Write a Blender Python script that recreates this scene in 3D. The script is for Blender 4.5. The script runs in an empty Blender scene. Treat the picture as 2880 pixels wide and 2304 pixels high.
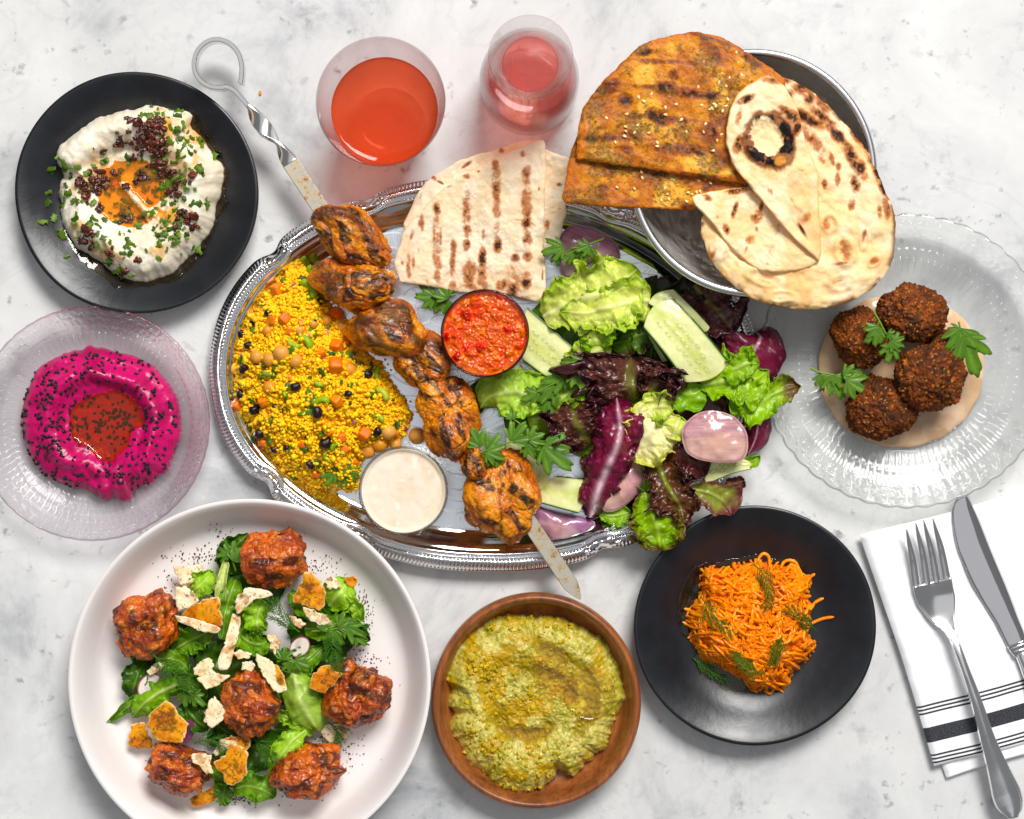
import bpy, bmesh, math, random
import numpy as np
from mathutils import Vector, Matrix, Euler

random.seed(7)
rng = np.random.default_rng(11)
sc = bpy.context.scene
COL = sc.collection

# ------------------------------------------------------------------ camera
H = 1.25                      # camera height above the table, metres
U = 0.0003 / 1.33581          # metres per photograph pixel on the table plane
CX, CY = 1440.0, 1152.0
cam_d = bpy.data.cameras.new("camera")
cam = bpy.data.objects.new("camera", cam_d)
COL.objects.link(cam)
cam.location = (0, 0, H)
cam_d.sensor_width = 36.0
cam_d.lens = 36.0 * H / (2880 * U)
cam_d.clip_start = 0.01
cam_d.clip_end = 100
sc.camera = cam

# ------------------------------------------------------------------ light
world = bpy.data.worlds.new("World")
sc.world = world
world.use_nodes = True
bg = world.node_tree.nodes["Background"]
bg.inputs[0].default_value = (0.93, 0.96, 1.0, 1)
bg.inputs[1].default_value = 0.20


def area_light(name, loc, target, sx, sy, power, color):
    d = bpy.data.lights.new(name, 'AREA')
    d.shape = 'RECTANGLE'
    d.size, d.size_y = sx, sy
    d.energy = power
    d.color = color
    o = bpy.data.objects.new(name, d)
    COL.objects.link(o)
    o.location = loc
    o.rotation_euler = (Vector(target) - Vector(loc)).to_track_quat('-Z', 'Y').to_euler()
    return o


area_light("window_light", (0.95, 2.5, 3.5), (0, 0, 0), 1.9, 1.4, 228, (1.0, 0.985, 0.96))
area_light("ceiling_bounce_fill", (0, 0.1, 2.7), (0, 0.1, 0), 2.4, 2.4, 7, (0.96, 0.98, 1.0))  # added unseen fill lamp, stands in for bounce off a white ceiling

sc.view_settings.view_transform = 'Standard'
sc.view_settings.look = 'None'
sc.view_settings.gamma = 1
sc.view_settings.exposure = 0.03
sc.view_settings.use_curve_mapping = False
sc.render.engine = 'CYCLES'
sc.cycles.use_denoising = True
sc.cycles.max_bounces = 12
sc.cycles.diffuse_bounces = 4
sc.cycles.glossy_bounces = 4
sc.cycles.transmission_bounces = 10
sc.cycles.transparent_max_bounces = 12
sc.cycles.sample_clamp_indirect = 25.0


# ------------------------------------------------------------------ helpers: colour, coordinates
def lin(c):
    c = np.asarray(c, float) / 255.0
    return np.where(c <= 0.04045, c / 12.92, ((c + 0.055) / 1.055) ** 2.4)


def C(r, g, b):
    return tuple(lin((r, g, b)))


def W(x, y, z, zref=0.0):
    """photograph pixel -> world point for a thing whose outline lies at height zref"""
    k = U * (H - zref) / H
    x, y, z = np.broadcast_arrays(np.asarray(x, float), np.asarray(y, float), np.asarray(z, float))
    return np.stack([(x - CX) * k, -(y - CY) * k, z], -1)


def zoomer(x0, y0, s):
    return lambda x, y: (x0 + x / s, y0 + y / s)


Z1 = zoomer(0, 150, 2.3)            # labneh plate
Z2 = zoomer(0, 840, 2.395)          # beet plate
Z3 = zoomer(180, 1380, 1.867)       # big salad plate
Z4 = zoomer(1200, 1640, 2.598)      # wooden plate
Z5 = zoomer(1760, 1390, 2.3625)     # carrot plate
Z6 = zoomer(2380, 1360, 1.828)      # napkin and cutlery
Z7 = zoomer(2130, 570, 1.9827)      # falafel plate
B1 = zoomer(1560, 60, 2.054)        # breads
B3 = zoomer(570, 560, 1.725)        # couscous
B4 = zoomer(1080, 360, 2.3306)      # pita and salsa
B5 = zoomer(1280, 820, 2.104)       # tray salad
B6 = zoomer(500, 80, 3.08)          # skewer ring
B7 = zoomer(850, 560, 1.5127)       # kebab


def pv(x, y):
    return (x * 1.33581, y * 1.33581)


def MAP(f, pts):
    return [f(p[0], p[1]) + tuple(p[2:]) for p in pts]


# ------------------------------------------------------------------ helpers: noise
def _h(ix, iy, iz, seed):
    h = (ix.astype(np.uint32) * np.uint32(374761393) + iy.astype(np.uint32) * np.uint32(668265263)
         + iz.astype(np.uint32) * np.uint32(2246822519) + np.uint32((seed * 3266489917 + 12345) & 0xffffffff))
    h = (h ^ (h >> np.uint32(13))) * np.uint32(1274126177)
    h = (h ^ (h >> np.uint32(16))) * np.uint32(2654435761)
    h = h ^ (h >> np.uint32(15))
    return h.astype(np.float64) / 4294967295.0


def vnoise(p, seed=0):
    p = np.asarray(p, float)
    i = np.floor(p).astype(np.int64)
    f = p - i
    u = f * f * f * (f * (f * 6 - 15) + 10)
    r = 0
    for dx in (0, 1):
        wx = u[:, 0] if dx else 1 - u[:, 0]
        for dy in (0, 1):
            wy = u[:, 1] if dy else 1 - u[:, 1]
            for dz in (0, 1):
                wz = u[:, 2] if dz else 1 - u[:, 2]
                r = r + wx * wy * wz * _h(i[:, 0] + dx, i[:, 1] + dy, i[:, 2] + dz, seed)
    return r * 2 - 1


def fbm(p, octv=4, seed=0, gain=0.5, lac=2.03):
    p = np.asarray(p, float)
    a, s, t = 1.0, 0.0, 0.0
    for o in range(octv):
        s = s + a * vnoise(p, seed + o * 17)
        t += a
        a *= gain
        p = p * lac + 11.3
    return s / t * 1.6


def worley(p, seed=0):
    """F1 distance and the id of the nearest cell"""
    p = np.asarray(p, float)
    i = np.floor(p).astype(np.int64)
    best = np.full(len(p), 9.0)
    cid = np.zeros(len(p))
    for dx in (-1, 0, 1):
        for dy in (-1, 0, 1):
            for dz in (-1, 0, 1):
                c = i + np.array([dx, dy, dz])
                q = np.stack([_h(c[:, 0], c[:, 1], c[:, 2], seed + k) for k in (1, 2, 3)], -1) + c
                d = np.sqrt(((p - q) ** 2).sum(1))
                m = d < best
                best = np.where(m, d, best)
                cid = np.where(m, _h(c[:, 0], c[:, 1], c[:, 2], seed + 9), cid)
    return best, cid


def n2(x, y, px, seed=0, octv=3, z=0.0):
    x = np.asarray(x, float)
    y = np.asarray(y, float)
    s = x.shape
    p = np.stack([x.ravel() / px, y.ravel() / px, np.full(x.size, z + 0.37)], -1)
    return fbm(p, octv, seed).reshape(s)


def w2(x, y, px, seed=0):
    x = np.asarray(x, float)
    y = np.asarray(y, float)
    p = np.stack([x.ravel() / px, y.ravel() / px, np.full(x.size, 0.5)], -1)
    d, c = worley(p, seed)
    return d.reshape(x.shape), c.reshape(x.shape)


def sst(a, b, x):
    t = np.clip((x - a) / (b - a), 0, 1)
    return t * t * (3 - 2 * t)


def mixc(a, b, f):
    f = np.asarray(f)[..., None]
    return np.asarray(a) * (1 - f) + np.asarray(b) * f


# ------------------------------------------------------------------ helpers: objects
def props(o, label=None, cat=None, group=None, kind=None):
    if label: o["label"] = label
    if cat: o["category"] = cat
    if group: o["group"] = group
    if kind: o["kind"] = kind
    return o


def thing(name, x, y, z, label, cat, group=None, zref=0.0):
    o = bpy.data.objects.new(name, None)
    COL.objects.link(o)
    o.empty_display_size = 0.01
    o.location = W(x, y, z, zref)
    return props(o, label, cat, group)


def wloc(o):
    v = Vector(o.location)
    while o.parent is not None:
        o = o.parent
        v = v + Vector(o.location)
    return v


def make_mesh(name, V, F, mat, col=None, smooth=True, recalc=False, uv=None):
    V = np.asarray(V, np.float32)
    me = bpy.data.meshes.new(name)
    if isinstance(F, np.ndarray):
        n, k = F.shape
        me.vertices.add(len(V))
        me.vertices.foreach_set("co", V.ravel())
        me.loops.add(n * k)
        me.loops.foreach_set("vertex_index", F.astype(np.int32).ravel())
        me.polygons.add(n)
        me.polygons.foreach_set("loop_start", np.arange(0, n * k, k, dtype=np.int32))
        me.update(calc_edges=True)
    else:
        me.from_pydata([tuple(map(float, v)) for v in V], [], [tuple(int(i) for i in f) for f in F])
        me.update()
    if recalc:
        bm = bmesh.new()
        bm.from_mesh(me)
        bmesh.ops.recalc_face_normals(bm, faces=bm.faces)
        bm.to_mesh(me)
        bm.free()
    if col is not None:
        ca = me.color_attributes.new("Col", 'FLOAT_COLOR', 'POINT')
        c4 = np.ones((len(V), 4), np.float32)
        c4[:, :3] = np.clip(col, 0, 1)
        ca.data.foreach_set("color", c4.ravel())
    if uv is not None:
        ul = me.uv_layers.new(name="UVMap")
        li = np.zeros(len(me.loops), np.int32)
        me.loops.foreach_get("vertex_index", li)
        ul.data.foreach_set("uv", np.asarray(uv, np.float32)[li].ravel())
    me.polygons.foreach_set("use_smooth", np.full(len(me.polygons), smooth))
    me.materials.append(mat)
    me.update()
    return me


def add(name, V, F, mat, parent=None, col=None, smooth=True, label=None, cat=None, group=None,
        kind=None, recalc=False, solid=0.0, uv=None):
    V = np.asarray(V, float)
    c = np.array([(V[:, 0].min() + V[:, 0].max()) / 2, (V[:, 1].min() + V[:, 1].max()) / 2, V[:, 2].min()])
    me = make_mesh(name, V - c, F, mat, col, smooth, recalc, uv)
    o = bpy.data.objects.new(name, me)
    COL.objects.link(o)
    if parent is not None:
        o.parent = parent
        o.location = Vector(c) - wloc(parent)
    else:
        o.location = c
    if solid:
        m = o.modifiers.new("thickness", 'SOLIDIFY')
        m.thickness = solid
        m.offset = 0
    return props(o, label, cat, group, kind)


def inst(name, me, loc, rot=(0, 0, 0), scale=(1, 1, 1), parent=None, label=None, cat=None, group=None):
    o = bpy.data.objects.new(name, me)
    COL.objects.link(o)
    loc = Vector(loc)
    if parent is not None:
        o.parent = parent
        loc = loc - wloc(parent)
    o.location = loc
    o.rotation_euler = rot
    o.scale = scale
    return props(o, label, cat, group)


def merge(parts):
    Vs, Fs, n = [], [], 0
    for V, F in parts:
        Vs.append(V)
        Fs.append(np.asarray(F) + n)
        n += len(V)
    return np.concatenate(Vs), np.concatenate(Fs)


def quads(nu, nv, wrap_u=False, wrap_v=False, flip=False):
    a = np.arange(nu * nv).reshape(nu, nv)
    if wrap_u: a = np.concatenate([a, a[:1]], 0)
    if wrap_v: a = np.concatenate([a, a[:, :1]], 1)
    q = np.stack([a[:-1, :-1], a[1:, :-1], a[1:, 1:], a[:-1, 1:]], -1).reshape(-1, 4)
    return q[:, ::-1] if flip else q


_ico = {}


def ico(sub):
    if sub not in _ico:
        bm = bmesh.new()
        bmesh.ops.create_icosphere(bm, subdivisions=sub, radius=1.0)
        V = np.array([v.co[:] for v in bm.verts])
        F = np.array([[v.index for v in f.verts] for f in bm.faces])
        bm.free()
        _ico[sub] = (V, F)
    V, F = _ico[sub]
    return V.copy(), F


def crom(pts, n, closed=False):
    P = np.asarray(pts, float)
    m = len(P)
    if closed:
        Q = np.concatenate([P[-1:], P, P[:2]])
        segs = m
    else:
        Q = np.concatenate([2 * P[:1] - P[1:2], P, 2 * P[-1:] - P[-2:-1]])
        segs = m - 1
    # about even spacing along the length
    L = np.linalg.norm(np.diff(np.concatenate([P, P[:1]]) if closed else P, axis=0)[:, :2], axis=1) + 1e-9
    cum = np.concatenate([[0], np.cumsum(L)])
    s = np.linspace(0, cum[-1], n, endpoint=not closed)
    i = np.clip(np.searchsorted(cum, s, side='right') - 1, 0, segs - 1)
    t = ((s - cum[i]) / L[i])[:, None]
    p0, p1, p2, p3 = Q[i], Q[i + 1], Q[i + 2], Q[i + 3]
    return 0.5 * ((2 * p1) + (-p0 + p2) * t + (2 * p0 - 5 * p1 + 4 * p2 - p3) * t ** 2 + (-p0 + 3 * p1 - 3 * p2 + p3) * t ** 3)


class Star:
    """a sheet or mound whose outline is seen from above; x, y in photograph pixels"""

    def __init__(s, outline, c=None, jag=0.0, jagpx=20, seed=0, dense=720, sharp=False):
        if sharp:
            P = np.asarray(outline, float)
            P = np.concatenate([P, P[:1]])
            L = np.concatenate([[0], np.cumsum(np.linalg.norm(np.diff(P, axis=0), axis=1))])
            q = np.linspace(0, L[-1], dense, endpoint=False)
            O = np.stack([np.interp(q, L, P[:, 0]), np.interp(q, L, P[:, 1])], -1)
        else:
            O = crom(outline, dense, True)
        if c is None: c = O.mean(0)
        s.c = np.array(c, float)
        d = O - s.c
        if jag:
            r = np.linalg.norm(d, axis=1)
            d = d * (1 + jag * n2(O[:, 0], O[:, 1], jagpx, seed, 3) / r * 1.0)[:, None]
        th = np.arctan2(d[:, 1], d[:, 0])
        r = np.linalg.norm(d, axis=1)
        o = np.argsort(th)
        th, r = th[o], r[o]
        s.th = np.concatenate([th - 2 * np.pi, th, th + 2 * np.pi])
        s.r = np.concatenate([r, r, r])

    def R(s, th):
        return np.interp(th, s.th, s.r)

    def t(s, x, y):
        dx, dy = x - s.c[0], y - s.c[1]
        return np.hypot(dx, dy) / s.R(np.arctan2(dy, dx))

    def build(s, nr, nt, top, bot, zref, col=None, power=1.5):
        """top/bot: functions (x, y, t) -> z"""
        th = np.linspace(-np.pi, np.pi, nt, endpoint=False)
        R = s.R(th)
        tt = 1 - (1 - np.linspace(0.0006, 1, nr)) ** power
        x = s.c[0] + tt[:, None] * R * np.cos(th)
        y = s.c[1] + tt[:, None] * R * np.sin(th)
        T = np.repeat(tt[:, None], nt, 1)
        zt = top(x, y, T)
        k = max(2, nr // 6)
        bi = np.unique(np.linspace(0, nr - 2, k).astype(int))[::-1]
        zb = bot(x[bi], y[bi], T[bi])
        X = np.concatenate([x, x[bi]])
        Y = np.concatenate([y, y[bi]])
        Zz = np.concatenate([zt, zb])
        V = W(X, Y, Zz, zref).reshape(-1, 3)
        F = quads(nr + len(bi), nt, wrap_v=True, flip=True)
        c = None
        if col is not None:
            c = col(X, Y, np.concatenate([T, T[bi]])).reshape(-1, 3)
        return V, F, c


def dome(t, p=2.0, q=0.5):
    return np.clip(1 - np.clip(t, 0, 1) ** p, 0, 1) ** q


def lathe(profile, n, cx, cy, zref, rf=None, zf=None, sub=None, closed=True):
    """profile: (radius in photograph pixels, z) rings from the centre over the top, round and back under"""
    P = np.asarray(profile, float)
    if sub:
        P = crom(P, sub)
    th = np.linspace(0, 2 * np.pi, n, endpoint=False)
    r = np.maximum(P[:, 0], 0.02)[:, None] * np.ones(n)
    z = P[:, 1][:, None] * np.ones(n)
    T = np.ones(len(P))[:, None] * th
    if rf is not None: r = rf(r, T, z)
    if zf is not None: z = zf(r, T, z)
    V = W(cx + r * np.cos(T), cy + r * np.sin(T), z, zref).reshape(-1, 3)
    return V, quads(len(P), n, wrap_v=True, flip=True)


def tube(path, rad, ns=6, cap=True):
    """path: world points (n,3); rad: scalar or (n,)"""
    P = np.asarray(path, float)
    n = len(P)
    rad = np.broadcast_to(np.asarray(rad, float), (n,))
    T = np.gradient(P, axis=0)
    T /= np.linalg.norm(T, axis=1)[:, None] + 1e-12
    up = np.array([0, 0, 1.0])
    N = np.cross(T, up)
    l = np.linalg.norm(N, axis=1)
    N = np.where(l[:, None] < 1e-4, np.array([1.0, 0, 0]), N / (l[:, None] + 1e-12))
    B = np.cross(N, T)
    a = np.linspace(0, 2 * np.pi, ns, endpoint=False)
    V = P[:, None] + rad[:, None, None] * (np.cos(a)[None, :, None] * N[:, None] + np.sin(a)[None, :, None] * B[:, None])
    V = V.reshape(-1, 3)
    F = quads(n, ns, wrap_v=True)
    return V, F


def sweep(path, w, t, ang, cap=True):
    """rectangular bar along world points; w width, t thickness, ang roll angles (0 = flat)"""
    P = np.asarray(path, float)
    n = len(P)
    T = np.gradient(P, axis=0)
    T /= np.linalg.norm(T, axis=1)[:, None]
    N = np.cross(T, np.array([0, 0, 1.0]))
    N /= np.linalg.norm(N, axis=1)[:, None]
    B = np.cross(N, T)
    w = np.broadcast_to(np.asarray(w, float), (n,)) / 2
    t = np.broadcast_to(np.asarray(t, float), (n,)) / 2
    ang = np.broadcast_to(np.asarray(ang, float), (n,))
    A = np.cos(ang)[:, None] * N + np.sin(ang)[:, None] * B
    D = -np.sin(ang)[:, None] * N + np.cos(ang)[:, None] * B
    e = 0.75
    sec = [(1, e), (0.93, 1), (-0.93, 1), (-1, e), (-1, -e), (-0.93, -1), (0.93, -1), (1, -e)]
    V = np.stack([P + A * (w * a)[:, None] + D * (t * b)[:, None] for a, b in sec], 1).reshape(-1, 3)
    F = [tuple(q) for q in quads(n, 8, wrap_v=True)]
    F.append(tuple(range(7, -1, -1)))
    F.append(tuple((n - 1) * 8 + i for i in range(8)))
    return V, F


# ------------------------------------------------------------------ helpers: materials
class NT:
    def __init__(s, name):
        s.m = bpy.data.materials.new(name)
        s.m.use_nodes = True
        s.t = s.m.node_tree
        s.n = s.t.nodes
        s.b = s.n["Principled BSDF"]
        s.out = s.n["Material Output"]
        s._tc = None

    def node(s, typ, **kw):
        n = s.n.new(typ)
        for k, v in kw.items():
            if hasattr(n, k) and not k.startswith("i_"):
                setattr(n, k, v)
            else:
                n.inputs[k[2:]].default_value = v
        return n

    def link(s, a, b):
        s.t.links.new(a, b)

    def set(s, **kw):
        for k, v in kw.items():
            s.b.inputs[k.replace("_", " ")].default_value = v

    @property
    def obj(s):
        if s._tc is None: s._tc = s.n.new("ShaderNodeTexCoord")
        return s._tc.outputs["Object"]

    def noise(s, scale, detail=4, rough=0.55, vec=None, dist=0.0):
        n = s.n.new("ShaderNodeTexNoise")
        n.inputs["Scale"].default_value = scale
        n.inputs["Detail"].default_value = detail
        n.inputs["Roughness"].default_value = rough
        n.inputs["Distortion"].default_value = dist
        s.link(vec if vec is not None else s.obj, n.inputs["Vector"])
        return n.outputs["Fac"]

    def voro(s, scale, feature='F1', vec=None, out="Distance"):
        n = s.n.new("ShaderNodeTexVoronoi")
        n.feature = feature
        n.inputs["Scale"].default_value = scale
        s.link(vec if vec is not None else s.obj, n.inputs["Vector"])
        return n.outputs[out]

    def ramp(s, fac, stops, interp='LINEAR'):
        n = s.n.new("ShaderNodeValToRGB")
        n.color_ramp.interpolation = interp
        e = n.color_ramp.elements
        while len(e) > len(stops): e.remove(e[-1])
        while len(e) < len(stops): e.new(0.5)
        for k, (p, c) in enumerate(stops):
            e[k].position = p
            c = (c, c, c) if np.isscalar(c) else tuple(c)
            e[k].color = c + (1,)
        s.link(fac, n.inputs[0])
        return n.outputs[0]

    def mix(s, fac, a, b, blend='MIX'):
        n = s.n.new("ShaderNodeMix")
        n.data_type = 'RGBA'
        n.blend_type = blend
        for sock, v in ((n.inputs[0], fac), (n.inputs[6], a), (n.inputs[7], b)):
            if hasattr(v, "is_linked") or hasattr(v, "links"):
                s.link(v, sock)
            elif np.isscalar(v):
                sock.default_value = v
            else:
                sock.default_value = tuple(v) + (1,)
        return n.outputs[2]

    def math(s, op, a, b=0.0):
        n = s.n.new("ShaderNodeMath")
        n.operation = op
        for i, v in enumerate((a, b)):
            if np.isscalar(v): n.inputs[i].default_value = v
            else: s.link(v, n.inputs[i])
        return n.outputs[0]

    def bump(s, h, strength, dist, prev=None):
        n = s.n.new("ShaderNodeBump")
        n.inputs["Strength"].default_value = strength
        n.inputs["Distance"].default_value = dist
        s.link(h, n.inputs["Height"])
        if prev is not None: s.link(prev, n.inputs["Normal"])
        s.link(n.outputs[0], s.b.inputs["Normal"])
        return n.outputs[0]

    def attr(s, name="Col"):
        n = s.n.new("ShaderNodeAttribute")
        n.attribute_name = name
        return n.outputs["Color"]

    def rand(s):
        return s.n.new("ShaderNodeObjectInfo").outputs["Random"]

    def base(s, c):
        if hasattr(c, "links"): s.link(c, s.b.inputs["Base Color"])
        else: s.b.inputs["Base Color"].default_value = tuple(c) + (1,)


def food(name, rough=0.5, spec=0.4, var=0.18, vscale=900, bump=0.4, bscale=1200, bdist=0.0004, coat=0.0,
         coat_rough=0.15, sss=0.0, sss_col=(1, 0.4, 0.2), transl=0.0, base=None, rnd=None, rough_var=0.0, octv=5, sat=1.14, val=1.08, crag=None):
    """colour from the mesh's own colour attribute (or one base colour), broken up by fine noise"""
    m = NT(name)
    c = m.attr() if base is None else None
    if base is not None:
        rg = m.n.new("ShaderNodeRGB")
        rg.outputs[0].default_value = tuple(base) + (1,)
        c = rg.outputs[0]
        if rnd is not None:
            c = m.mix(m.rand(), base, rnd)
    nz = m.noise(vscale, octv)
    f = m.ramp(nz, [(0.25, 1 - var * 1.6), (0.5, 1.0), (0.75, 1 + var)])
    c = m.mix(1.0, c, f, 'MULTIPLY')
    hs = m.n.new("ShaderNodeHueSaturation")
    hs.inputs["Saturation"].default_value = sat
    hs.inputs["Value"].default_value = val
    m.link(c, hs.inputs["Color"])
    c = hs.outputs[0]
    m.base(c)
    m.set(Roughness=rough, Coat_Weight=coat, Coat_Roughness=coat_rough)
    m.b.inputs["Specular IOR Level"].default_value = spec
    if rough_var:
        r = m.ramp(m.noise(vscale * 0.3, 3), [(0.35, max(0.03, rough - rough_var)), (0.65, min(1, rough + rough_var))])
        m.link(r, m.b.inputs["Roughness"])
    if sss:
        m.set(Subsurface_Weight=sss, Subsurface_Scale=0.003)
        m.b.inputs["Subsurface Radius"].default_value = sss_col
    if bump:
        bn = m.bump(m.noise(bscale, 5, 0.6), bump, bdist)
        if crag:
            m.bump(m.voro(crag[0], 'SMOOTH_F1'), crag[1], crag[2], bn)
    if transl:
        tr = m.n.new("ShaderNodeBsdfTranslucent")
        m.link(c, tr.inputs["Color"])
        mx = m.n.new("ShaderNodeMixShader")
        mx.inputs[0].default_value = transl
        m.link(m.b.outputs[0], mx.inputs[1])
        m.link(tr.outputs[0], mx.inputs[2])
        m.link(mx.outputs[0], m.out.inputs[0])
    return m.m


def metal(name, base, rough, bump=None, aniso=0.0, var=0.0):
    m = NT(name)
    m.base(base)
    m.set(Metallic=1.0, Roughness=rough, Anisotropic=aniso)
    if bump:
        m.bump(m.noise(bump[0], 4), bump[1], bump[2])
    if var:
        r = m.ramp(m.noise(60, 5), [(0.3, max(.02, rough - var)), (0.7, rough + var)])
        m.link(r, m.b.inputs["Roughness"])
    return m.m


def thin_mix(m, clear, solid_share, ior, tint_edge=None, gloss_rough=0.0):
    """clear transparent body with Fresnel reflection, and a share of true refraction for the relief"""
    tr = m.n.new("ShaderNodeBsdfTransparent")
    if tint_edge is not None:
        lw = m.n.new("ShaderNodeLayerWeight")
        lw.inputs[0].default_value = 0.35
        m.link(m.mix(lw.outputs["Facing"], clear, tint_edge), tr.inputs[0])
    else:
        tr.inputs[0].default_value = tuple(clear) + (1,)
    gl = m.n.new("ShaderNodeBsdfGlossy")
    gl.inputs["Roughness"].default_value = gloss_rough
    fr = m.n.new("ShaderNodeFresnel")
    # the same Fresnel reflection on the way in and on the way out of the clear body
    ge = m.n.new("ShaderNodeNewGeometry")
    io = m.math('ADD', m.math('MULTIPLY', ge.outputs["Backfacing"], 1.0 / ior - ior), ior)
    m.link(io, fr.inputs[0])
    if m.b.inputs["Normal"].is_linked:
        nm = m.b.inputs["Normal"].links[0].from_socket
        m.link(nm, gl.inputs["Normal"])
        m.link(nm, fr.inputs["Normal"])
    mx = m.n.new("ShaderNodeMixShader")
    m.link(fr.outputs[0], mx.inputs[0])
    m.link(tr.outputs[0], mx.inputs[1])
    m.link(gl.outputs[0], mx.inputs[2])
    m2 = m.n.new("ShaderNodeMixShader")
    m2.inputs[0].default_value = solid_share
    m.link(mx.outputs[0], m2.inputs[1])
    m.link(m.b.outputs[0], m2.inputs[2])
    m.link(m2.outputs[0], m.out.inputs[0])


def glass(name, tint, rough=0.0, ior=1.48, solid=0.4, edge=None):
    m = NT(name)
    m.base(tint)
    m.set(Roughness=rough, IOR=ior, Transmission_Weight=1.0)
    thin_mix(m, tint, solid, ior, edge)
    return m.m


def oil(name, tint, ior=1.45, body=0.15, rough=0.03, wave=0.0):
    """a shallow pool: clear tinted body, glossy top, a little cloudy"""
    m = NT(name)
    m.base(tint)
    m.set(Roughness=rough, IOR=ior)
    if wave:
        m.bump(m.noise(160, 2), wave, .0006)
    thin_mix(m, tint, body, ior, None, rough)
    return m.m


def drink_mat(name, tint, body, cloudy):
    """clear tinted drink: light passes and is coloured, a small cloudy share scatters"""
    m = NT(name)
    m.base(body)
    m.set(Roughness=0.05, IOR=1.34)
    thin_mix(m, tint, cloudy, 1.34)
    return m.m

# ================================================================== the table
def marble():
    m = NT("white_marble")
    cloud = m.noise(8, 10, 0.68, dist=0.5)
    c = m.ramp(cloud, [(0.30, C(160, 163, 167)), (0.46, C(212, 212, 212)), (0.66, C(230, 230, 228))])
    warm = m.noise(3.1, 3)
    c = m.mix(m.ramp(warm, [(0.45, 0.0), (0.75, 0.35)]), c, C(228, 224, 216))
    spots = m.noise(34, 8, 0.7, dist=0.4)
    mask = m.noise(9, 4, 0.6)
    f = m.math('MULTIPLY', m.ramp(spots, [(0.56, 0.0), (0.72, 1.0)]), m.ramp(mask, [(0.45, 0.0), (0.60, 1.0)]))
    c = m.mix(m.math('MULTIPLY', f, 0.9), c, C(148, 148, 151))
    small = m.noise(95, 3, 0.55)
    g = m.math('MULTIPLY', m.ramp(small, [(0.62, 0.0), (0.74, 1.0)]), m.ramp(m.noise(14, 2), [(0.40, 0.0), (0.55, 1.0)]))
    c = m.mix(m.math('MULTIPLY', g, 0.85), c, C(132, 132, 135))
    # faint long veins
    v = m.noise(5, 5, 0.6, dist=1.5)
    ve = m.ramp(v, [(0.485, 0.0), (0.5, 1.0), (0.515, 0.0)])
    c = m.mix(m.math('MULTIPLY', ve, 0.14), c, C(165, 165, 168))
    m.base(c)
    m.set(Roughness=0.32)
    m.b.inputs["Specular IOR Level"].default_value = 0.35
    m.bump(m.noise(400, 4), 0.05, 0.0004)
    return m.m


g = np.linspace(-0.75, 0.75, 41)
gx, gy = np.meshgrid(g, g, indexing='ij')
Vt = np.stack([gx, gy, gx * 0], -1).reshape(-1, 3)
add("table_top", Vt, quads(41, 41), marble(), label="white marble table top with soft grey veins and spots",
    cat="table", kind="structure")

# ================================================================== plates
def black_glaze():
    m = NT("black_stoneware")
    n = m.noise(60, 5)
    m.base(m.ramp(n, [(0.3, C(19, 21, 25)), (0.7, C(29, 31, 37))]))
    pits = m.voro(330)
    r = m.ramp(m.noise(25, 5), [(0.3, 0.26), (0.7, 0.40)])
    m.link(r, m.b.inputs["Roughness"])
    m.b.inputs["Specular IOR Level"].default_value = 0.5
    a = m.bump(m.ramp(pits, [(0.0, 0.0), (0.16, 1.0)]), 0.10, 0.0004)
    m.bump(m.noise(130, 5), 0.16, 0.0009, a)
    return m.m


M_BLACK = black_glaze()
BP = [(0, .0042), (.30, .0042), (.50, .0045), (.60, .0058), (.70, .0090), (.80, .0132), (.90, .0170), (.96, .0188),
      (.985, .0194), (.997, .0190), (1.0, .0180), (.99, .0166), (.95, .0140), (.85, .0090), (.70, .0040), (.60, .0010),
      (.57, 0.0), (.54, .0012), (.3, .0012), (0, .0012)]


def prof_z(P, n_top):
    P = np.asarray(P)[:n_top]
    return lambda f: np.interp(f, P[:, 0], P[:, 1])


bpz = prof_z(BP, 9)


def wobble(seed, amp):
    ph = np.random.default_rng(seed).uniform(0, 6.28, 6)

    def f(r, T, z):
        w = sum(amp / (k + 1) * np.sin((k + 2) * T + ph[k]) for k in range(5))
        return r * (1 + w)
    return f


def black_plate(x, y, R, seed, label):
    V, F = lathe([(r * R, z) for r, z in BP], 160, x, y, 0.019, rf=wobble(seed, 0.006), sub=70)
    return add("black_plate", V, F, M_BLACK, label=label, cat="plate", group="round black stoneware plates")


LAB = pv(287, 406) + (346,)
CAR = pv(1590, 1318) + (343,)
black_plate(*LAB, 3, "black stoneware plate under the white labneh dip")
black_plate(*CAR, 8, "black stoneware plate holding the shredded carrot salad")

# white plate
def white_glaze():
    m = NT("white_ceramic")
    m.base(m.ramp(m.noise(20, 3), [(0.3, C(236, 229, 226)), (0.7, C(242, 236, 233))]))
    m.set(Roughness=0.36)
    m.b.inputs["Specular IOR Level"].default_value = 0.4
    m.bump(m.noise(90, 4), 0.05, 0.0008)
    return m.m


WP = [(0, .0050), (.3, .0050), (.66, .0052), (.80, .0060), (.86, .0100), (.905, .0205), (.945, .0290), (.968, .0323),
      (.985, .0336), (.998, .0332), (1.0, .0320), (.985, .0295), (.94, .0240), (.89, .0130), (.80, .0014), (.68, 0.0),
      (.59, .0016), (.3, .0020), (0, .0020)]
wpz = prof_z(WP, 9)
WHT = pv(526, 1433) + (516,)
V, F = lathe([(r * WHT[2], z) for r, z in WP], 200, WHT[0], WHT[1], 0.032, rf=wobble(5, 0.0015), sub=80)
add("white_plate", V, F, white_glaze(), label="large white ceramic plate under the fattoush salad", cat="plate")


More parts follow.
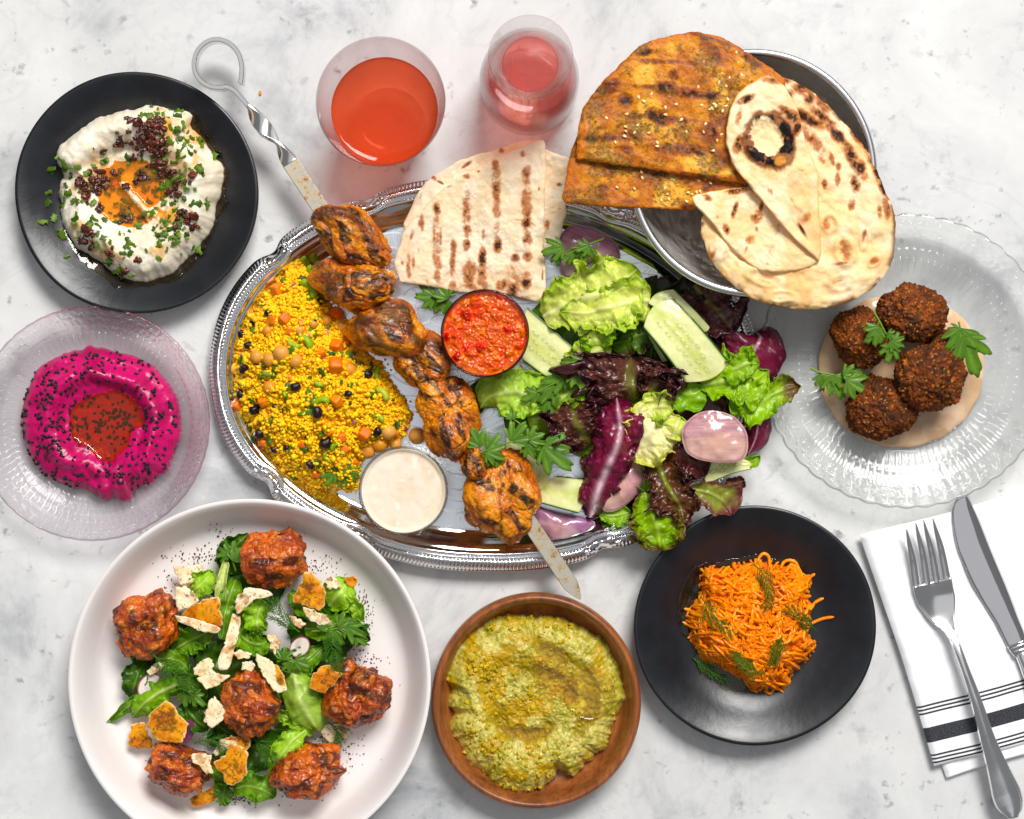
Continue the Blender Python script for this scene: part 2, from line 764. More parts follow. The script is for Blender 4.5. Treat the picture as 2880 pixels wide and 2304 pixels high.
# wooden plate
def wood():
    m = NT("turned_wood")
    tc = m.obj
    mp = m.n.new("ShaderNodeMapping")
    mp.inputs["Scale"].default_value = (1.0, 0.12, 1.0)
    mp.inputs["Rotation"].default_value = (0, 0, math.radians(-38))
    m.link(tc, mp.inputs[0])
    gr = m.noise(420, 5, 0.6, mp.outputs[0], 0.4)
    big = m.noise(36, 4, 0.55, mp.outputs[0], 1.2)
    c = m.ramp(big, [(0.25, C(92, 46, 20)), (0.48, C(150, 84, 40)), (0.6, C(168, 98, 48)), (0.8, C(110, 56, 24))])
    f = m.ramp(gr, [(0.3, 0.62), (0.55, 1.0), (0.75, 1.12)])
    c = m.mix(1.0, c, f, 'MULTIPLY')
    dk = m.noise(16, 4, 0.6)
    c = m.mix(m.ramp(dk, [(0.60, 0.0), (0.74, 0.75)]), c, C(70, 32, 16))
    m.base(c)
    m.set(Roughness=0.36)
    m.bump(gr, 0.18, 0.0006)
    return m.m


WD = pv(1129, 1478) + (302,)
DP = [(0, .0050), (.3, .0050), (.55, .0053), (.74, .0062), (.82, .0085), (.872, .0140), (.90, .0215), (.918, .0250),
      (.945, .0268), (.97, .0262), (.99, .0240), (1.0, .0200), (.985, .0130), (.93, .0050), (.86, .0006), (.80, 0.0),
      (.3, 0.0), (0, 0.0)]
dpz = prof_z(DP, 8)
V, F = lathe([(r * WD[2], z) for r, z in DP], 180, WD[0], WD[1], 0.025, sub=110,
             rf=lambda r, T, z: r * (1 - 0.014 * np.cos(2 * T) + 0.003 * np.sin(3 * T)))
add("wooden_plate", V, F, wood(), label="turned brown wooden plate under the green pistachio dip", cat="plate")


# pressed glass plates
def flower(a, b, s):
    rho = np.hypot(a, b) / s
    psi = np.arctan2(b, a)
    pet = 0.62 + 0.38 * np.abs(np.cos(2.5 * (psi - np.pi / 2)))
    return sst(0.0, 0.22, pet - rho) * (0.55 + 0.45 * np.abs(np.cos(2.5 * (psi - np.pi / 2)))) * sst(0.06, 0.2, rho)


def glass_plate(x, y, R, mat, label, r_rib, n_rib, n_flw, rim_z, tint_name, scal):
    fl = 0.0045
    prof = [(0, fl), (r_rib[0] * R * .9, fl), (r_rib[0] * R, fl + .0006)]
    for f in np.linspace(r_rib[0] + .01, r_rib[1], 16):
        prof.append((f * R, fl + .0006 + .0055 * ((f - r_rib[0]) / (r_rib[1] - r_rib[0])) ** 1.2))
    for f in np.linspace(r_rib[1] + .012, 0.86, 14):
        prof.append((f * R, fl + .0061 + (rim_z - .0085 - fl) * ((f - r_rib[1]) / (1 - r_rib[1])) ** 1.1))
    z86 = prof[-1][1]
    for f in np.linspace(0.868, 0.995, 26):
        prof.append((f * R, z86 + (rim_z - z86) * (f - .86) / .135))
    ntop = len(prof)
    prof += [(R * 1.0, rim_z - .0006), (R * 1.0, rim_z - .0028), (R * .98, rim_z - .0038), (R * .86, z86 - .0032),
             (R * r_rib[1], fl + .0022), (R * r_rib[0], .0004), (R * r_rib[0] * .8, 0.0005), (0, 0.0005)]

    def zf(r, T, z):
        f = r / R
        top = (np.arange(len(prof)) < ntop)[:, None]
        # radial ribs, each a long rounded drop with a small bead outside it
        w = sst(r_rib[0], r_rib[0] + .05, f) * (1 - sst(r_rib[1] - .05, r_rib[1], f))
        rib = np.abs(np.sin(T * n_rib / 2)) ** 1.2
        dz = .0030 * w * rib
        bead_r = r_rib[1] + .028
        bd = np.exp(-((f - bead_r) / .014) ** 2) * (np.abs(np.sin(T * n_rib / 2 + .4)) > .55)
        dz = dz + .0014 * bd
        # fine radial fluting between
        w2_ = sst(r_rib[1] + .05, r_rib[1] + .09, f) * (1 - sst(.80, .85, f))
        dz = dz + .00028 * w2_ * np.sin(T * n_rib * 2.0)
        # flower border
        sec = 2 * np.pi / n_flw
        a = ((T + sec / 2) % sec - sec / 2) * r
        b = r - 0.918 * R
        fw = flower(a, b, 0.062 * R)
        dz = dz + .0024 * fw
        a2 = (T % sec - sec / 2) * r
        dz = dz + .0010 * np.exp(-((a2 / (.018 * R)) ** 2 + ((f - .955) / .02) ** 2))
        dz = dz + .0010 * np.exp(-((f - .865) / .006) ** 2) + .0012 * np.exp(-((f - .985) / .010) ** 2)
        return z + np.where(top, dz, 0)

    def rf(r, T, z):
        return r * (1 + scal * np.abs(np.sin(T * n_flw / 2)) * sst(.9, 1.0, r / R))
    V, F = lathe(prof, 920, x, y, rim_z, rf=rf, zf=zf)
    o = add("glass_plate", V, F, mat, label=label, cat="plate", group="pressed glass plates")
    return fl


M_CLEAR = glass("clear_pressed_glass", (0.995, 1.0, 0.995), solid=.5)
M_VIOLET = glass("violet_pressed_glass", (0.968, 0.952, 0.962), solid=.42, edge=(.80, .72, .78))
FAL = pv(1910, 760) + (412,)
BEET = pv(193, 892) + (330,)
glass_plate(*FAL, M_CLEAR, "clear pressed glass plate with flower border under the falafel", (.585, .735), 92, 46, .021, "clear", 0.012)
glass_plate(*BEET, M_VIOLET, "violet tinted pressed glass plate under the pink beet dip", (.66, .80), 88, 54, .021, "violet", 0.004)

# ================================================================== the oval silver tray
TR = pv(1021, 788)
TA, TB, TROT = 783.0, 558.0, math.radians(1.8)
ORN = []
for sx in (-1, 1):
    for sy in (-1, 1):
        ORN += [math.atan2(sy * 345 / TB, sx * 248 / TA), math.atan2(sy * 236 / TB, sx * 437 / TA)]
ORN = np.array(ORN)


def tray_r(a):
    """outline point for parameter angle a (pixels, before turning)"""
    d = np.abs((a[:, None] - ORN[None] + np.pi) % (2 * np.pi) - np.pi)
    dm = d.min(1)
    k = 1 - 0.024 * np.exp(-(dm / 0.05) ** 2) + 0.006 * np.sin(np.clip(dm / 0.5, 0, 1) * np.pi)
    return TA * k * np.cos(a), TB * k * np.sin(a), dm


def tray():
    root = thing("serving_tray", TR[0], TR[1], 0, "oval silver tray with ribbed rim and scroll ornaments", "tray", zref=.02)
    n = 2400
    # parameter spaced evenly by length
    a0 = np.linspace(-np.pi, np.pi, 20001)
    ex, ey = TA * np.cos(a0), TB * np.sin(a0)
    s = np.concatenate([[0], np.cumsum(np.hypot(np.diff(ex), np.diff(ey)))])
    sv = np.linspace(0, s[-1], n, endpoint=False)
    a = np.interp(sv, s, a0)
    ox, oy, dm = tray_r(a)
    rr = np.hypot(ox, oy)
    # inward direction
    tx, ty = np.gradient(ox), np.gradient(oy)
    l = np.hypot(tx, ty)
    nx, ny = -ty / l, tx / l
    sg = np.sign(-(nx * ox + ny * oy))
    nx, ny = nx * sg, ny * sg
    for _ in range(40):
        nx = (np.roll(nx, 1) + nx + np.roll(nx, -1)) / 3
        ny = (np.roll(ny, 1) + ny + np.roll(ny, -1)) / 3
    prof = [(60, .0006), (30, .006), (8, .0105), (0, .0130), (2, .0146)]
    for d in np.linspace(5, 38, 15):
        prof.append((d, .0150 + .0050 * math.sin((d - 5) / 33 * math.pi * 0.72)))
    prof += [(40, .0178), (42, .0172), (44, .0176), (47, .0192), (51, .0196), (55, .0186), (58, .0168), (62, .0166),
             (68, .0158), (78, .0128), (90, .0086), (100, .0056), (107, .0044), (114, .0040)]
    P = np.array(prof)
    d = P[:, 0][:, None] * np.ones(n)
    z = P[:, 1][:, None] * np.ones(n)
    nrib = int(round(s[-1] / 11.0))
    ph = sv / s[-1] * nrib * 2 * np.pi
    band = sst(3, 10, d) * (1 - sst(33, 39, d))
    isorn = np.exp(-(dm / 0.040) ** 4)
    ribs = np.abs(np.sin((ph + d * 0.10) / 2))
    z = z + .0021 * band * (ribs - .45) * (1 - isorn)
    # scroll ornaments: a long boss with beads and curls
    u = dm / 0.040
    v = (d - 22) / 22
    boss = np.exp(-(u ** 4 + v ** 4))
    beads = sum(np.exp(-(((dm - c) / .011) ** 2 + ((d - e) / 7.0) ** 2)) for c, e in ((0, 23), (.020, 17), (.020, 29), (.040, 23)))
    ring = np.exp(-((np.hypot(u * 1.0, v) - .95) / .16) ** 2)
    z = z + isorn * band * (.0004 + .0018 * beads + .0014 * ring - .0008 * boss)
    # two curling leaves each side of the boss
    z = z + .0012 * np.exp(-((u - 1.35) / .35) ** 2) * np.sin((d - u * 9) * .38) * band
    ell = sst(30, 80, d)
    ex_, ey_ = TA * np.cos(a), TB * np.sin(a)
    etx, ety = np.gradient(ex_), np.gradient(ey_)
    el = np.hypot(etx, ety)
    enx, eny = -ety / el, etx / el
    esg = np.sign(-(enx * ex_ + eny * ey_))
    enx, eny = enx * esg, eny * esg
    x = (ox + nx * d) * (1 - ell) + (ex_ + enx * d) * ell
    y = (oy + ny * d) * (1 - ell) + (ey_ + eny * d) * ell
    c, sn = math.cos(TROT), math.sin(TROT)
    X = TR[0] + x * c - y * sn
    Y = TR[1] + x * sn + y * c
    z = np.where(z > .004, .004 + (z - .004) * .82, z)
    V = W(X, Y, z, .02).reshape(-1, 3)
    m = NT("silver_plate")
    m.base((0.80, 0.80, 0.81))
    m.set(Metallic=1.0)
    m.link(m.ramp(m.noise(70, 4), [(0.3, .07), (0.7, .16)]), m.b.inputs["Roughness"])
    m.bump(m.noise(90, 3), .10, .0006)
    add("rim", V, quads(len(P), n, wrap_v=True), m.m, root, recalc=True)
    # floor, engraved with looping lines
    ro, co = X[-1], Y[-1]
    k = 40
    f = np.linspace(1.0, 0.0006, k)[:, None]
    X2 = TR[0] + (ro - TR[0]) * f
    Y2 = TR[1] + (co - TR[1]) * f
    V2 = W(X2, Y2, np.full(X2.shape, .0040), .02)[:, ::8].reshape(-1, 3)
    m = NT("engraved_silver")
    m.base((0.84, 0.88, 0.93))
    m.set(Metallic=1.0)
    eng = m.noise(26, 1, 0.4, dist=3.0)
    lines = m.ramp(eng, [(0.455, 0.0), (0.465, 1.0), (0.475, 0.0), (0.535, 0.0), (0.545, 1.0), (0.555, 0.0)])
    loops = m.n.new("ShaderNodeTexWave")
    loops.wave_type = 'RINGS'
    loops.inputs["Scale"].default_value = 34
    loops.inputs["Distortion"].default_value = 9
    loops.inputs["Detail"].default_value = 1
    loops.inputs["Detail Scale"].default_value = 1.2
    m.link(m.obj, loops.inputs[0])
    l2 = m.ramp(loops.outputs["Fac"], [(0.93, 0.0), (0.985, 1.0)])
    both = m.math('MAXIMUM', lines, l2)
    m.link(m.ramp(both, [(0.0, .27), (1.0, .42)]), m.b.inputs["Roughness"])
    m.bump(both, .05, .0003)
    add("engraved_floor", V2, quads(k, n // 8, wrap_v=True), m.m, root, recalc=True)
    return root


tray()

# ================================================================== bread bowl (hammered aluminium)
PAN = pv(1585, 364) + (343,)


def pan():
    R = PAN[2]
    pr = [(0, .0040), (.2, .0042), (.40, .0052), (.55, .0085), (.68, .0150), (.80, .0255), (.89, .0375), (.945, .0480),
          (.962, .0515), (.975, .0530), (.99, .0527), (1.0, .0512), (.992, .0492), (.975, .0488), (.962, .0470),
          (.90, .0355), (.81, .0230), (.69, .0125), (.56, .0060), (.42, .0015), (.3, 0.0), (0, 0.0)]
    root = thing("bread_bowl", PAN[0], PAN[1], 0, "hammered aluminium bowl under the flatbreads", "bowl", zref=.052)
    V, F = lathe([(r * R, z) for r, z in pr], 240, PAN[0], PAN[1], .052, sub=110)
    c = V[:, :2].mean(0)
    r = np.hypot(V[:, 0] - c[0], V[:, 1] - c[1])
    Rw = r.max()
    d, cid = worley(np.stack([V[:, 0] / .0062, V[:, 1] / .0062, np.zeros(len(V)) + .5], -1), 5)
    half = len(V) // 240
    top = (np.arange(len(V)) // 240) < 55
    V[:, 2] += np.where(top & (r < .93 * Rw), .0020 * (np.clip(d, 0, .75) ** 2 - .25), 0)
    m = NT("worn_aluminium")
    n = m.noise(26, 5)
    m.base(m.ramp(n, [(0.3, (.50, .47, .43)), (0.7, (.66, .63, .59))]))
    m.set(Metallic=.55)
    m.link(m.ramp(m.noise(140, 4), [(0.3, .30), (0.7, .44)]), m.b.inputs["Roughness"])
    hb = m.bump(m.noise(600, 4), .15, .0003)
    m.bump(m.voro(150, 'SMOOTH_F1'), .9, .0022, hb)
    add("bowl_body", V, F, m.m, root)
    a = np.linspace(0, 2 * np.pi, 320)
    k = U * (H - .052) / H
    pth = np.stack([(PAN[0] - CX) * k + R * .985 * k * np.cos(a), -(PAN[1] - CY) * k + R * .985 * k * np.sin(a), np.full(320, .0525)], -1)
    V, F = tube(pth, .0025, 16)
    add("rolled_rim", V, F, metal("bright_aluminium", (.74, .74, .75), .26, (900, .1, .0002)), root)


pan()

# ================================================================== drinks
M_TUMBLER = glass("clear_glass", (0.99, 0.99, 0.99), 0.0, 1.30, solid=.05, edge=(.84, .83, .84))


def cup(profile_out, profile_in, cx, cy, zref, n=128, sub=None):
    P = list(profile_in) + list(profile_out)[::-1]
    return lathe(P, n, cx, cy, zref, sub=sub)


def rw(px, z):
    """pixel radius measured on the photograph at height z, as table-plane pixels"""
    return px * (H - z) / H


def drinks():
    # tumbler
    hx = .088
    x, y = pv(801, 213)
    k = (H - hx) / H
    gx, gy = CX + (x - CX) * k, CY + (y - CY) * k
    ro = 183 * k
    root = thing("tumbler", gx, gy, 0, "wide glass tumbler of orange red drink", "glass")
    out = [(0, 0), (.54, 0), (.60, .0015), (.645, .006), (.715, .018), (.825, .040), (.93, .066), (1.0, .086), (.994, .088)]
    inn = [(0, .0085), (.44, .0085), (.54, .010), (.61, .0135), (.69, .022), (.805, .042), (.91, .067), (.98, .086), (.988, .088)]
    V, F = cup([(r * ro, z) for r, z in out], [(r * ro, z) for r, z in inn], gx, gy, 0, 160)
    add("glass_wall", V, F, M_TUMBLER, root, recalc=True)
    lv = .050
    liq = [(0, lv), (.5, lv), (.80, lv), (.838, lv + .0007), (.846, lv + .0016), (.846, lv), (.812, .042), (.698, .022), (.618, .0132), (.55, .0096), (.44, .0081), (0, .0081)]
    V, F = lathe([(r * ro, z) for r, z in liq], 160, gx, gy, 0)
    add("drink", V, F, drink_mat("red_drink", (1.0, .46, .30), (1.0, .10, .015), .34), root, recalc=True)
    # carafe
    hx = .118
    x, y = pv(1117, 121)
    k = (H - hx) / H
    gx, gy = CX + (x - CX) * k, CY + (y - CY) * k
    u = U
    root = thing("carafe", gx, gy, 0, "small glass carafe of pink drink with flared lip", "carafe")
    out = [(0, 0), (112, 0), (124, .002), (132, .008), (135, .020), (135, .045), (130, .056), (116, .068), (98, .079), (84, .088),
           (78, .095), (80, .102), (92, .110), (105, .1155), (109, .118), (107.5, .1195)]
    inn = [(0, .007), (100, .007), (116, .009), (125, .014), (128, .022), (128, .044), (123, .054), (109, .066), (91, .077), (77, .087),
           (71, .095), (73, .102), (86, .1105), (99, .116), (104, .119), (106, .1197)]
    V, F = cup(out, inn, gx, gy, 0, 160)
    add("glass_wall", V, F, M_TUMBLER, root, recalc=True)
    lv = .066
    liq = [(0, lv), (60, lv), (104, lv), (110.5, lv + .0008), (112, lv - .0005), (124.5, .054), (129.5, .044), (129.5, .022), (126.5, .014), (117, .0086), (100, .0066), (0, .0066)]
    V, F = lathe(liq, 160, gx, gy, 0)
    add("drink", V, F, drink_mat("pink_drink", (1.0, .58, .54), (1.0, .22, .18), .24), root, recalc=True)


drinks()

# ================================================================== small sauce bowls
SAL = pv(1021, 702) + (125,)
SAU = pv(849, 1034) + (126,)


def sauce_bowl(cx, cy, R, mat, label, hz):
    root_x, root_y = cx, cy
    out = [(0, .0042), (.60, .0042), (.70, .006), (.80, .014), (.92, .028), (.985, .040), (1.0, hz - .001), (.985, hz)]
    inn = [(0, .0070), (.55, .0070), (.66, .009), (.76, .016), (.875, .029), (.935, .040), (.95, hz - .001), (.965, hz)]
    V, F = cup([(r * R, z) for r, z in out], [(r * R, z) for r, z in inn], cx, cy, hz, 128)
    add("sauce_bowl", V, F, mat, recalc=True, label=label, cat="bowl", group="small glass sauce bowls")


sauce_bowl(*SAL, glass("amber_dark_glass", (0.60, 0.36, 0.33), solid=.15, edge=(.45, .25, .23)), "small dark tinted glass bowl of tomato salsa", .046)
sauce_bowl(*SAU, glass("clear_bowl_glass", (0.95, 0.94, 0.92), solid=.10, edge=(.8, .78, .75)), "small clear glass bowl of white tahini sauce", .046)


def salsa():
    cx, cy, R = SAL
    S = Star([(cx + R * .945 * math.cos(a), cy + R * .945 * math.sin(a)) for a in np.linspace(0, 6.283, 40, endpoint=False)], (cx, cy))

    def top(x, y, t):
        d, c = w2(x + 6 * n2(x, y, 14, 3), y + 6 * n2(x, y, 14, 8), 30, 4)
        lump = (1 - sst(.1, .75, d)) * (c ** 1.2)
        return .0408 + (1 - sst(.86, 1.0, t)) * (.0034 * lump + .0010 * n2(x, y, 12, 2)) + .0006

    def col(x, y, t):
        d, c = w2(x + 6 * n2(x, y, 14, 3), y + 6 * n2(x, y, 14, 8), 30, 4)
        base = mixc(lin((214, 84, 8)), lin((222, 58, 6)), sst(.3, .8, c))
        base = mixc(base, lin((186, 22, 14)), (c > .82) * (1 - sst(.35, .6, d)))
        base = mixc(base, lin((236, 120, 16)), sst(.1, .7, n2(x, y, 16, 21)) * .75)
        d2, c2 = w2(x, y, 15, 31)
        base = mixc(base, lin((48, 56, 20)), ((c2 > .80) & (d2 < .24)) * .85)
        d3, c3 = w2(x, y, 11, 37)
        base = mixc(base, lin((238, 170, 80)), ((c3 > .86) & (d3 < .22)) * .8)
        return base
    V, F, c = S.build(80, 260, top, lambda x, y, t: np.full(x.shape, .036), .046, col, 1.0)
    add("tomato_salsa", V, F, food("salsa", .2, .4, .12, 1500, .12, 900, .0004, coat=.2, coat_rough=.06), col=c,
        label="chunky red tomato salsa with green herb flecks in its bowl", cat="salsa")
    cx, cy, R = SAU
    S = Star([(cx + R * .94 * math.cos(a), cy + R * .94 * math.sin(a)) for a in np.linspace(0, 6.283, 40, endpoint=False)], (cx, cy))

    def col2(x, y, t):
        b = mixc(lin((236, 222, 204)), lin((230, 213, 190)), sst(-.2, .6, n2(x, y, 60, 4)))
        d3, c3 = w2(x, y, 26, 5)
        b = mixc(b, lin((190, 90, 60)), ((c3 > .90) & (d3 < .09)) * .5)
        return mixc(b, lin((248, 240, 228)), sst(.5, .8, n2(x, y, 30, 9)) * .5)
    V, F, c = S.build(50, 160, lambda x, y, t: .0415 + .00025 * n2(x, y, 34, 3, 2) + .0014 * sst(.9, 1, t), lambda x, y, t: np.full(x.shape, .036), .046, col2, 1.0)
    add("tahini_sauce", V, F, food("tahini", .28, .4, .03, 500, .06, 500, .0003, sss=.2, sss_col=(1, .8, .6)), col=c,
        label="smooth cream white tahini sauce filling its bowl", cat="sauce")


salsa()

# ================================================================== small shared pieces
def shape_mesh(name, V, F, mat, col=None):
    return make_mesh(name, V, F, mat, col, True, True)


def crumb_meshes(name, mat, n, sub=2, amp=.35, seed=0, stretch=(1, 1, .75)):
    out = []
    for k in range(n):
        V, F = ico(sub)
        d = 1 + amp * fbm(V * 1.3 + k * 7.7 + seed, 3, seed + k)
        V = V * d[:, None] * np.array(stretch)
        out.append(shape_mesh(name, V, F, mat))
    return out


def strip_meshes(name, mat, n, seed=0):
    """little cut strips of leaf, unit length, bent and ragged"""
    out = []
    r = np.random.default_rng(seed)
    for k in range(n):
        m = 6
        u = np.linspace(-.5, .5, m)
        wd = r.uniform(.12, .30) * (1 + .45 * r.uniform(-1, 1, m))
        bend = r.uniform(-.35, .35)
        cz = r.uniform(-.5, .7)
        V = []
        for i in range(m):
            yc = bend * (u[i] ** 2) + r.uniform(-.03, .03)
            z = -cz * u[i] ** 2 + .12
            a = r.uniform(-.05, .05)
            V += [(u[i], yc - wd[i], z + a + .03), (u[i], yc, z - .02 + .03), (u[i], yc + wd[i], z - a + .03),
                  (u[i], yc + wd[i], z - a), (u[i], yc, z - .05), (u[i], yc - wd[i], z + a)]
        F = [tuple(q) for q in quads(m, 6, wrap_v=True)] + [tuple(range(6)), tuple((m - 1) * 6 + i for i in range(6))]
        out.append(shape_mesh(name, np.array(V), F, mat))
    return out


M_HERB = food("chopped_parsley", .42, .4, .25, 900, .2, 900, .0003, base=C(46, 82, 12), rnd=C(108, 138, 22), transl=.15)
HERBS = strip_meshes("parsley_bit", M_HERB, 8, 3)
M_CHILI = food("chili_crisp", .18, .5, .4, 1300, .5, 1500, .0004, base=C(54, 18, 5), rnd=C(104, 36, 6), coat=.6, coat_rough=.1)
CHILI = crumb_meshes("chili_crumb", M_CHILI, 6, 3, .75, 4)


def scatter(name, meshes, mound, clusters, parent, size, flat=1.0, lift=0.0, tilt=.4, zf=None, zref=.01):
    """clusters: (x, y, spread_x, spread_y, count) in photograph pixels"""
    k = 0
    for cx, cy, sx, sy, n in clusters:
        for i in range(n):
            for _ in range(8):
                x, y = random.gauss(cx, sx), random.gauss(cy, sy)
                if mound is None or mound.t(x, y) < .99: break
            z = zf(x, y)
            s = random.uniform(*size) * U
            p = W(x, y, z + lift * s, zref)
            inst(name, random.choice(meshes), p, (random.uniform(-tilt, tilt), random.uniform(-tilt, tilt), random.uniform(0, 6.28)),
                 (s, s * random.uniform(.8, 1.2), s * flat), parent)
            k += 1
    return k


def segd(x, y, p, q):
    px, py = q[0] - p[0], q[1] - p[1]
    t = np.clip(((x - p[0]) * px + (y - p[1]) * py) / (px * px + py * py), 0, 1)
    return np.hypot(x - p[0] - t * px, y - p[1] - t * py)


def pathd(x, y, pts):
    d = np.full(np.shape(x), 1e9)
    for a, b in zip(pts[:-1], pts[1:]):
        d = np.minimum(d, segd(x, y, a, b))
    return d


def ell(x, y, c, rx, ry, rot=0.0):
    a = math.radians(rot)
    dx, dy = x - c[0], y - c[1]
    u = dx * math.cos(a) + dy * math.sin(a)
    v = -dx * math.sin(a) + dy * math.cos(a)
    return np.sqrt((u / rx) ** 2 + (v / ry) ** 2)


def circ(c, rx, ry, n=28, rot=0, jit=0.0, seed=0):
    r = np.random.default_rng(seed)
    a = math.radians(rot)
    o = []
    for t in np.linspace(0, 2 * np.pi, n, endpoint=False):
        j = 1 + jit * r.uniform(-1, 1)
        u, v = rx * math.cos(t) * j, ry * math.sin(t) * j
        o.append((c[0] + u * math.cos(a) - v * math.sin(a), c[1] + u * math.sin(a) + v * math.cos(a)))
    return o


def film(name, outline, zbase, th, mat, parent=None, c=None, zref=.008, jag=6, jagpx=18, seed=1, **kw):
    """a thin puddle lying on the surface zbase(x, y)"""
    S = Star(outline, c, jag, jagpx, seed)
    V, F, _ = S.build(40, 260, lambda x, y, t: zbase(x, y) + th * dome(t, 14, .55) + .00005, lambda x, y, t: zbase(x, y) - .0002, zref, None, 1.8)
    return add(name, V, F, mat, parent, **kw)


def pool(name, S, top, centre, rmax, lvl, mat, parent, zref, men=.0010, n=140, rough=.6):
    """an oil pool: its shore is where the dip's surface crosses the oil's level"""
    th = np.linspace(0, 2 * np.pi, n, endpoint=False)
    rr = np.linspace(1, rmax, 90)
    out = []
    for a in th:
        x, y = centre[0] + rr * math.cos(a), centre[1] + rr * math.sin(a)
        z = top(x, y, np.clip(S.t(x, y), 0, .985))
        k = np.nonzero(z > lvl)[0]
        r = rr[k[0]] if len(k) else rmax
        out.append(r)
    out = np.array(out)
    out = np.minimum(out, (np.roll(out, 1) + np.roll(out, -1)) / 2 + 3)
    P = [(centre[0] + r * math.cos(a), centre[1] + r * math.sin(a)) for a, r in zip(th, out + 1.2)]
    Sp = Star(P, centre)
    V, F, _ = Sp.build(28, n, lambda x, y, t: lvl + men * np.exp(-((1 - t) / .07)) + .00012 * n2(x, y, 16, 5, 2), lambda x, y, t: np.full(x.shape, lvl - .007), zref, None, 1.5)
    return add(name, V, F, mat, parent)


# ================================================================== labneh
def labneh():
    P = MAP(Z1, [(950, 322), (1040, 322), (1100, 352), (1180, 350), (1262, 372), (1230, 440), (1290, 520), (1350, 600), (1420, 680), (1460, 745),
                 (1440, 860), (1395, 1000), (1370, 1110), (1290, 1250), (1170, 1370), (1080, 1440), (980, 1482), (870, 1478), (740, 1440), (640, 1350),
                 (560, 1300), (480, 1255), (410, 1150), (372, 1010), (365, 860), (395, 770), (360, 690), (385, 585), (470, 515), (620, 410), (800, 365), (900, 345)])
    S = Star(P, Z1(890, 920), 5, 22, 4)
    cx, cy, R = LAB
    pl = lambda x, y: bpz(np.hypot(x - cx, y - cy) / R)
    w1, w2_ = Z1(870, 800), Z1(800, 1020)
    ridge = MAP(Z1, [(800, 850), (870, 940), (960, 1040)])

    def top(x, y, t):
        h = .0165 * dome(t, 5, .55)
        h = h + .0040 * np.exp(-((t - .72) / .17) ** 2) * (1 + .5 * n2(x, y, 120, 3, 2))
        well = np.exp(-ell(x, y, Z1(860, 900), 130, 120, 20) ** 4)
        h = h - .0092 * well
        h = h - .0020 * np.exp(-ell(x, y, w1, 70, 45, 10) ** 2) - .0022 * np.exp(-ell(x, y, w2_, 75, 48, 15) ** 2)
        h = h + .0052 * np.exp(-(pathd(x, y, ridge) / 15) ** 2)
        # thick lobe lower and upper left, folded edge
        lobe = pathd(x, y, MAP(Z1, [(420, 640), (620, 520), (880, 420)]))
        h = h + .0055 * np.exp(-(lobe / 48) ** 2) - .0035 * np.exp(-((pathd(x, y, MAP(Z1, [(440, 800), (640, 680), (820, 610)])) / 18) ** 2))
        # spoon swirls
        a = np.arctan2(y - S.c[1], x - S.c[0])
        h = h + .0007 * np.sin(t * 22 + a * 2 + 2 * n2(x, y, 90, 8)) * sst(.4, .6, t) * (1 - sst(.85, 1, t))
        h = h + .0011 * n2(x, y, 40, 12, 3) + .00028 * n2(x, y, 12, 13, 2)
        return .0045 + np.maximum(h, .0002) * sst(1.0, .985, t) + .0001

    def col(x, y, t):
        b = mixc(lin((242, 234, 217)), lin((233, 221, 199)), sst(-.3, .6, n2(x, y, 60, 31)))
        o = sst(.0, .5, .62 - ell(x, y, Z1(870, 930), 150, 130) * .5 + .25 * n2(x, y, 26, 5)) * .0
        for c, rx, ry, k in (((1060, 500), 60, 55, .75), ((1250, 520), 40, 60, .55), ((1150, 760), 60, 60, .5), ((1090, 1050), 60, 40, .8),
                             ((660, 780), 40, 60, .6), ((540, 880), 30, 60, .5), ((520, 1110), 30, 30, .5), ((1040, 1280), 28, 22, .6), ((700, 1290), 60, 28, .45),
                             ((1300, 560), 50, 20, .7), ((1270, 690), 12, 50, .55), ((950, 960), 60, 70, .45), ((760, 1320), 60, 20, .4)):
            e = ell(x, y, Z1(*c), rx, ry)
            o = np.maximum(o, k * sst(0.25, .9, np.exp(-e ** 2) + .45 * n2(x, y, 14, 7)))
        b = mixc(b, lin((235, 165, 40)), np.clip(o, 0, .9))
        return mixc(b, lin((205, 98, 22)), np.clip(o - .45, 0, 1) * sst(0, .5, n2(x, y, 16, 44)))
    V, F, c = S.build(115, 330, top, lambda x, y, t: np.full(x.shape, .0042), .014, col, 1.25)
    root = thing("labneh_dip", S.c[0], S.c[1], .0042, "swirled white labneh dip with chili oil and chopped parsley", "dip", zref=.014)
    root = add("labneh", V, F, food("labneh", .40, .35, .03, 700, .2, 420, .0006, sss=.25, sss_col=(1, .85, .7)), root, c)
    zf = lambda x, y: float(top(np.array([x]), np.array([y]), np.clip(np.array([S.t(x, y)]), 0, .985))[0])
    m_oil = oil("chili_oil", (1.0, .52, .02), 1.46, .12)
    zb = zf(*Z1(840, 900))
    pool("chili_oil_pool", S, top, Z1(880, 790), 95, .0140, m_oil, root, .014)
    pool("chili_oil_pool", S, top, Z1(770, 1020), 95, .0140, m_oil, root, .014)
    # dark oil seeping out onto the plate
    out = MAP(Z1, [(800, 345), (1000, 318), (1100, 340), (1290, 400), (1330, 520), (1420, 640), (1475, 770), (1450, 900), (1470, 980), (1400, 1080), (1370, 1200), (1290, 1300),
                   (1240, 1380), (1130, 1470), (960, 1510), (770, 1525), (700, 1470), (590, 1400), (480, 1310), (390, 1200), (340, 1080), (320, 960), (320, 820), (350, 760), (345, 640), (450, 505), (600, 405)])
    film("dark_oil_puddle", out, pl, .0009, oil("dark_oil", (.8, .7, .55), 1.5, .0), root, Z1(890, 920), seed=3)
    q = lambda L: [(Z1(a, b) + (sx / 2.3, sy / 2.3, n)) for a, b, sx, sy, n in L]
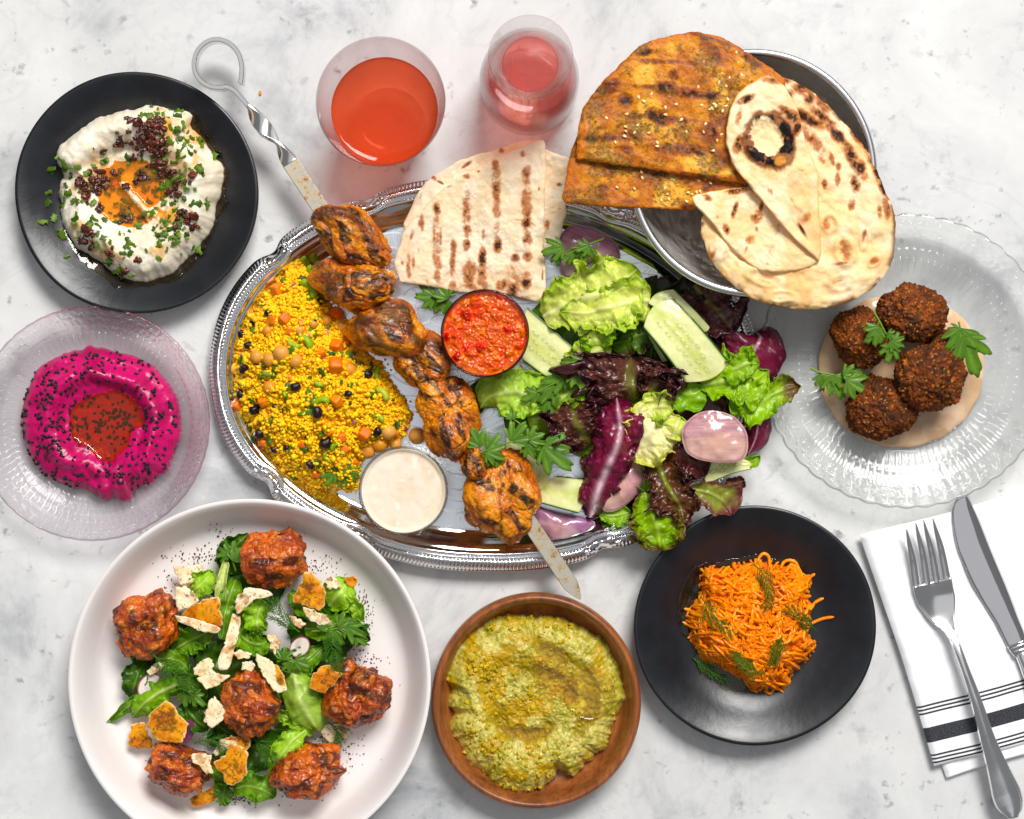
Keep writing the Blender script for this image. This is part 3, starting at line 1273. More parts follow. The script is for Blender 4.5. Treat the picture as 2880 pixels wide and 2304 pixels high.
    scatter("parsley_bit", HERBS, S, q([(1000, 400, 60, 40, 12), (1130, 350, 50, 25, 6), (1150, 540, 70, 70, 26), (1210, 600, 50, 50, 10), (1060, 680, 50, 40, 10), (1110, 780, 60, 60, 22), (990, 860, 70, 40, 14),
                                         (1060, 940, 60, 40, 10), (1090, 1130, 70, 90, 36), (1110, 1240, 60, 40, 10), (1310, 750, 40, 40, 7), (1310, 950, 40, 60, 6), (1380, 660, 20, 30, 3), (1240, 880, 30, 30, 6),
                                         (460, 770, 60, 30, 8), (480, 860, 60, 40, 6), (510, 950, 60, 40, 10), (760, 1330, 60, 50, 12), (680, 1210, 60, 40, 12), (830, 1220, 60, 40, 8), (520, 1170, 40, 50, 8),
                                         (720, 860, 60, 50, 10), (800, 1010, 60, 50, 10), (640, 1080, 40, 40, 7), (900, 720, 50, 30, 7), (400, 1000, 20, 60, 4), (390, 680, 15, 20, 2), (760, 1420, 30, 30, 4), (660, 690, 40, 30, 5), (900, 1100, 40, 30, 6), (1220, 1200, 40, 40, 5), (1290, 570, 20, 30, 5)]),
            root, (10, 27), .6, .10, .35, lambda x, y: max(zf(x, y), .0126) if ell(x, y, Z1(840, 920), 95, 95) < 1 else zf(x, y), .014)
    scatter("parsley_bit", HERBS, None, q([(320, 860, 15, 50, 3), (300, 970, 20, 5, 1), (330, 1080, 20, 10, 2), (400, 1170, 10, 30, 2), (1290, 1265, 20, 8, 2), (480, 1330, 30, 10, 1)]), root, (15, 34), .6, .15, .3, lambda x, y: float(pl(x, y)) + .001, .010)
    scatter("chili_crumb", CHILI, S, q([(980, 500, 55, 45, 32), (1040, 480, 30, 30, 10), (930, 600, 55, 40, 24), (1050, 620, 45, 45, 18), (1030, 720, 45, 40, 14), (1080, 760, 30, 40, 8), (1130, 860, 25, 40, 6),
                                         (700, 800, 60, 35, 14), (660, 870, 30, 20, 8), (590, 900, 20, 25, 5), (545, 845, 18, 18, 4), (620, 990, 25, 20, 4), (830, 1060, 60, 30, 10), (920, 800, 40, 30, 7), (1225, 1080, 30, 28, 11), (1265, 1130, 15, 18, 4),
                                         (580, 1170, 28, 25, 7), (560, 1230, 22, 25, 5), (910, 1340, 18, 16, 4), (740, 1290, 50, 12, 5), (1230, 840, 20, 18, 4), (800, 575, 18, 18, 3), (690, 640, 10, 8, 2), (825, 1405, 10, 8, 2), (1160, 1130, 14, 40, 4)]),
            root, (4, 11.5), .8, .3, .8, lambda x, y: max(zf(x, y), .0124) if ell(x, y, Z1(840, 920), 95, 95) < 1 else zf(x, y), .014)


labneh()


# ================================================================== beet dip
def beet():
    P = MAP(Z2, [(580, 312), (680, 335), (760, 348), (900, 392), (1010, 450), (1100, 540), (1170, 640), (1200, 760), (1208, 900), (1170, 1040), (1120, 1160), (1000, 1248), (890, 1290), (872, 1350), (820, 1372),
                 (770, 1348), (690, 1360), (560, 1300), (400, 1260), (280, 1190), (190, 1090), (140, 960), (122, 820), (140, 660), (200, 540), (250, 450), (340, 392), (460, 355), (530, 342)])
    c0 = Z2(680, 850)
    S = Star(P, c0, 4, 22, 6)
    pool1, pool2 = Z2(725, 820), Z2(690, 1130)

    def top(x, y, t):
        h = .0150 * dome(t, 4.5, .55)
        a = np.arctan2(y - c0[1], x - c0[0])
        h = h + .0042 * np.exp(-((t - .66) / .16) ** 2)
        h = h - .0090 * np.exp(-ell(x, y, pool1, 138, 108, -10) ** 4)
        h = h - .0052 * np.exp(-ell(x, y, pool2, 92, 56, -25) ** 3)
        h = h + .0014 * np.exp(-(pathd(x, y, MAP(Z2, [(480, 1010), (640, 1035), (800, 1010), (920, 900)])) / 20) ** 2)
        h = h + .0012 * np.sin(t * 19 - a * 1.0 + 1.5 * n2(x, y, 120, 8)) * sst(.38, .55, t) * (1 - sst(.86, .98, t))
        h = h + .0007 * n2(x, y, 46, 12, 3) + .00022 * n2(x, y, 14, 13, 2)
        return .0045 + np.maximum(h, .0002) * sst(1.0, .985, t)

    def col(x, y, t):
        b = mixc(lin((196, 14, 98)), lin((168, 8, 80)), sst(-.3, .6, n2(x, y, 45, 31, 4)))
        return mixc(b, lin((214, 48, 124)), sst(.25, .8, n2(x, y, 9, 33, 3)) * .55)
    V, F, c = S.build(110, 330, top, lambda x, y, t: np.full(x.shape, .0046), .014, col, 1.25)
    root = thing("beet_dip", c0[0], c0[1], .0046, "swirled magenta beet dip with oil pools and black seeds", "dip", zref=.014)
    root = add("beet_puree", V, F, food("beet_puree", .30, .45, .08, 700, .25, 700, .0004, sss=.15, sss_col=(1, .2, .5)), root, c)
    m = oil("amber_oil", (.80, .26, .05), 1.46, .05)
    pool("oil_pool", S, top, pool1, 150, .0130, m, root, .014, .0014)
    pool("oil_pool", S, top, pool2, 110, .0140, m, root, .014, .0012)
    # nigella seeds
    V, F = ico(2)
    V = V * np.array([1.0, .56, .5])
    V[:, 1] *= 1 - .35 * V[:, 0]
    V[:, 2] *= 1 - .25 * V[:, 0]
    m = food("nigella_seed", .42, .4, .3, 2000, .5, 2500, .0002, base=C(16, 13, 18), rnd=C(30, 25, 34))
    seed_me = shape_mesh("black_seed", V, F, m)
    zf = lambda x, y: float(top(np.array([x]), np.array([y]), np.clip(np.array([S.t(x, y)]), 0, .99))[0])
    dens = [((285, 1010), 130, 100, 2.6), ((370, 620), 130, 120, 1.7), ((400, 800), 110, 170, 1.1), ((740, 830), 190, 150, 2.0), ((1030, 780), 120, 190, 1.2), ((690, 420), 300, 70, 1.2),
            ((350, 1220), 200, 60, 1.6), ((1000, 1080), 140, 120, .8), ((160, 780), 40, 250, 1.5), ((900, 1200), 150, 60, .8), ((960, 440), 60, 50, 1.4), ((700, 1150), 120, 60, .8)]
    pts = []
    while len(pts) < 520:
        x, y = Z2(random.uniform(110, 1215), random.uniform(310, 1370))
        t = float(S.t(x, y))
        if t > .99: continue
        d = .32 + sum(k * math.exp(-float(ell(x, y, Z2(*c_), rx / 2.395, ry / 2.395)) ** 2 * 1.2) for c_, rx, ry, k in dens)
        if random.random() < d / 2.6:
            pts.append((x, y, t))
    pts.sort(key=lambda p: -random.random())
    rest = []
    for i, (x, y, t) in enumerate(pts):
        s = random.uniform(5.2, 7.2) * U
        p = W(x, y, zf(x, y) + .25 * s, .014)
        rot = (random.uniform(-.4, .4), random.uniform(-.4, .4), random.uniform(0, 6.28))
        if i < 300:
            inst("black_seed", seed_me, p, rot, (s, s, s), root)
        else:
            Mx = np.array(Euler(rot).to_matrix())
            rest.append(((V * s) @ Mx.T + p, F))
    V2, F2 = merge(rest)
    add("black_seeds", V2, F2, m, root, kind="stuff")


beet()


# ================================================================== green pistachio dip
def pistachio():
    P = MAP(Z4, [(450, 242), (600, 228), (800, 240), (1000, 262), (1150, 322), (1320, 412), (1400, 560), (1440, 700), (1470, 850), (1410, 960), (1345, 1120), (1290, 1240), (1180, 1330), (1080, 1420), (970, 1390), (900, 1480),
                 (760, 1560), (650, 1572), (550, 1530), (450, 1480), (395, 1400), (300, 1345), (220, 1190), (132, 1080), (185, 970), (138, 870), (165, 780), (100, 680), (150, 560), (200, 430), (290, 340), (400, 308)])
    c0 = Z4(790, 900)
    S = Star(P, c0, 9, 13, 2)
    swirl = MAP(Z4, [(520, 1000), (600, 1070), (720, 1110), (840, 1090), (890, 1040)])
    sw2 = MAP(Z4, [(820, 450), (1000, 530), (1150, 640), (1220, 780), (1200, 960), (1100, 1080)])
    sw3 = MAP(Z4, [(700, 640), (860, 640), (1010, 720), (1060, 820)])
    sw4 = MAP(Z4, [(560, 600), (470, 720), (470, 870), (560, 960), (700, 980)])

    def top(x, y, t):
        h = .0160 * dome(t, 4, .55) + .0035 * np.exp(-((t - .70) / .18) ** 2)
        h = h - .0050 * np.exp(-(pathd(x, y, swirl) / 22) ** 2) - .0038 * np.exp(-(pathd(x, y, sw2) / 26) ** 2)
        h = h - .0026 * np.exp(-(pathd(x, y, sw3) / 20) ** 2) - .0026 * np.exp(-(pathd(x, y, sw4) / 20) ** 2)
        h = h - .0030 * np.exp(-ell(x, y, Z4(820, 800), 120, 100) ** 2)
        d, c = w2(x, y, 9, 3)
        h = h + .0011 * n2(x, y, 24, 12, 4) + .0006 * n2(x, y, 8, 13, 3) + .0004 * (1 - np.clip(d, 0, 1))
        return .0055 + np.maximum(h, .0002) * sst(1.0, .985, t)

    def col(x, y, t):
        b = mixc(lin((204, 190, 100)), lin((166, 156, 54)), sst(-.4, .6, n2(x, y, 30, 31, 4)))
        d, c = w2(x, y, 7, 5)
        b = mixc(b, lin((226, 214, 146)), (c > .72) * (1 - sst(.2, .5, d)) * .8)
        b = mixc(b, lin((120, 124, 40)), sst(.45, .85, n2(x, y, 9, 41, 3)) * .6)
        b = mixc(b, lin((60, 70, 22)), ((c < .07) & (d < .4)) * .7)
        dust = sst(.15, .75, n2(x, y, 60, 61, 3) + .55 * np.exp(-(pathd(x, y, sw4) / 60) ** 2) + .5 * np.exp(-ell(x, y, Z4(800, 300), 140, 40) ** 2) + .3 * n2(x, y, 8, 62))
        b = mixc(b, lin((184, 144, 22)), dust * .85)
        oilf = np.maximum.reduce([np.exp(-(pathd(x, y, p) / 26) ** 2) for p in (swirl, sw2, sw3)])
        return mixc(b, lin((150, 126, 16)), sst(.25, .8, oilf + .3 * n2(x, y, 12, 63)) * .85)
    V, F, c = S.build(135, 370, top, lambda x, y, t: np.full(x.shape, .0052), .015, col, 1.2)
    root = thing("pistachio_dip", c0[0], c0[1], .0052, "coarse yellow green dip with pistachio crumbs and olive oil", "dip", zref=.015)
    root = add("green_paste", V, F, food("green_paste", .36, .45, .16, 900, .4, 1100, .0005, sat=1.05), root, c)
    zf = lambda x, y: float(top(np.array([x]), np.array([y]), np.clip(np.array([S.t(x, y)]), 0, .985))[0])
    m = oil("olive_oil", (.95, .86, .40), 1.46, .02)
    for c_, dz, rm in (((700, 1085), .0017, 90), ((900, 545), .0012, 50), ((950, 755), .0010, 60), ((1190, 800), .0014, 70)):
        pool("oil_pool", S, top, Z4(*c_), rm, zf(*Z4(*c_)) + dz, m, root, .015, .0008)
    mm = food("pistachio_crumb", .5, .4, .3, 1500, .5, 1800, .0003, base=C(220, 186, 70), rnd=C(164, 146, 44))
    cm = crumb_meshes("pistachio_crumb", mm, 8, 2, .7, 14)
    q = lambda L: [(Z4(a, b) + (sx / 2.598, sy / 2.598, n)) for a, b, sx, sy, n in L]
    scatter("pistachio_crumb", cm, S, q([(600, 290, 150, 45, 50), (980, 330, 120, 50, 24), (370, 540, 80, 50, 30), (480, 760, 80, 120, 40), (680, 740, 80, 60, 16), (1000, 740, 60, 40, 10), (1090, 920, 60, 60, 16), (330, 1060, 100, 90, 26),
                                          (520, 1180, 100, 70, 26), (820, 1220, 120, 60, 22), (600, 1540, 60, 30, 14), (800, 1430, 90, 60, 16), (760, 860, 60, 40, 8), (870, 540, 40, 30, 4), (1340, 740, 60, 80, 10), (600, 1400, 120, 60, 12)]),
            root, (2.2, 6.6), .85, .2, .8, zf, .015)


pistachio()

# ================================================================== lumps of food
def lump(name, cx, cy, zc, ax, mat, colf, shapef, sub=5, rot=0.0, zref=None, parent=None, tilt=(0, 0), **kw):
    """ax: half axes in photograph pixels (x, y) and metres (z); shapef(unit dirs) -> radial factor; colf(unit dirs, factor) -> colour"""
    V, F = ico(sub)
    d = shapef(V)
    P = V * (d / np.percentile(d, 55))[:, None]
    col = colf(V, d)
    zref = zc if zref is None else zref
    k = U * (H - zref) / H
    P = P * np.array([ax[0] * k, ax[1] * k, ax[2]])
    R = np.array(Euler((math.radians(tilt[0]), math.radians(tilt[1]), math.radians(-rot))).to_matrix())
    P = P @ R.T
    P = P + W(cx, cy, zc, zref)
    return add(name, P, F, mat, parent, col, **kw)


def meatballs():
    mat = food("glazed_meatball", .26, .5, .4, 1000, .7, 1100, .0008, coat=.35, coat_rough=.1, crag=(420, .7, .0014), sat=1.02)
    spec = [((1088, 362), 168, 160, 0, "glazed meatball at the top of the fattoush plate"),
            ((432, 705), 160, 190, 35, "glazed meatball at the left of the fattoush plate"),
            ((975, 1132), 155, 162, 0, "glazed meatball in the middle of the fattoush plate"),
            ((1545, 1078), 172, 168, 20, "glazed meatball at the right of the fattoush plate near the wooden plate"),
            ((605, 1465), 172, 128, 20, "oblong glazed meatball at the lower left of the fattoush plate"),
            ((1283, 1475), 180, 142, -8, "glazed meatball at the lower right of the fattoush plate")]
    for i, (c, rx, ry, rot, lab) in enumerate(spec):
        sd = i * 13 + 5

        def shp(V, sd=sd):
            Q = V + .22 * np.stack([fbm(V * 3 + sd + k, 2, k) for k in (1, 2, 3)], -1)
            d, cid = worley(Q * 2.2 + sd, sd)
            d2, c2 = worley(Q * 6.5 + sd, sd + 3)
            return .90 + .22 * fbm(V * 1.4 + sd, 3, sd) + .14 * (0.5 - d) + .05 * (.5 - d2) * (.3 + c2) + .03 * fbm(V * 9 + sd, 3, sd + 8)

        def col(V, d, sd=sd):
            n = fbm(V * 2.2 + sd, 4, sd + 20)
            b = mixc(lin((210, 98, 18)), lin((158, 58, 9)), sst(-.5, .5, n))
            b = mixc(b, lin((216, 132, 30)), sst(.3, .8, fbm(V * 5 + sd, 3, sd + 31)) * .7)
            b = mixc(b, lin((64, 22, 6)), sst(.05, .55, fbm(V * 3.1 + sd, 4, sd + 44)) * .85)
            w, wc = worley(V * 9 + sd, sd + 51)
            b = mixc(b, lin((48, 14, 8)), ((wc > .8) & (w < .3)) * .6)
            return mixc(b, lin((226, 150, 60)), ((wc < .05) & (w < .35)) * .6)
        x, y = Z3(*c)
        zc = .0215 if i != 2 else .030
        lump("meatball", x, y, zc, (rx / 1.867, ry / 1.867, .0175), mat, col, shp, 6, rot, label=lab, cat="meatball", group="glazed meatballs on the fattoush")


meatballs()


def falafel():
    cx, cy, R = FAL
    c0 = Z7(803, 935)
    S = Star(circ(c0, 233, 218, 36, 0, .012, 4), c0, 2, 40, 5)

    def scol(x, y, t):
        b = mixc(lin((216, 184, 152)), lin((206, 172, 140)), sst(-.3, .6, n2(x, y, 60, 3)))
        b = mixc(b, lin((230, 206, 182)), sst(.2, .7, n2(x, y, 50, 9) + .4 * np.exp(-ell(x, y, Z7(1090, 1180), 70, 60) ** 2)) * .6)
        return b
    V, F, c = S.build(50, 260, lambda x, y, t: .0046 + .0042 * dome(t, 10, .5) + .0003 * n2(x, y, 40, 2), lambda x, y, t: np.full(x.shape, .0047), .007, scol, 1.6)
    add("tahini_pool", V, F, food("beige_tahini", .22, .42, .03, 500, .05, 500, .0003, sss=.15, sss_col=(1, .7, .5)), None, c,
        label="round pool of beige tahini under the falafel", cat="sauce")
    mat = food("falafel_crust", .62, .3, .45, 1300, .8, 1500, .0008)
    spec = [((1040, 850), 125, 150, 20, .022, (0, 14), "falafel half hidden behind the front right falafel, under a parsley leaf"),
            ((572, 758), 156, 172, -20, .024, (0, -6), "falafel at the left of the pile with parsley on it"),
            ((690, 1140), 188, 186, 20, .022, (8, -6), "lowest falafel of the pile, towards the bottom of the plate"),
            ((860, 612), 197, 172, 10, .028, (-8, 0), "uppermost falafel of the pile, nearest the naan"),
            ((965, 975), 196, 200, 30, .034, (4, 6), "front right falafel lying on top of the others")]
    for i, (c, rx, ry, rot, zc, tilt, lab) in enumerate(spec):
        sd = i * 17 + 3

        def shp(V, sd=sd):
            Q = V + .12 * np.stack([fbm(V * 4 + sd + k, 3, k) for k in (1, 2, 3)], -1)
            d, cid = worley(Q * 5 + sd, sd)
            d2, c2 = worley(Q * 12 + sd, sd + 5)
            return .95 + .13 * fbm(V * 1.2 + sd, 2, sd) + .11 * (.55 - d) * (.4 + cid) + .08 * (.5 - d2) * (.3 + c2) + .06 * fbm(V * 15 + sd, 3, sd + 8)

        def col(V, d, sd=sd):
            Q = V + .14 * np.stack([fbm(V * 6 + sd + k, 3, k) for k in (1, 2, 3)], -1)
            b = mixc(lin((128, 64, 20)), lin((82, 40, 14)), sst(-.4, .5, fbm(V * 3 + sd, 4, sd + 2)))
            w, wc = worley(Q * 8 + sd, sd + 21)
            b = mixc(b, lin((196, 104, 28)), ((wc > .66) * (1 - sst(.3, .55, w))) * .85)
            w2_, wc2 = worley(Q * 11 + sd, sd + 33)
            b = mixc(b, lin((26, 18, 10)), ((wc2 > .6) * (1 - sst(.3, .6, w2_))) * .85)
            b = mixc(b, lin((46, 50, 22)), ((wc2 < .12) & (w2_ < .5)) * .7)
            w3, wc3 = worley(V * 16 + sd, sd + 37)
            return mixc(b, lin((226, 190, 130)), ((wc3 > .93) & (w3 < .35)) * .7)
        x, y = Z7(*c)
        lump("falafel", x, y, zc, (rx / 1.9827 * .95, ry / 1.9827 * .95, .0130), mat, col, shp, 6, rot, tilt=tilt, label=lab, cat="falafel", group="falafel on the glass plate")


falafel()


# ================================================================== kebab and skewer
SK_Z = .0255


def skewer():
    root = thing("skewer", *B6(620, 690), .020, "long flat steel skewer with ring handle through the chicken", "skewer", zref=SK_Z)
    m = NT("worn_steel")
    n = m.noise(160, 5, 0.65)
    stain = m.ramp(n, [(0.44, (.80, .74, .62)), (0.58, (.62, .45, .24)), (0.68, (.10, .05, .03))])
    m.base(stain)
    m.set(Metallic=1.0)
    m.link(m.ramp(n, [(0.4, .26), (0.7, .55)]), m.b.inputs["Roughness"])
    clean = NT("clean_steel")
    clean.base((.74, .73, .72))
    clean.set(Metallic=1.0, Roughness=.24)
    clean.bump(clean.noise(300, 3), .06, .0004)
    ring = crom(MAP(B6, [(552, 485), (562, 400), (560, 320), (528, 220), (455, 140), (352, 105), (255, 130), (180, 205), (150, 310), (165, 400), (215, 470), (290, 512), (370, 522), (440, 518), (500, 550), (560, 615), (615, 680)]), 120)
    V, F = sweep(W(ring[:, 0], ring[:, 1], np.full(120, SK_Z), SK_Z), .0098, .0029, math.pi / 2)
    add("ring_handle", V, F, clean.m, root, smooth=False)
    tw = crom(MAP(B6, [(608, 672), (740, 850), (865, 1000), (975, 1165)]), 120)
    V, F = sweep(W(tw[:, 0], tw[:, 1], np.full(120, SK_Z), SK_Z), .0098, .0028, np.linspace(math.pi / 2, math.pi / 2 + math.pi * 1.5, 120))
    add("twisted_neck", V, F, clean.m, root)
    p0, p1 = B6(968, 1155), pv(1222, 1262)
    n = 60
    t = np.linspace(0, 1, n)
    wd = np.interp(t, [0, .972, 1], [.0102, .0098, .0014])
    off = np.interp(t, [0, .972, 1], [0, 0, .0035])
    x = p0[0] + (p1[0] - p0[0]) * t
    y = p0[1] + (p1[1] - p0[1]) * t
    V, F = sweep(W(x, y, np.full(n, SK_Z), SK_Z), wd, .0016, 0)
    add("blade", V, F, m.m, root, smooth=False)


skewer()


def chicken():
    mat = food("grilled_chicken", .28, .5, .4, 800, .7, 700, .0010, coat=.3, coat_rough=.14, crag=(300, .25, .0010), sat=1.16)
    # centre (kebab zoom), half axes, rotation, grill mark angle, label
    spec = [((195, 165), 158, 108, 38, 50, .0265, "charred uppermost chicken piece nearest the skewer ring"),
            ((262, 372), 150, 108, 8, 100, .0265, "second chicken piece from the skewer ring, beside the pita tip"),
            ((375, 565), 162, 118, 12, 30, .0275, "third chicken piece from the skewer ring, with crossed grill marks"),
            ((515, 710), 130, 108, 32, 70, .0250, "fourth chicken piece on the skewer, left of the salsa bowl"),
            ((610, 860), 138, 110, 48, 80, .0250, "fifth chicken piece on the skewer, left of the pale lettuce"),
            ((640, 1000), 136, 105, 55, 60, .0250, "sixth chicken piece on the skewer, above the tahini bowl"),
            ((735, 1120), 82, 60, 50, 60, .0230, "small narrow chicken piece just above the lowest one"),
            ((862, 1270), 130, 190, -18, 30, .0270, "lowest chicken piece near the skewer tip with dark grill marks")]
    for i, (c, rx, ry, rot, ga, zc, lab) in enumerate(spec):
        sd = i * 19 + 4

        def shp(V, sd=sd):
            fold = np.abs(fbm(V * np.array([1.6, 1.1, 1.6]) + sd, 2, sd + 6))
            Q = V + .25 * np.stack([fbm(V * 2 + sd + k, 2, k) for k in (1, 2, 3)], -1)
            f2 = np.abs(fbm(Q * np.array([1.2, 2.6, 2.0]) + sd, 2, sd + 16))
            return .93 + .30 * fbm(V * .9 + sd, 2, sd) - .12 * np.exp(-(fold / .05) ** 2) - .04 * np.exp(-(f2 / .07) ** 2) + .035 * fbm(Q * 4 + sd, 4, sd + 2) + .02 * fbm(V * 14 + sd, 2, sd + 9)

        def col(V, d, sd=sd, ga=ga):
            n = fbm(V * 2 + sd, 4, sd + 12)
            b = mixc(lin((236, 144, 16)), lin((198, 98, 5)), sst(-.45, .5, n))
            b = mixc(b, lin((150, 64, 6)), sst(.1, .7, fbm(V * 3 + sd, 4, sd + 23)) * .65)
            b = mixc(b, lin((222, 150, 52)), sst(.25, .8, fbm(V * 5 + sd, 3, sd + 35)) * .5)
            a = math.radians(ga)
            u = V[:, 0] * math.cos(a) + V[:, 1] * math.sin(a) + .10 * fbm(V * 2.2 + sd, 2, sd + 3)
            bars = np.abs(((u * 1.7 + .13 * sd) % 1) - .5)
            char = (1 - sst(.18, .24, bars)) * sst(-.25, .1, fbm(V * 1.9 + sd, 3, sd + 41) + .10) * sst(.1, .5, V[:, 2])
            char = np.maximum(char, sst(.36, .62, fbm(V * 1.7 + sd, 4, sd + 47)) * .92 * sst(-.2, .3, V[:, 2]))
            char = char * (.85 + .4 * fbm(V * 9 + sd, 3, sd + 5))
            tips = sst(.0, .14, d - np.median(d) + .05 * fbm(V * 6 + sd, 2, sd + 71)) * sst(.0, .5, fbm(V * 1.3 + sd, 2, sd + 77) + .15) * sst(.2, .6, V[:, 2])
            char = np.maximum(char, tips * .8)
            return mixc(b, lin((26, 11, 6)), np.clip(char, 0, .97))
        x, y = B7(*c)
        lump("chicken_piece", x, y, zc, (rx / 1.5127 * 1.08, ry / 1.5127 * 1.0, .0165), mat, col, shp, 6, rot, label=lab, cat="chicken", group="grilled chicken pieces on the skewer")
    # narrow folded flap joined to the lowest piece
    sd = 91
    x, y = B7(735, 1165)


chicken()


# ================================================================== couscous salad
def couscous():
    P = MAP(B3, [(440, 315), (500, 340), (560, 420), (610, 500), (700, 600), (770, 720), (850, 790), (905, 880), (1000, 1000), (1005, 1080), (935, 1185), (830, 1225), (760, 1290), (745, 1400), (680, 1425), (600, 1410), (500, 1395), (400, 1350), (290, 1245), (200, 1135), (140, 1020),
                 (112, 870), (135, 740), (195, 590), (265, 490), (330, 400), (390, 340)])
    c0 = B3(530, 900)
    S = Star(P, c0, 8, 16, 5)

    def top(x, y, t):
        h = .028 * dome(t, 2.4, .75) + .0030 * n2(x, y, 46, 3, 3) * dome(t, 4, .5) + .0016 * n2(x, y, 15, 5, 2)
        return .0042 + np.maximum(h, .0004)

    def col(x, y, t):
        return mixc(lin((238, 178, 14)), lin((206, 138, 6)), sst(-.4, .5, n2(x, y, 14, 9)))
    V, F, c = S.build(90, 300, top, lambda x, y, t: np.full(x.shape, .0042), .018, col, 1.2)
    root = thing("couscous_salad", c0[0], c0[1], .0042, "yellow couscous salad with chickpeas raisins and carrot on the tray", "salad", zref=.018)
    heap = add("couscous_heap", V, F, food("couscous_base", .6, .3, .3, 900, .6, 1000, .0006), root, c)
    zf = lambda x, y: top(np.array([x]), np.array([y]), np.clip(np.array([S.t(x, y)]), 0, .99))[0]
    # bigger pieces
    mk = lambda nm, b, r, **k: food(nm, k.pop('rough', .38), .4, .15, 900, .2, 700, .0004, base=C(*b), rnd=C(*r), **k)
    pea = []
    for k in range(3):
        V, F = ico(3)
        d = 1 + .05 * fbm(V * 1.5 + k, 2, k) - .10 * np.exp(-((V[:, 0]) / .14) ** 2) * (V[:, 1] > .2) + .16 * np.exp(-((V[:, 0] ** 2 + V[:, 2] ** 2) / .05)) * (V[:, 1] > 0)
        pea.append(shape_mesh("chickpea", V * d[:, None], F, mk("chickpea", (224, 170, 108), (210, 150, 80), sss=.1) if k == 0 else pea[0].materials[0]))
    rais = []
    for k in range(3):
        V, F = ico(3)
        d = 1 + .22 * -np.abs(fbm(V * 2.1 + k * 4, 3, k + 3)) + .1 * fbm(V * 1.2 + k, 2, k)
        rais.append(shape_mesh("raisin", V * d[:, None] * np.array([1, .75, .7]), F, mk("raisin", (18, 12, 18), (40, 24, 26), rough=.28) if k == 0 else rais[0].materials[0]))
    dice = []
    for k in range(3):
        V, F = ico(3)
        q = np.sign(V) * np.abs(V) ** .42
        q = q / np.abs(q).max() * (1 + .08 * fbm(V * 1.5 + k, 2, k)[:, None])
        dice.append(shape_mesh("carrot_dice", q * .82, F, mk("carrot_dice", (238, 136, 30), (230, 108, 18), sss=.1) if k == 0 else dice[0].materials[0]))
    m_cel = mk("celery", (178, 190, 84), (140, 172, 60), sss=.15)
    cel = []
    for k in range(3):
        a = np.linspace(-1.2, 1.2, 14)
        p = np.stack([np.cos(a) * .9 - .5, np.sin(a) * .9, np.zeros(14)], -1)
        V, F = tube(p, np.interp(np.arange(14), [0, 2, 11, 13], [.12, .36, .36, .12]), 8)
        V[:, 2] *= 1.2
        cel.append(shape_mesh("celery_slice", V, F, m_cel))
    m_on = mk("onion_bit", (206, 140, 150), (150, 62, 92))
    onb = crumb_meshes("onion_bit", m_on, 3, 2, .3, 9, (1, .7, .5))

    def put(nm, ms, pts, size, lift, tilt=.5):
        for p in pts:
            x, y = B3(p[0], p[1])
            s = (p[2] / 1.725 if len(p) > 2 else random.uniform(*size)) * U
            inst(nm, random.choice(ms), W(x, y, zf(x, y) + lift * s, .018), (random.uniform(-tilt, tilt), random.uniform(-tilt, tilt), random.uniform(0, 6.28)), (s, s, s), root)
    put("chickpea", pea, [(395, 752, 40), (338, 780, 38), (272, 768, 34), (465, 790, 34), (670, 615, 42), (600, 465, 28), (715, 830, 34), (335, 915, 34), (855, 1190, 40), (795, 1222, 40), (900, 1130, 38), (930, 1190, 30), (1035, 1150, 40), (320, 640, 26), (480, 640, 24), (600, 590, 28), (150, 830, 22), (545, 610, 22)], None, .12, 1.5)
    put("raisin", rais, [(185, 655, 28), (225, 710, 26), (205, 825, 30), (320, 553, 24), (243, 600, 22), (185, 950, 30), (255, 1020, 34), (465, 912, 30), (795, 850, 34), (570, 1035, 34), (605, 1180, 40), (850, 1130, 28), (280, 1135, 34), (525, 1290, 26), (140, 780, 20), (350, 1215, 26), (410, 1205, 22), (715, 945, 22), (545, 600, 18), (515, 1150, 18), (360, 1010, 18), (130, 700, 18)], None, .45, .8)
    put("carrot_dice", dice, [(358, 437, 34), (655, 808, 40), (655, 715, 34), (645, 560, 36), (585, 745, 24), (405, 585, 30), (165, 1000, 36), (300, 985, 24), (660, 980, 30), (785, 1140, 34), (680, 1155, 26), (695, 1215, 22), (290, 1180, 24), (735, 770, 16), (430, 640, 22), (350, 590, 24), (690, 680, 24), (490, 1190, 20)], None, .5, .7)
    put("celery_slice", cel, [(510, 440, 58), (530, 345, 40), (505, 700, 48), (455, 700, 40), (590, 990, 44), (855, 850, 40), (870, 950, 44), (585, 890, 34), (650, 1200, 30), (850, 1065, 36), (610, 1250, 30), (420, 940, 26), (560, 320, 30)], None, .35, .6)
    put("onion_bit", onb, [(440, 420, 16), (520, 665, 18), (605, 650, 16), (215, 1100, 20), (280, 1075, 14), (500, 470, 10), (240, 870, 16), (190, 760, 16), (740, 1080, 14), (975, 1110, 18), (1005, 1065, 14), (150, 900, 14), (390, 680, 12), (580, 620, 12)], None, .4, .6)
    for i in range(110):
        x, y = B3(random.uniform(130, 980), random.uniform(340, 1400))
        if S.t(x, y) > .97: continue
        s = random.uniform(14, 34) * U
        inst("parsley_bit", random.choice(HERBS), W(x, y, zf(x, y) + .0012, .018), (random.uniform(-.5, .5), random.uniform(-.5, .5), random.uniform(0, 6.28)), (s, s, s), root)
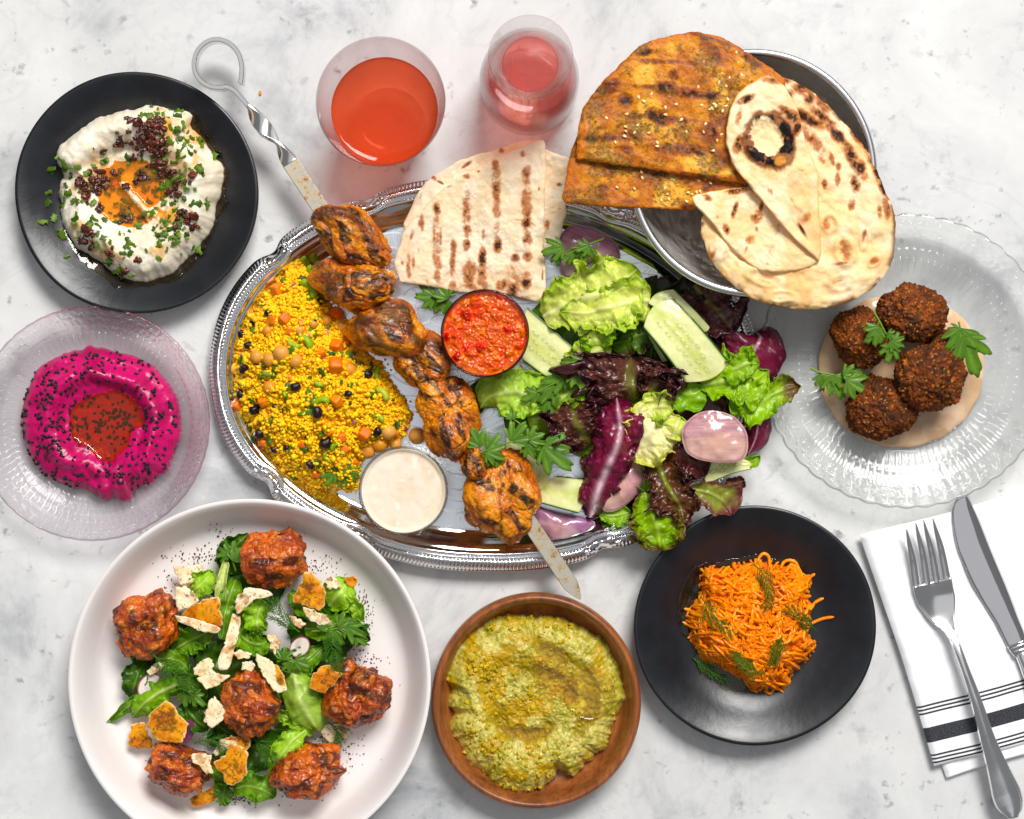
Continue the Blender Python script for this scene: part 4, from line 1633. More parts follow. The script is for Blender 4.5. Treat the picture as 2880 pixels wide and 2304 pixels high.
    def more(nm, ms, n, lo, hi, lift):
        for i in range(n):
            x, y = B3(random.uniform(130, 980), random.uniform(340, 1400))
            if S.t(x, y) > .95: continue
            s = random.uniform(lo, hi) / 1.725 * U
            inst(nm, random.choice(ms), W(x, y, zf(x, y) + lift * s, .018), (random.uniform(-1, 1), random.uniform(-1, 1), random.uniform(0, 6.28)), (s, s * random.uniform(.6, 1), s * random.uniform(.6, 1)), root)
    more("carrot_dice", dice, 26, 9, 20, .3)
    more("celery_slice", cel, 14, 14, 28, .2)
    more("onion_bit", onb, 26, 7, 15, .4)
    more("raisin", rais, 12, 10, 20, .2)
    # grains: thousands of little beads, in clumps
    Vi, Fi = ico(1)
    parts = []
    n = 0
    tries = 8600
    xs = rng.uniform(P and min(p[0] for p in P), max(p[0] for p in P), tries * 2)
    ys = rng.uniform(min(p[1] for p in P), max(p[1] for p in P), tries * 2)
    ts = S.t(xs, ys)
    clump = n2(xs, ys, 13, 77, 2)
    ok = (ts < 1.0) & (clump > -.62)
    xs, ys, ts = xs[ok][:tries], ys[ok][:tries], ts[ok][:tries]
    zs = top(xs, ys, np.clip(ts, 0, .99))
    pc = W(xs, ys, zs, .018)
    for i in range(len(xs)):
        s = rng.uniform(3.2, 5.8) * U
        if rng.uniform() < .06: s *= 1.6
        parts.append((Vi * s * rng.uniform(.75, 1.15, 3) + pc[i] + np.array([0, 0, rng.uniform(-.2, 1.5) * s]), Fi))
    # strays on the tray and rim
    for k in range(70):
        a = rng.uniform(0, 6.28)
        f = rng.uniform(1.0, 1.09)
        r = S.R(a) * f
        s = rng.uniform(2.6, 3.8) * U
        parts.append((Vi * s + W(c0[0] + r * math.cos(a), c0[1] + r * math.sin(a), .0042 + s * .9, .018), Fi))
    V, F = merge(parts)
    n = len(parts)
    cc = np.repeat(mixc(lin((255, 222, 60)), lin((250, 184, 8)), rng.uniform(0, 1, n) ** .7), len(Vi), 0)
    add("couscous_grains", V, F, food("couscous_grain", .5, .35, .1, 1500, 0, sss=.1, sss_col=(1, .6, .1)), heap, cc, kind="stuff")


couscous()


# ================================================================== shredded carrot
def carrot():
    cx, cy, R = CAR
    pl = lambda x, y: bpz(np.hypot(x - cx, y - cy) / R)
    P = MAP(Z5, [(520, 500), (660, 500), (760, 470), (900, 450), (1040, 470), (1160, 500), (1230, 560), (1230, 680), (1270, 760), (1230, 860), (1240, 960), (1270, 1020), (1200, 1130), (1110, 1200), (1080, 1290), (960, 1320), (830, 1300), (720, 1190), (600, 1140), (500, 1070), (450, 960), (420, 860), (450, 740), (510, 650)])
    c0 = Z5(840, 880)
    S = Star(P, c0, 4, 20, 3)

    def top(x, y, t):
        return .0045 + .026 * dome(t, 2.6, .7) + .0025 * n2(x, y, 50, 4, 3) * (1 - sst(.8, 1, t))
    V, F, c = S.build(50, 200, lambda x, y, t: top(x, y, t) - .003, lambda x, y, t: np.full(x.shape, .0040), .016,
                      lambda x, y, t: mixc(lin((250, 140, 8)), lin((226, 106, 4)), sst(-.3, .4, n2(x, y, 16, 3))))
    root = thing("carrot_salad", c0[0], c0[1], .0045, "heap of shredded orange carrot salad with dill on black plate", "salad", zref=.016)
    add("carrot_core", V, F, food("carrot_core", .5, .4, .3, 900, .6, 900, .0008), root, c)
    m = food("carrot_shred", .34, .45, .12, 700, .25, 700, .0004, base=C(255, 160, 16), rnd=C(252, 130, 6), sss=.12, sss_col=(1, .4, .05), coat=.1)
    r = np.random.default_rng(5)
    shreds = []
    # individual curving strands lying over the heap
    rest = []
    for i in range(620):
        for _ in range(20):
            t0, a0 = math.sqrt(r.uniform(0, 1)) * .97, r.uniform(-math.pi, math.pi)
            x0 = c0[0] + t0 * S.R(a0) * math.cos(a0)
            y0 = c0[1] + t0 * S.R(a0) * math.sin(a0)
            if S.t(x0, y0) < .97: break
        L = (r.uniform(30, 85) if i % 4 else r.uniform(80, 130)) if i < 300 else r.uniform(20, 60)
        hd = r.uniform(0, 6.28)
        kap = r.normal(0, .009)
        n = 12
        xs, ys = [x0], [y0]
        for k in range(n - 1):
            hd += kap * L / n + r.normal(0, .07)
            xs.append(xs[-1] + math.cos(hd) * L / n)
            ys.append(ys[-1] + math.sin(hd) * L / n)
        xs, ys = np.array(xs), np.array(ys)
        xs, ys = xs - xs.mean() + x0, ys - ys.mean() + y0
        t = S.t(xs, ys)
        lim = 1.02
        f = np.where(t > lim, lim / t, 1)
        xs, ys = c0[0] + (xs - c0[0]) * f, c0[1] + (ys - c0[1]) * f
        z = top(xs, ys, np.clip(t, 0, 1)) + .0006 * r.normal() + .0010 * np.sin(np.linspace(0, r.uniform(2, 5), n) + r.uniform(0, 6)) + .0006
        z = np.maximum(z, pl(xs, ys) + .0009)
        rad = r.uniform(3.6, 6.8) * U * np.interp(np.arange(n), [0, 2, n - 3, n - 1], [.35, 1, 1, .3])
        rad = rad * (1 + .16 * r.normal(size=n))
        V, F = tube(W(xs, ys, z, .016), rad, 4)
        if i >= 300:
            rest.append((V, F))
            continue
        add("carrot_shred", V, F, m, root, smooth=bool(i % 3))
    V, F = merge(rest)
    add("carrot_shreds", V, F, m, root, kind="stuff", smooth=False)
    # stray curls at the edge of the heap
    for pts in ([(880, 480), (905, 420), (935, 402), (965, 430), (962, 490)], [(1030, 500), (1080, 450), (1140, 460), (1175, 540)], [(1060, 520), (1110, 480), (1160, 500), (1180, 560)],
                [(1200, 600), (1240, 560), (1270, 535)], [(1220, 770), (1290, 720), (1330, 700)], [(1230, 880), (1320, 840), (1396, 824)], [(420, 970), (480, 930), (560, 910), (640, 920)], [(385, 860), (450, 890), (520, 880)],
                [(395, 770), (470, 790), (530, 760)], [(930, 1300), (970, 1340), (1010, 1300), (1060, 1330)], [(1020, 830), (1070, 870), (1105, 925)], [(820, 580), (835, 680), (815, 810)]):
        q = crom(MAP(Z5, pts), 16)
        z = np.maximum(pl(q[:, 0], q[:, 1]) + .0012, top(q[:, 0], q[:, 1], np.clip(S.t(q[:, 0], q[:, 1]), 0, 1)) + .0015)
        V, F = tube(W(q[:, 0], q[:, 1], z, .016), 4.8 * U * np.interp(np.arange(16), [0, 2, 13, 15], [.5, 1, 1, .4]), 6)
        add("carrot_shred", V, F, m, root)
    film("oil_puddle", MAP(Z5, [(500, 470), (620, 445), (760, 420), (880, 395), (1000, 430), (1080, 400), (1120, 430), (1190, 490), (1100, 620), (1000, 900), (1050, 1180), (800, 1310), (690, 1320), (600, 1270), (510, 1190), (440, 1100), (480, 1060), (430, 980), (370, 920), (340, 780), (370, 620), (430, 510)]),
         pl, .0010, oil("clear_dark_oil", (.85, .82, .7), 1.5, 0.0), root, Z5(760, 850), seed=4, jag=5)


carrot()

# ================================================================== breads
def spots_col(base, x, y, spots, seed, dark=(40, 18, 8), mid=(176, 92, 26)):
    """toasted and charred marks: (x, y, rx, ry, rot, strength)"""
    f = np.zeros(x.shape)
    nz = 1 + .45 * n2(x, y, 15, seed) + .25 * n2(x, y, 5, seed + 1)
    for cx, cy, rx, ry, rot, k in spots:
        m = (np.abs(x - cx) < 2.2 * max(rx, ry)) & (np.abs(y - cy) < 2.2 * max(rx, ry))
        if not m.any(): continue
        e = ell(x[m], y[m], (cx, cy), rx, ry, rot)
        f[m] = np.maximum(f[m], k * np.exp(-e ** 2.4) * nz[m])
    c = mixc(base, lin(mid), sst(.15, .55, f) * .85)
    return mixc(c, lin(dark), sst(.55, .95, f) * .95)


M_PITA = food("pita", .62, .2, .06, 600, .3, 420, .0007, sss=.08, sss_col=(1, .8, .5), sat=1.03, val=1.1)
M_ZAATAR = food("zaatar_bread", .5, .3, .12, 900, .6, 900, .0006, coat=.05, coat_rough=.35, sat=1.06, val=1.12)


def bread(name, outline, zf, th, colf, parent=None, c=None, mat=None, nr=70, nt=300, zref=.03, jag=3, jagpx=30, seed=0, bub=.0012, sharp=True, **kw):
    S = Star(outline, c, jag, jagpx, seed, sharp=sharp)
    lum = lambda x, y: bub * n2(x, y, 70, seed + 5, 3) + .0003 * n2(x, y, 14, seed + 6, 2)
    top = lambda x, y, t: zf(x, y) + lum(x, y) + th * .5 * dome(t, 26, .5)
    bot = lambda x, y, t: zf(x, y) + lum(x, y) - th * .5 * dome(t, 26, .5)
    V, F, col = S.build(nr, nt, top, bot, zref, colf, 1.3)
    return add(name, V, F, mat or M_PITA, parent, col, **kw)


def dens(P, n=220):
    return [tuple(p) for p in crom(P, n, True)]


def pita():
    root = thing("pita_wedge", *B4(600, 700), .012, "grilled white pita folded into a wedge on the tray", "bread", zref=.026)
    # height: low edge on the tray floor, top edge over the rim
    yt, yb = B4(0, 80)[1], B4(0, 1140)[1]
    zf = lambda off: (lambda x, y: off + .011 + .015 * np.clip((yb - y) / (yb - yt), 0, 1.2))
    pale = lambda x, y, t, s: mixc(lin((244, 216, 176)), lin((250, 230, 200)), sst(-.5, .6, n2(x, y, 60, s)))

    def c_back(x, y, t):
        return spots_col(pale(x, y, t, 3), x, y, [B4(1150, 365) + (10, 6, 0, .6), B4(1070, 630) + (10, 16, 0, .6), B4(1150, 520) + (6, 4, 0, .4)], 4)
    bread("back_fold", MAP(B4, [(900, 160), (1062, 145), (1130, 160), (1215, 195), (1190, 400), (1200, 540), (1160, 700), (1130, 790), (950, 790)]), zf(-.0025), .0030, c_back, root, B4(1050, 460), zref=.026, seed=3)

    def c_under(x, y, t):
        return spots_col(pale(x, y, t, 6), x, y, [B4(320, 325) + (12, 8, 30, .8), B4(370, 355) + (14, 4, 30, .8), B4(540, 240) + (20, 6, -35, .6), B4(770, 150) + (10, 10, 0, .5), B4(240, 440) + (5, 12, 20, .6), B4(430, 390) + (16, 6, -20, .6)], 6)
    bread("under_fold", dens(MAP(B4, [(130, 640), (160, 540), (210, 440), (300, 325), (420, 250), (560, 190), (720, 140), (880, 92), (990, 75), (1040, 85), (1050, 200), (1000, 700), (600, 900), (200, 760)])), zf(0), .0034, c_under, root, B4(600, 520), zref=.026, seed=5)
    marks = [(345, 530, 26, 42, 0, .75), (330, 700, 12, 60, 0, .6), (370, 720, 12, 60, 0, .65), (355, 870, 30, 60, 0, .55), (540, 480, 26, 60, 0, .65), (545, 600, 24, 50, 0, .6), (540, 765, 24, 32, 0, 1.0), (545, 680, 22, 40, 0, .45),
             (730, 250, 24, 36, 0, .7), (735, 395, 24, 36, 0, .72), (740, 480, 22, 60, 0, .5), (745, 770, 28, 40, 0, 1.0), (745, 680, 18, 60, 0, .45), (910, 175, 16, 22, 0, .7), (930, 300, 26, 32, 0, .85), (935, 420, 26, 70, 0, .65), (940, 560, 26, 60, 0, .7),
             (940, 730, 28, 46, 0, .9), (940, 840, 34, 30, 0, .75), (645, 850, 24, 60, 0, 1.05), (650, 700, 14, 40, 0, .5), (450, 910, 18, 24, 0, 1.0), (450, 800, 16, 60, 0, .6), (860, 845, 30, 26, 0, .8), (845, 1050, 40, 44, 0, 1.05), (770, 1025, 34, 36, 0, .9),
             (935, 1000, 36, 50, 0, .9), (850, 940, 16, 24, 0, .7), (640, 960, 30, 36, 0, .65), (570, 930, 40, 60, 0, .6), (560, 1030, 60, 34, 0, .62), (450, 1030, 30, 34, 0, .6), (540, 320, 26, 20, 0, .6), (240, 610, 14, 40, 20, .6), (180, 700, 12, 40, 15, .5),
             (190, 870, 14, 60, 0, .5), (150, 930, 10, 50, 0, .45), (115, 880, 12, 14, 0, .6), (280, 1000, 12, 20, 0, .5), (640, 1060, 60, 26, 0, .6), (900, 1110, 60, 18, 0, .55), (905, 605, 50, 4, 4, .6), (980, 630, 22, 4, 40, .6), (1015, 405, 8, 12, 0, .6), (225, 800, 9, 20, 0, .4), (1040, 960, 8, 40, 0, .6), (620, 288, 10, 8, 0, .5), (430, 385, 22, 6, -25, .5)]
    bars = []
    for bx, y0, y1, wd, kk in ((345, 480, 980, 26, .42), (540, 420, 700, 24, .5), (735, 220, 560, 26, .46), (935, 270, 780, 28, .52), (740, 600, 760, 20, .36), (450, 760, 1010, 18, .42), (160, 760, 980, 14, .36), (245, 560, 640, 14, .4), (640, 900, 1050, 36, .42), (560, 860, 1060, 40, .4), (850, 880, 1090, 46, .4)):
        bars.append((bx, (y0 + y1) / 2, wd * 1.25, (y1 - y0) * .52, random.uniform(-2, 2), kk * 1.12))
        for _ in range(3):
            bars.append((bx + random.uniform(-5, 5), random.uniform(y0, y1), wd * 1.1, random.uniform(24, 60), random.uniform(-6, 6), kk * random.uniform(1.2, 1.6)))
    bars += [(620, 960, 190, 90, 0, .30), (860, 1000, 130, 110, 0, .32), (360, 960, 120, 70, 0, .27), (560, 1040, 140, 40, 0, .36)]
    marks = marks + bars
    marks = [B4(a, b) + (c / 2.33 * 1.15, d / 2.33 * 1.2, r, k) for a, b, c, d, r, k in marks]

    def c_top(x, y, t):
        return spots_col(pale(x, y, t, 9), x, y, marks, 9)
    bread("top_fold", MAP(B4, [(60, 890), (75, 830), (120, 690), (170, 620), (250, 540), (360, 420), (480, 330), (620, 255), (780, 180), (900, 130), (1010, 80), (1050, 82), (1062, 110), (1058, 300), (1050, 500), (1052, 700), (1050, 830), (1065, 930), (1060, 1060), (1040, 1120), (1000, 1140), (880, 1110), (740, 1070), (600, 1075), (480, 1075), (330, 1040), (220, 1020), (90, 1005)]),
          zf(.0045), .0036, c_top, root, B4(640, 680), nr=120, nt=420, zref=.026, seed=8)


pita()


def sesame(parent, pts, zf, zref, n_extra=0):
    for x, y in pts:
        s = random.uniform(5.0, 6.6) * U
        inst("sesame_seed", SES, W(x, y, zf(x, y) + .0022, zref), (random.uniform(-.3, .3), random.uniform(-.3, .3), random.uniform(0, 6.28)), (s, s, s), parent)


V, F = ico(2)
V = V * np.array([1, .62, .35])
V[:, 1] *= 1 - .4 * V[:, 0]
SES = shape_mesh("sesame_seed", V, F, food("sesame_seed", .4, .4, .1, 900, 0, base=C(246, 228, 180), rnd=C(228, 196, 130)))


def zaatar_breads():
    def colf(sd, marks):
        mk = [B1(a, b) + (c / 2.054 * 1.2, d / 2.054 * 1.2, r, k) for a, b, c, d, r, k in marks]

        def f(x, y, t):
            b = mixc(lin((212, 136, 30)), lin((182, 98, 16)), sst(-.5, .5, n2(x, y, 55, sd, 3)))
            b = mixc(b, lin((242, 184, 84)), sst(.15, .7, n2(x, y, 70, sd + 7, 2) + .5 * np.exp(-ell(x, y, B1(700, 830), 190, 25, 8) ** 2)) * .8)
            b = mixc(b, lin((196, 106, 34)), sst(.86, .98, t) * .8)
            # toasted bars
            b = spots_col(b, x, y, mk, sd + 3, (44, 18, 8), (132, 58, 14))
            # dry herb and spice crust
            h = n2(x, y, 62, sd + 11, 3) + .55 * n2(x, y, 9, sd + 12, 2)
            crust = sst(.08, .5, h) * (.55 + .45 * sst(-.3, .2, n2(x, y, 5, sd + 15, 2)))
            herb = mixc(lin((108, 74, 20)), lin((70, 44, 14)), sst(-.3, .4, n2(x, y, 5, sd + 16, 1)))
            herb = mixc(herb, lin((128, 116, 50)), (n2(x, y, 5, sd + 19, 1) > .45) * .8)
            b = mixc(b, 0, 0) if False else b * (1 - (crust * .82)[..., None]) + herb * (crust * .82)[..., None]
            sp = sst(.35, .8, n2(x, y, 3.6, sd + 18, 2))
            return mixc(b, lin((60, 38, 14)), sp * .5)
        return f
    # lower half disc
    zlow = lambda x, y: .0545 + .00004 * (x - 1900) * 0
    o = MAP(B1, [(140, 640), (100, 730), (75, 830), (58, 960), (48, 1010), (52, 1050), (120, 1056), (200, 1060), (440, 1078), (640, 1088), (800, 1090), (900, 1040), (1100, 960), (1000, 850), (600, 760), (300, 680)])
    low = [(310, 870, 60, 30, 0, .6), (600, 880, 60, 26, 0, .7), (280, 985, 30, 40, 0, .8), (520, 900, 40, 20, 0, .7), (330, 850, 40, 18, 0, .9), (760, 1070, 30, 18, 0, .8), (430, 1040, 60, 20, 0, .5), (150, 1040, 60, 14, 0, .5), (900, 960, 60, 24, 0, .7)]
    root = thing("zaatar_flatbread", *B1(550, 950), .052, "lower za'atar flatbread half peeking out under the upper one", "bread", "za'atar flatbread halves", zref=.056)
    sheet = bread("bread_sheet", o, zlow, .0034, colf(31, low), root, B1(560, 900), M_ZAATAR, 90, 380, .056, 3, 24, 21, .0007)
    sesame(sheet, MAP(B1, [(635, 965), (660, 1030), (615, 1033), (770, 990), (790, 1000), (820, 990), (675, 910), (830, 920), (900, 935), (505, 905), (460, 968), (360, 960), (760, 1040), (650, 1000), (685, 915), (840, 985), (500, 870), (870, 910)]), zlow, .056)
    # small curled corner
    zup = lambda x, y: .0600 + 0 * x
    o = MAP(B1, [(125, 795), (128, 720), (138, 600), (165, 500), (240, 390), (330, 295), (430, 190), (490, 140), (560, 108), (700, 65), (830, 53), (960, 85), (1080, 150), (1170, 218), (1260, 270), (1330, 330), (1360, 500), (1300, 700), (1190, 940), (1090, 935), (850, 905), (660, 878), (500, 850), (300, 822)])
    up = [(640, 388, 210, 17, 4, .66), (640, 560, 250, 18, 6, .66), (760, 738, 240, 20, 6, .7), (380, 672, 200, 16, 3, .62), (820, 425, 170, 17, 4, .68), (680, 235, 240, 14, 4, .58), (930, 600, 110, 18, 6, .66), (530, 178, 40, 18, -15, 1.0), (640, 385, 60, 32, 10, .9), (580, 545, 60, 36, 20, 1.0), (620, 570, 40, 36, 20, .9), (410, 455, 40, 34, 0, .85), (310, 380, 60, 40, -20, .75), (800, 420, 130, 26, 4, .75), (910, 430, 50, 30, 10, .95), (210, 680, 40, 22, 0, .85), (320, 670, 50, 26, 0, .8), (780, 740, 110, 34, 6, .85),
          (840, 755, 40, 22, 6, .95), (640, 730, 60, 30, 0, .75), (900, 650, 60, 60, 0, .7), (950, 590, 60, 60, 0, .6), (450, 650, 60, 26, 0, .6), (880, 150, 40, 80, -20, .6), (930, 190, 30, 60, -20, .7), (550, 230, 80, 16, 5, .65), (350, 360, 30, 30, 0, .8), (690, 310, 30, 30, 0, .7), (960, 800, 60, 60, 0, .7), (560, 860, 300, 14, 7, .7), (820, 890, 200, 12, 6, .7), (420, 740, 30, 26, 0, .7), (900, 100, 200, 14, 18, .6), (1130, 220, 90, 24, 35, .7)]
    root = thing("zaatar_flatbread", *B1(700, 500), .058, "upper za'atar flatbread half with sesame seeds leaning on the bowl", "bread", "za'atar flatbread halves", zref=.062)
    sheet = bread("bread_sheet", o, zup, .0036, colf(57, up), root, B1(700, 520), M_ZAATAR, 110, 400, .062, 3, 24, 33, .0010)
    pts = MAP(B1, [(970, 300), (1010, 325), (950, 355), (990, 372), (1080, 310), (1095, 318), (1070, 365), (1050, 180), (920, 478), (930, 490), (910, 505), (850, 485), (970, 517), (990, 490), (485, 440), (515, 462), (640, 500), (415, 537), (410, 610), (410, 635), (545, 645), (460, 645), (592, 700), (592, 722), (965, 655), (938, 690), (915, 748), (870, 595), (405, 665), (895, 510),
                   (830, 380), (730, 570), (860, 640), (1010, 700), (640, 540), (560, 420), (480, 600), (1000, 450), (1060, 240), (300, 560), (350, 700), (760, 640), (700, 480)])
    sesame(sheet, pts, zup, .062)


zaatar_breads()


def naan():
    pale = lambda x, y, s: mixc(lin((252, 224, 182)), lin((244, 206, 150)), sst(-.4, .6, n2(x, y, 70, s, 3)))
    root = thing("naan", *B1(1500, 1000), .052, "large naan folded over itself with charred bubble, on the bowl", "bread", zref=.060)
    base_o = MAP(B1, [(1200, 320), (1300, 312), (1400, 345), (1500, 410), (1600, 500), (1680, 580), (1740, 650), (1810, 740), (1850, 830), (1890, 910), (1920, 990), (1960, 1060), (1976, 1160), (1980, 1250), (1965, 1370), (1920, 1460), (1850, 1540), (1760, 1600), (1640, 1640), (1500, 1666), (1380, 1660), (1260, 1640), (1150, 1600),
                      (1050, 1540), (970, 1460), (905, 1380), (870, 1290), (845, 1200), (850, 1120), (1000, 1040), (1150, 900), (1180, 600)])
    mk = [(1780, 680, 20, 80, -32, 1.1), (1750, 660, 24, 60, -35, .9), (1640, 660, 30, 130, -38, .85), (1560, 560, 26, 120, -50, .75), (1460, 560, 30, 90, -60, 1.0), (1720, 780, 30, 110, -28, .9), (1770, 850, 30, 60, -20, 1.0), (1880, 900, 24, 60, -25, 1.1), (1900, 960, 24, 50, -25, .95), (1920, 1080, 20, 60, -10, .8), (1880, 1100, 16, 40, 0, .7),
          (1635, 910, 16, 34, 0, .85), (1740, 940, 26, 44, 0, .85), (1560, 940, 14, 26, 0, .7), (1720, 1055, 20, 34, 10, .75), (1650, 1070, 30, 40, 0, .0), (1600, 790, 14, 40, -20, .7), (1640, 840, 16, 30, 0, .6), (1540, 800, 20, 30, -30, .6), (1420, 390, 50, 30, 30, .9), (1360, 420, 24, 30, 30, .8), (1280, 330, 80, 22, 10, 1.0), (1470, 440, 30, 40, -40, .85), (1540, 480, 26, 60, -45, .7),
          (1500, 690, 30, 120, -40, .6), (1840, 820, 20, 80, -30, .7), (1680, 1330, 30, 60, -10, .6), (1670, 1290, 20, 26, -20, .6), (1850, 1385, 34, 22, -40, .55), (1570, 1170, 24, 36, 0, .55), (1650, 1400, 60, 10, -10, .5), (990, 1350, 24, 26, 0, .45), (1200, 1500, 60, 12, 10, .35), (1640, 1500, 50, 8, -20, .35), (1310, 1600, 60, 8, 0, .3), (1790, 1230, 12, 40, 10, .5), (900, 1370, 16, 60, 30, .6), (890, 1340, 16, 40, 0, .5), (1700, 565, 30, 20, -35, .8)]
    mk = [B1(a, b) + (c / 2.054 * 1.2, d / 2.054 * 1.2, r, k) for a, b, c, d, r, k in mk]

    def bub(x, y, L):
        h = 0
        for a, b, r1, r2, rot, hh in L:
            e = ell(x, y, B1(a, b), r1 / 2.054, r2 / 2.054, rot)
            h = h + hh * np.exp(-((e - .85) / .28) ** 2) + hh * .35 * np.exp(-e ** 4)
        return h
    blist = [(1680, 1330, 62, 88, -15, .0016), (1850, 1385, 44, 30, -40, .0010), (1660, 1510, 80, 50, -20, .0010), (1310, 1590, 85, 36, 0, .0010), (1590, 1170, 50, 60, 0, .0010), (1010, 1400, 60, 50, 30, .0010), (1200, 1480, 110, 50, 15, .0012), (1790, 1260, 30, 60, 5, .0010)]

    def zb(x, y):
        # lies on the rim, droops a little past it
        r = np.hypot(x - PAN[0], y - PAN[1]) / PAN[2]
        return .0555 - .010 * np.clip(r - .98, 0, 1) ** 1.1 + bub(x, y, blist)

    def cb(x, y, t):
        b = mixc(pale(x, y, 3), lin((228, 172, 100)), sst(.0, .8, n2(x, y, 80, 77, 2)) * .5)
        b = mixc(b, lin((214, 148, 66)), sst(.955, .998, t) * sst(-.1, .4, n2(x, y, 30, 5)) * .9)
        h = bub(x, y, blist)
        b = mixc(b, lin((226, 176, 104)), sst(.0006, .0014, h) * .35)
        rim = sst(.93, .99, t) * sst(.25, .6, n2(x, y, 42, 15) + .35 * sst(1900, 2300, x))
        b = mixc(b, lin((96, 44, 14)), rim * .8)
        return spots_col(b, x, y, mk, 12, (34, 18, 12), (170, 88, 26))
    bread("base_layer", base_o, zb, .0036, cb, root, B1(1450, 1000), M_PITA, 110, 400, .058, 3, 30, 41, .0024)
    # folded flap with the burst bubble
    fl = MAP(B1, [(1230, 312), (1180, 330), (1110, 370), (1050, 430), (1010, 520), (990, 620), (990, 710), (1020, 810), (1070, 890), (1140, 970), (1220, 1070), (1300, 1170), (1400, 1270), (1480, 1340), (1535, 1385), (1548, 1340), (1540, 1200), (1532, 1050), (1530, 900), (1500, 800), (1460, 720), (1440, 640), (1420, 560), (1400, 480), (1330, 380), (1270, 330)])
    bc = B1(1240, 690)
    mk2 = [(1105, 452, 44, 18, -25, 1.1), (1060, 715, 24, 50, 20, 1.1), (1240, 985, 16, 24, -30, .5), (1260, 345, 60, 20, 10, .8), (1060, 560, 20, 60, 15, .5), (1380, 1050, 40, 12, 60, .5), (1440, 1150, 40, 40, 0, .45), (1430, 1200, 10, 50, -30, .9), (1460, 1130, 26, 30, 20, .55), (1420, 860, 20, 4, 20, .5), (1400, 620, 24, 60, 15, .95), (1380, 560, 50, 40, 40, .9), (1330, 520, 40, 20, 30, .9)]
    mk2 = [B1(a, b) + (c / 2.054 * 1.2, d / 2.054 * 1.2, r, k) for a, b, c, d, r, k in mk2]

    def ringf(x, y):
        e = ell(x, y, bc, 78, 88, -28) + .10 * n2(x, y, 26, 9)
        inner = ell(x, y, B1(1222, 670), 44, 62, -28) + .16 * n2(x, y, 15, 19)
        return e, inner

    def zfp(x, y):
        e, i = ringf(x, y)
        edge = np.clip((x - B1(1330, 0)[0]) / 100, 0, 1)
        return .0662 - .0050 * edge + .0016 * np.exp(-((e - .72) / .22) ** 2) - .0014 * (1 - sst(.75, 1.0, i)) + bub(x, y, [(1420, 1130, 40, 90, -30, .0010)])

    def cf(x, y, t):
        b = mixc(pale(x, y, 23), lin((228, 172, 100)), sst(.1, .8, n2(x, y, 70, 78, 2)) * .45)
        b = spots_col(b, x, y, mk2, 22, (34, 18, 12), (176, 96, 32))
        e, i = ringf(x, y)
        b = mixc(b, lin((132, 66, 24)), (1 - sst(.92, 1.06, e)) * .9)
        ch = (1 - sst(.80, .96, e)) * sst(-.15, .3, n2(x, y, 26, 29) + .25)
        b = mixc(b, lin((24, 15, 14)), ch)
        b = mixc(b, lin((246, 216, 168)), 1 - sst(.86, 1.0, i))
        b = mixc(b, lin((214, 146, 66)), (1 - sst(.6, 1.0, ell(x, y, B1(1300, 810), 22, 16, -20))) * .9)
        return mixc(b, lin((214, 160, 90)), sst(.955, .998, t) * .6)
    bread("folded_flap", fl, zfp, .0038, cf, root, B1(1270, 760), M_PITA, 95, 360, .066, 2, 30, 51, .0018)
    # second, smaller folded naan tucked under the flap
    o = MAP(B1, [(790, 1020), (820, 1000), (900, 985), (1000, 965), (1110, 955), (1180, 1000), (1300, 1140), (1420, 1270), (1535, 1385), (1480, 1415), (1400, 1440), (1300, 1448), (1180, 1440), (1120, 1400), (1040, 1330), (980, 1260), (920, 1180), (845, 1100), (805, 1060)])
    mk3 = [(880, 1020, 28, 16, 30, 1.0), (1050, 980, 60, 18, -8, .95), (1040, 1090, 14, 50, 18, .85), (1170, 1130, 30, 40, 25, .8), (1190, 1080, 12, 60, 15, .7), (990, 1200, 18, 30, -20, .75), (1130, 1260, 26, 30, 35, .6), (1105, 1320, 10, 30, 20, .5), (1170, 1200, 10, 16, 0, .6), (1250, 1330, 24, 50, 20, .35), (1230, 1400, 14, 12, 0, .5), (940, 1130, 10, 12, 0, .4), (1290, 1200, 16, 40, 20, .4)]
    mk3 = [B1(a, b) + (c / 2.054 * 1.2, d / 2.054 * 1.2, r, k) for a, b, c, d, r, k in mk3]
    bread("naan", o, lambda x, y: .0600 + .0012 * np.clip((B1(900, 0)[0] - x) / 50, -1, 1), .0040,
          lambda x, y, t: mixc(spots_col(pale(x, y, 33), x, y, mk3, 32, (50, 24, 12), (182, 100, 30)), lin((226, 182, 112)), sst(.95, 1, t) * .5),
          None, B1(1110, 1180), M_PITA, 80, 320, .061, 2, 26, 61, .0010, label="small folded naan wedge tucked under the large naan flap", cat="bread")


naan()


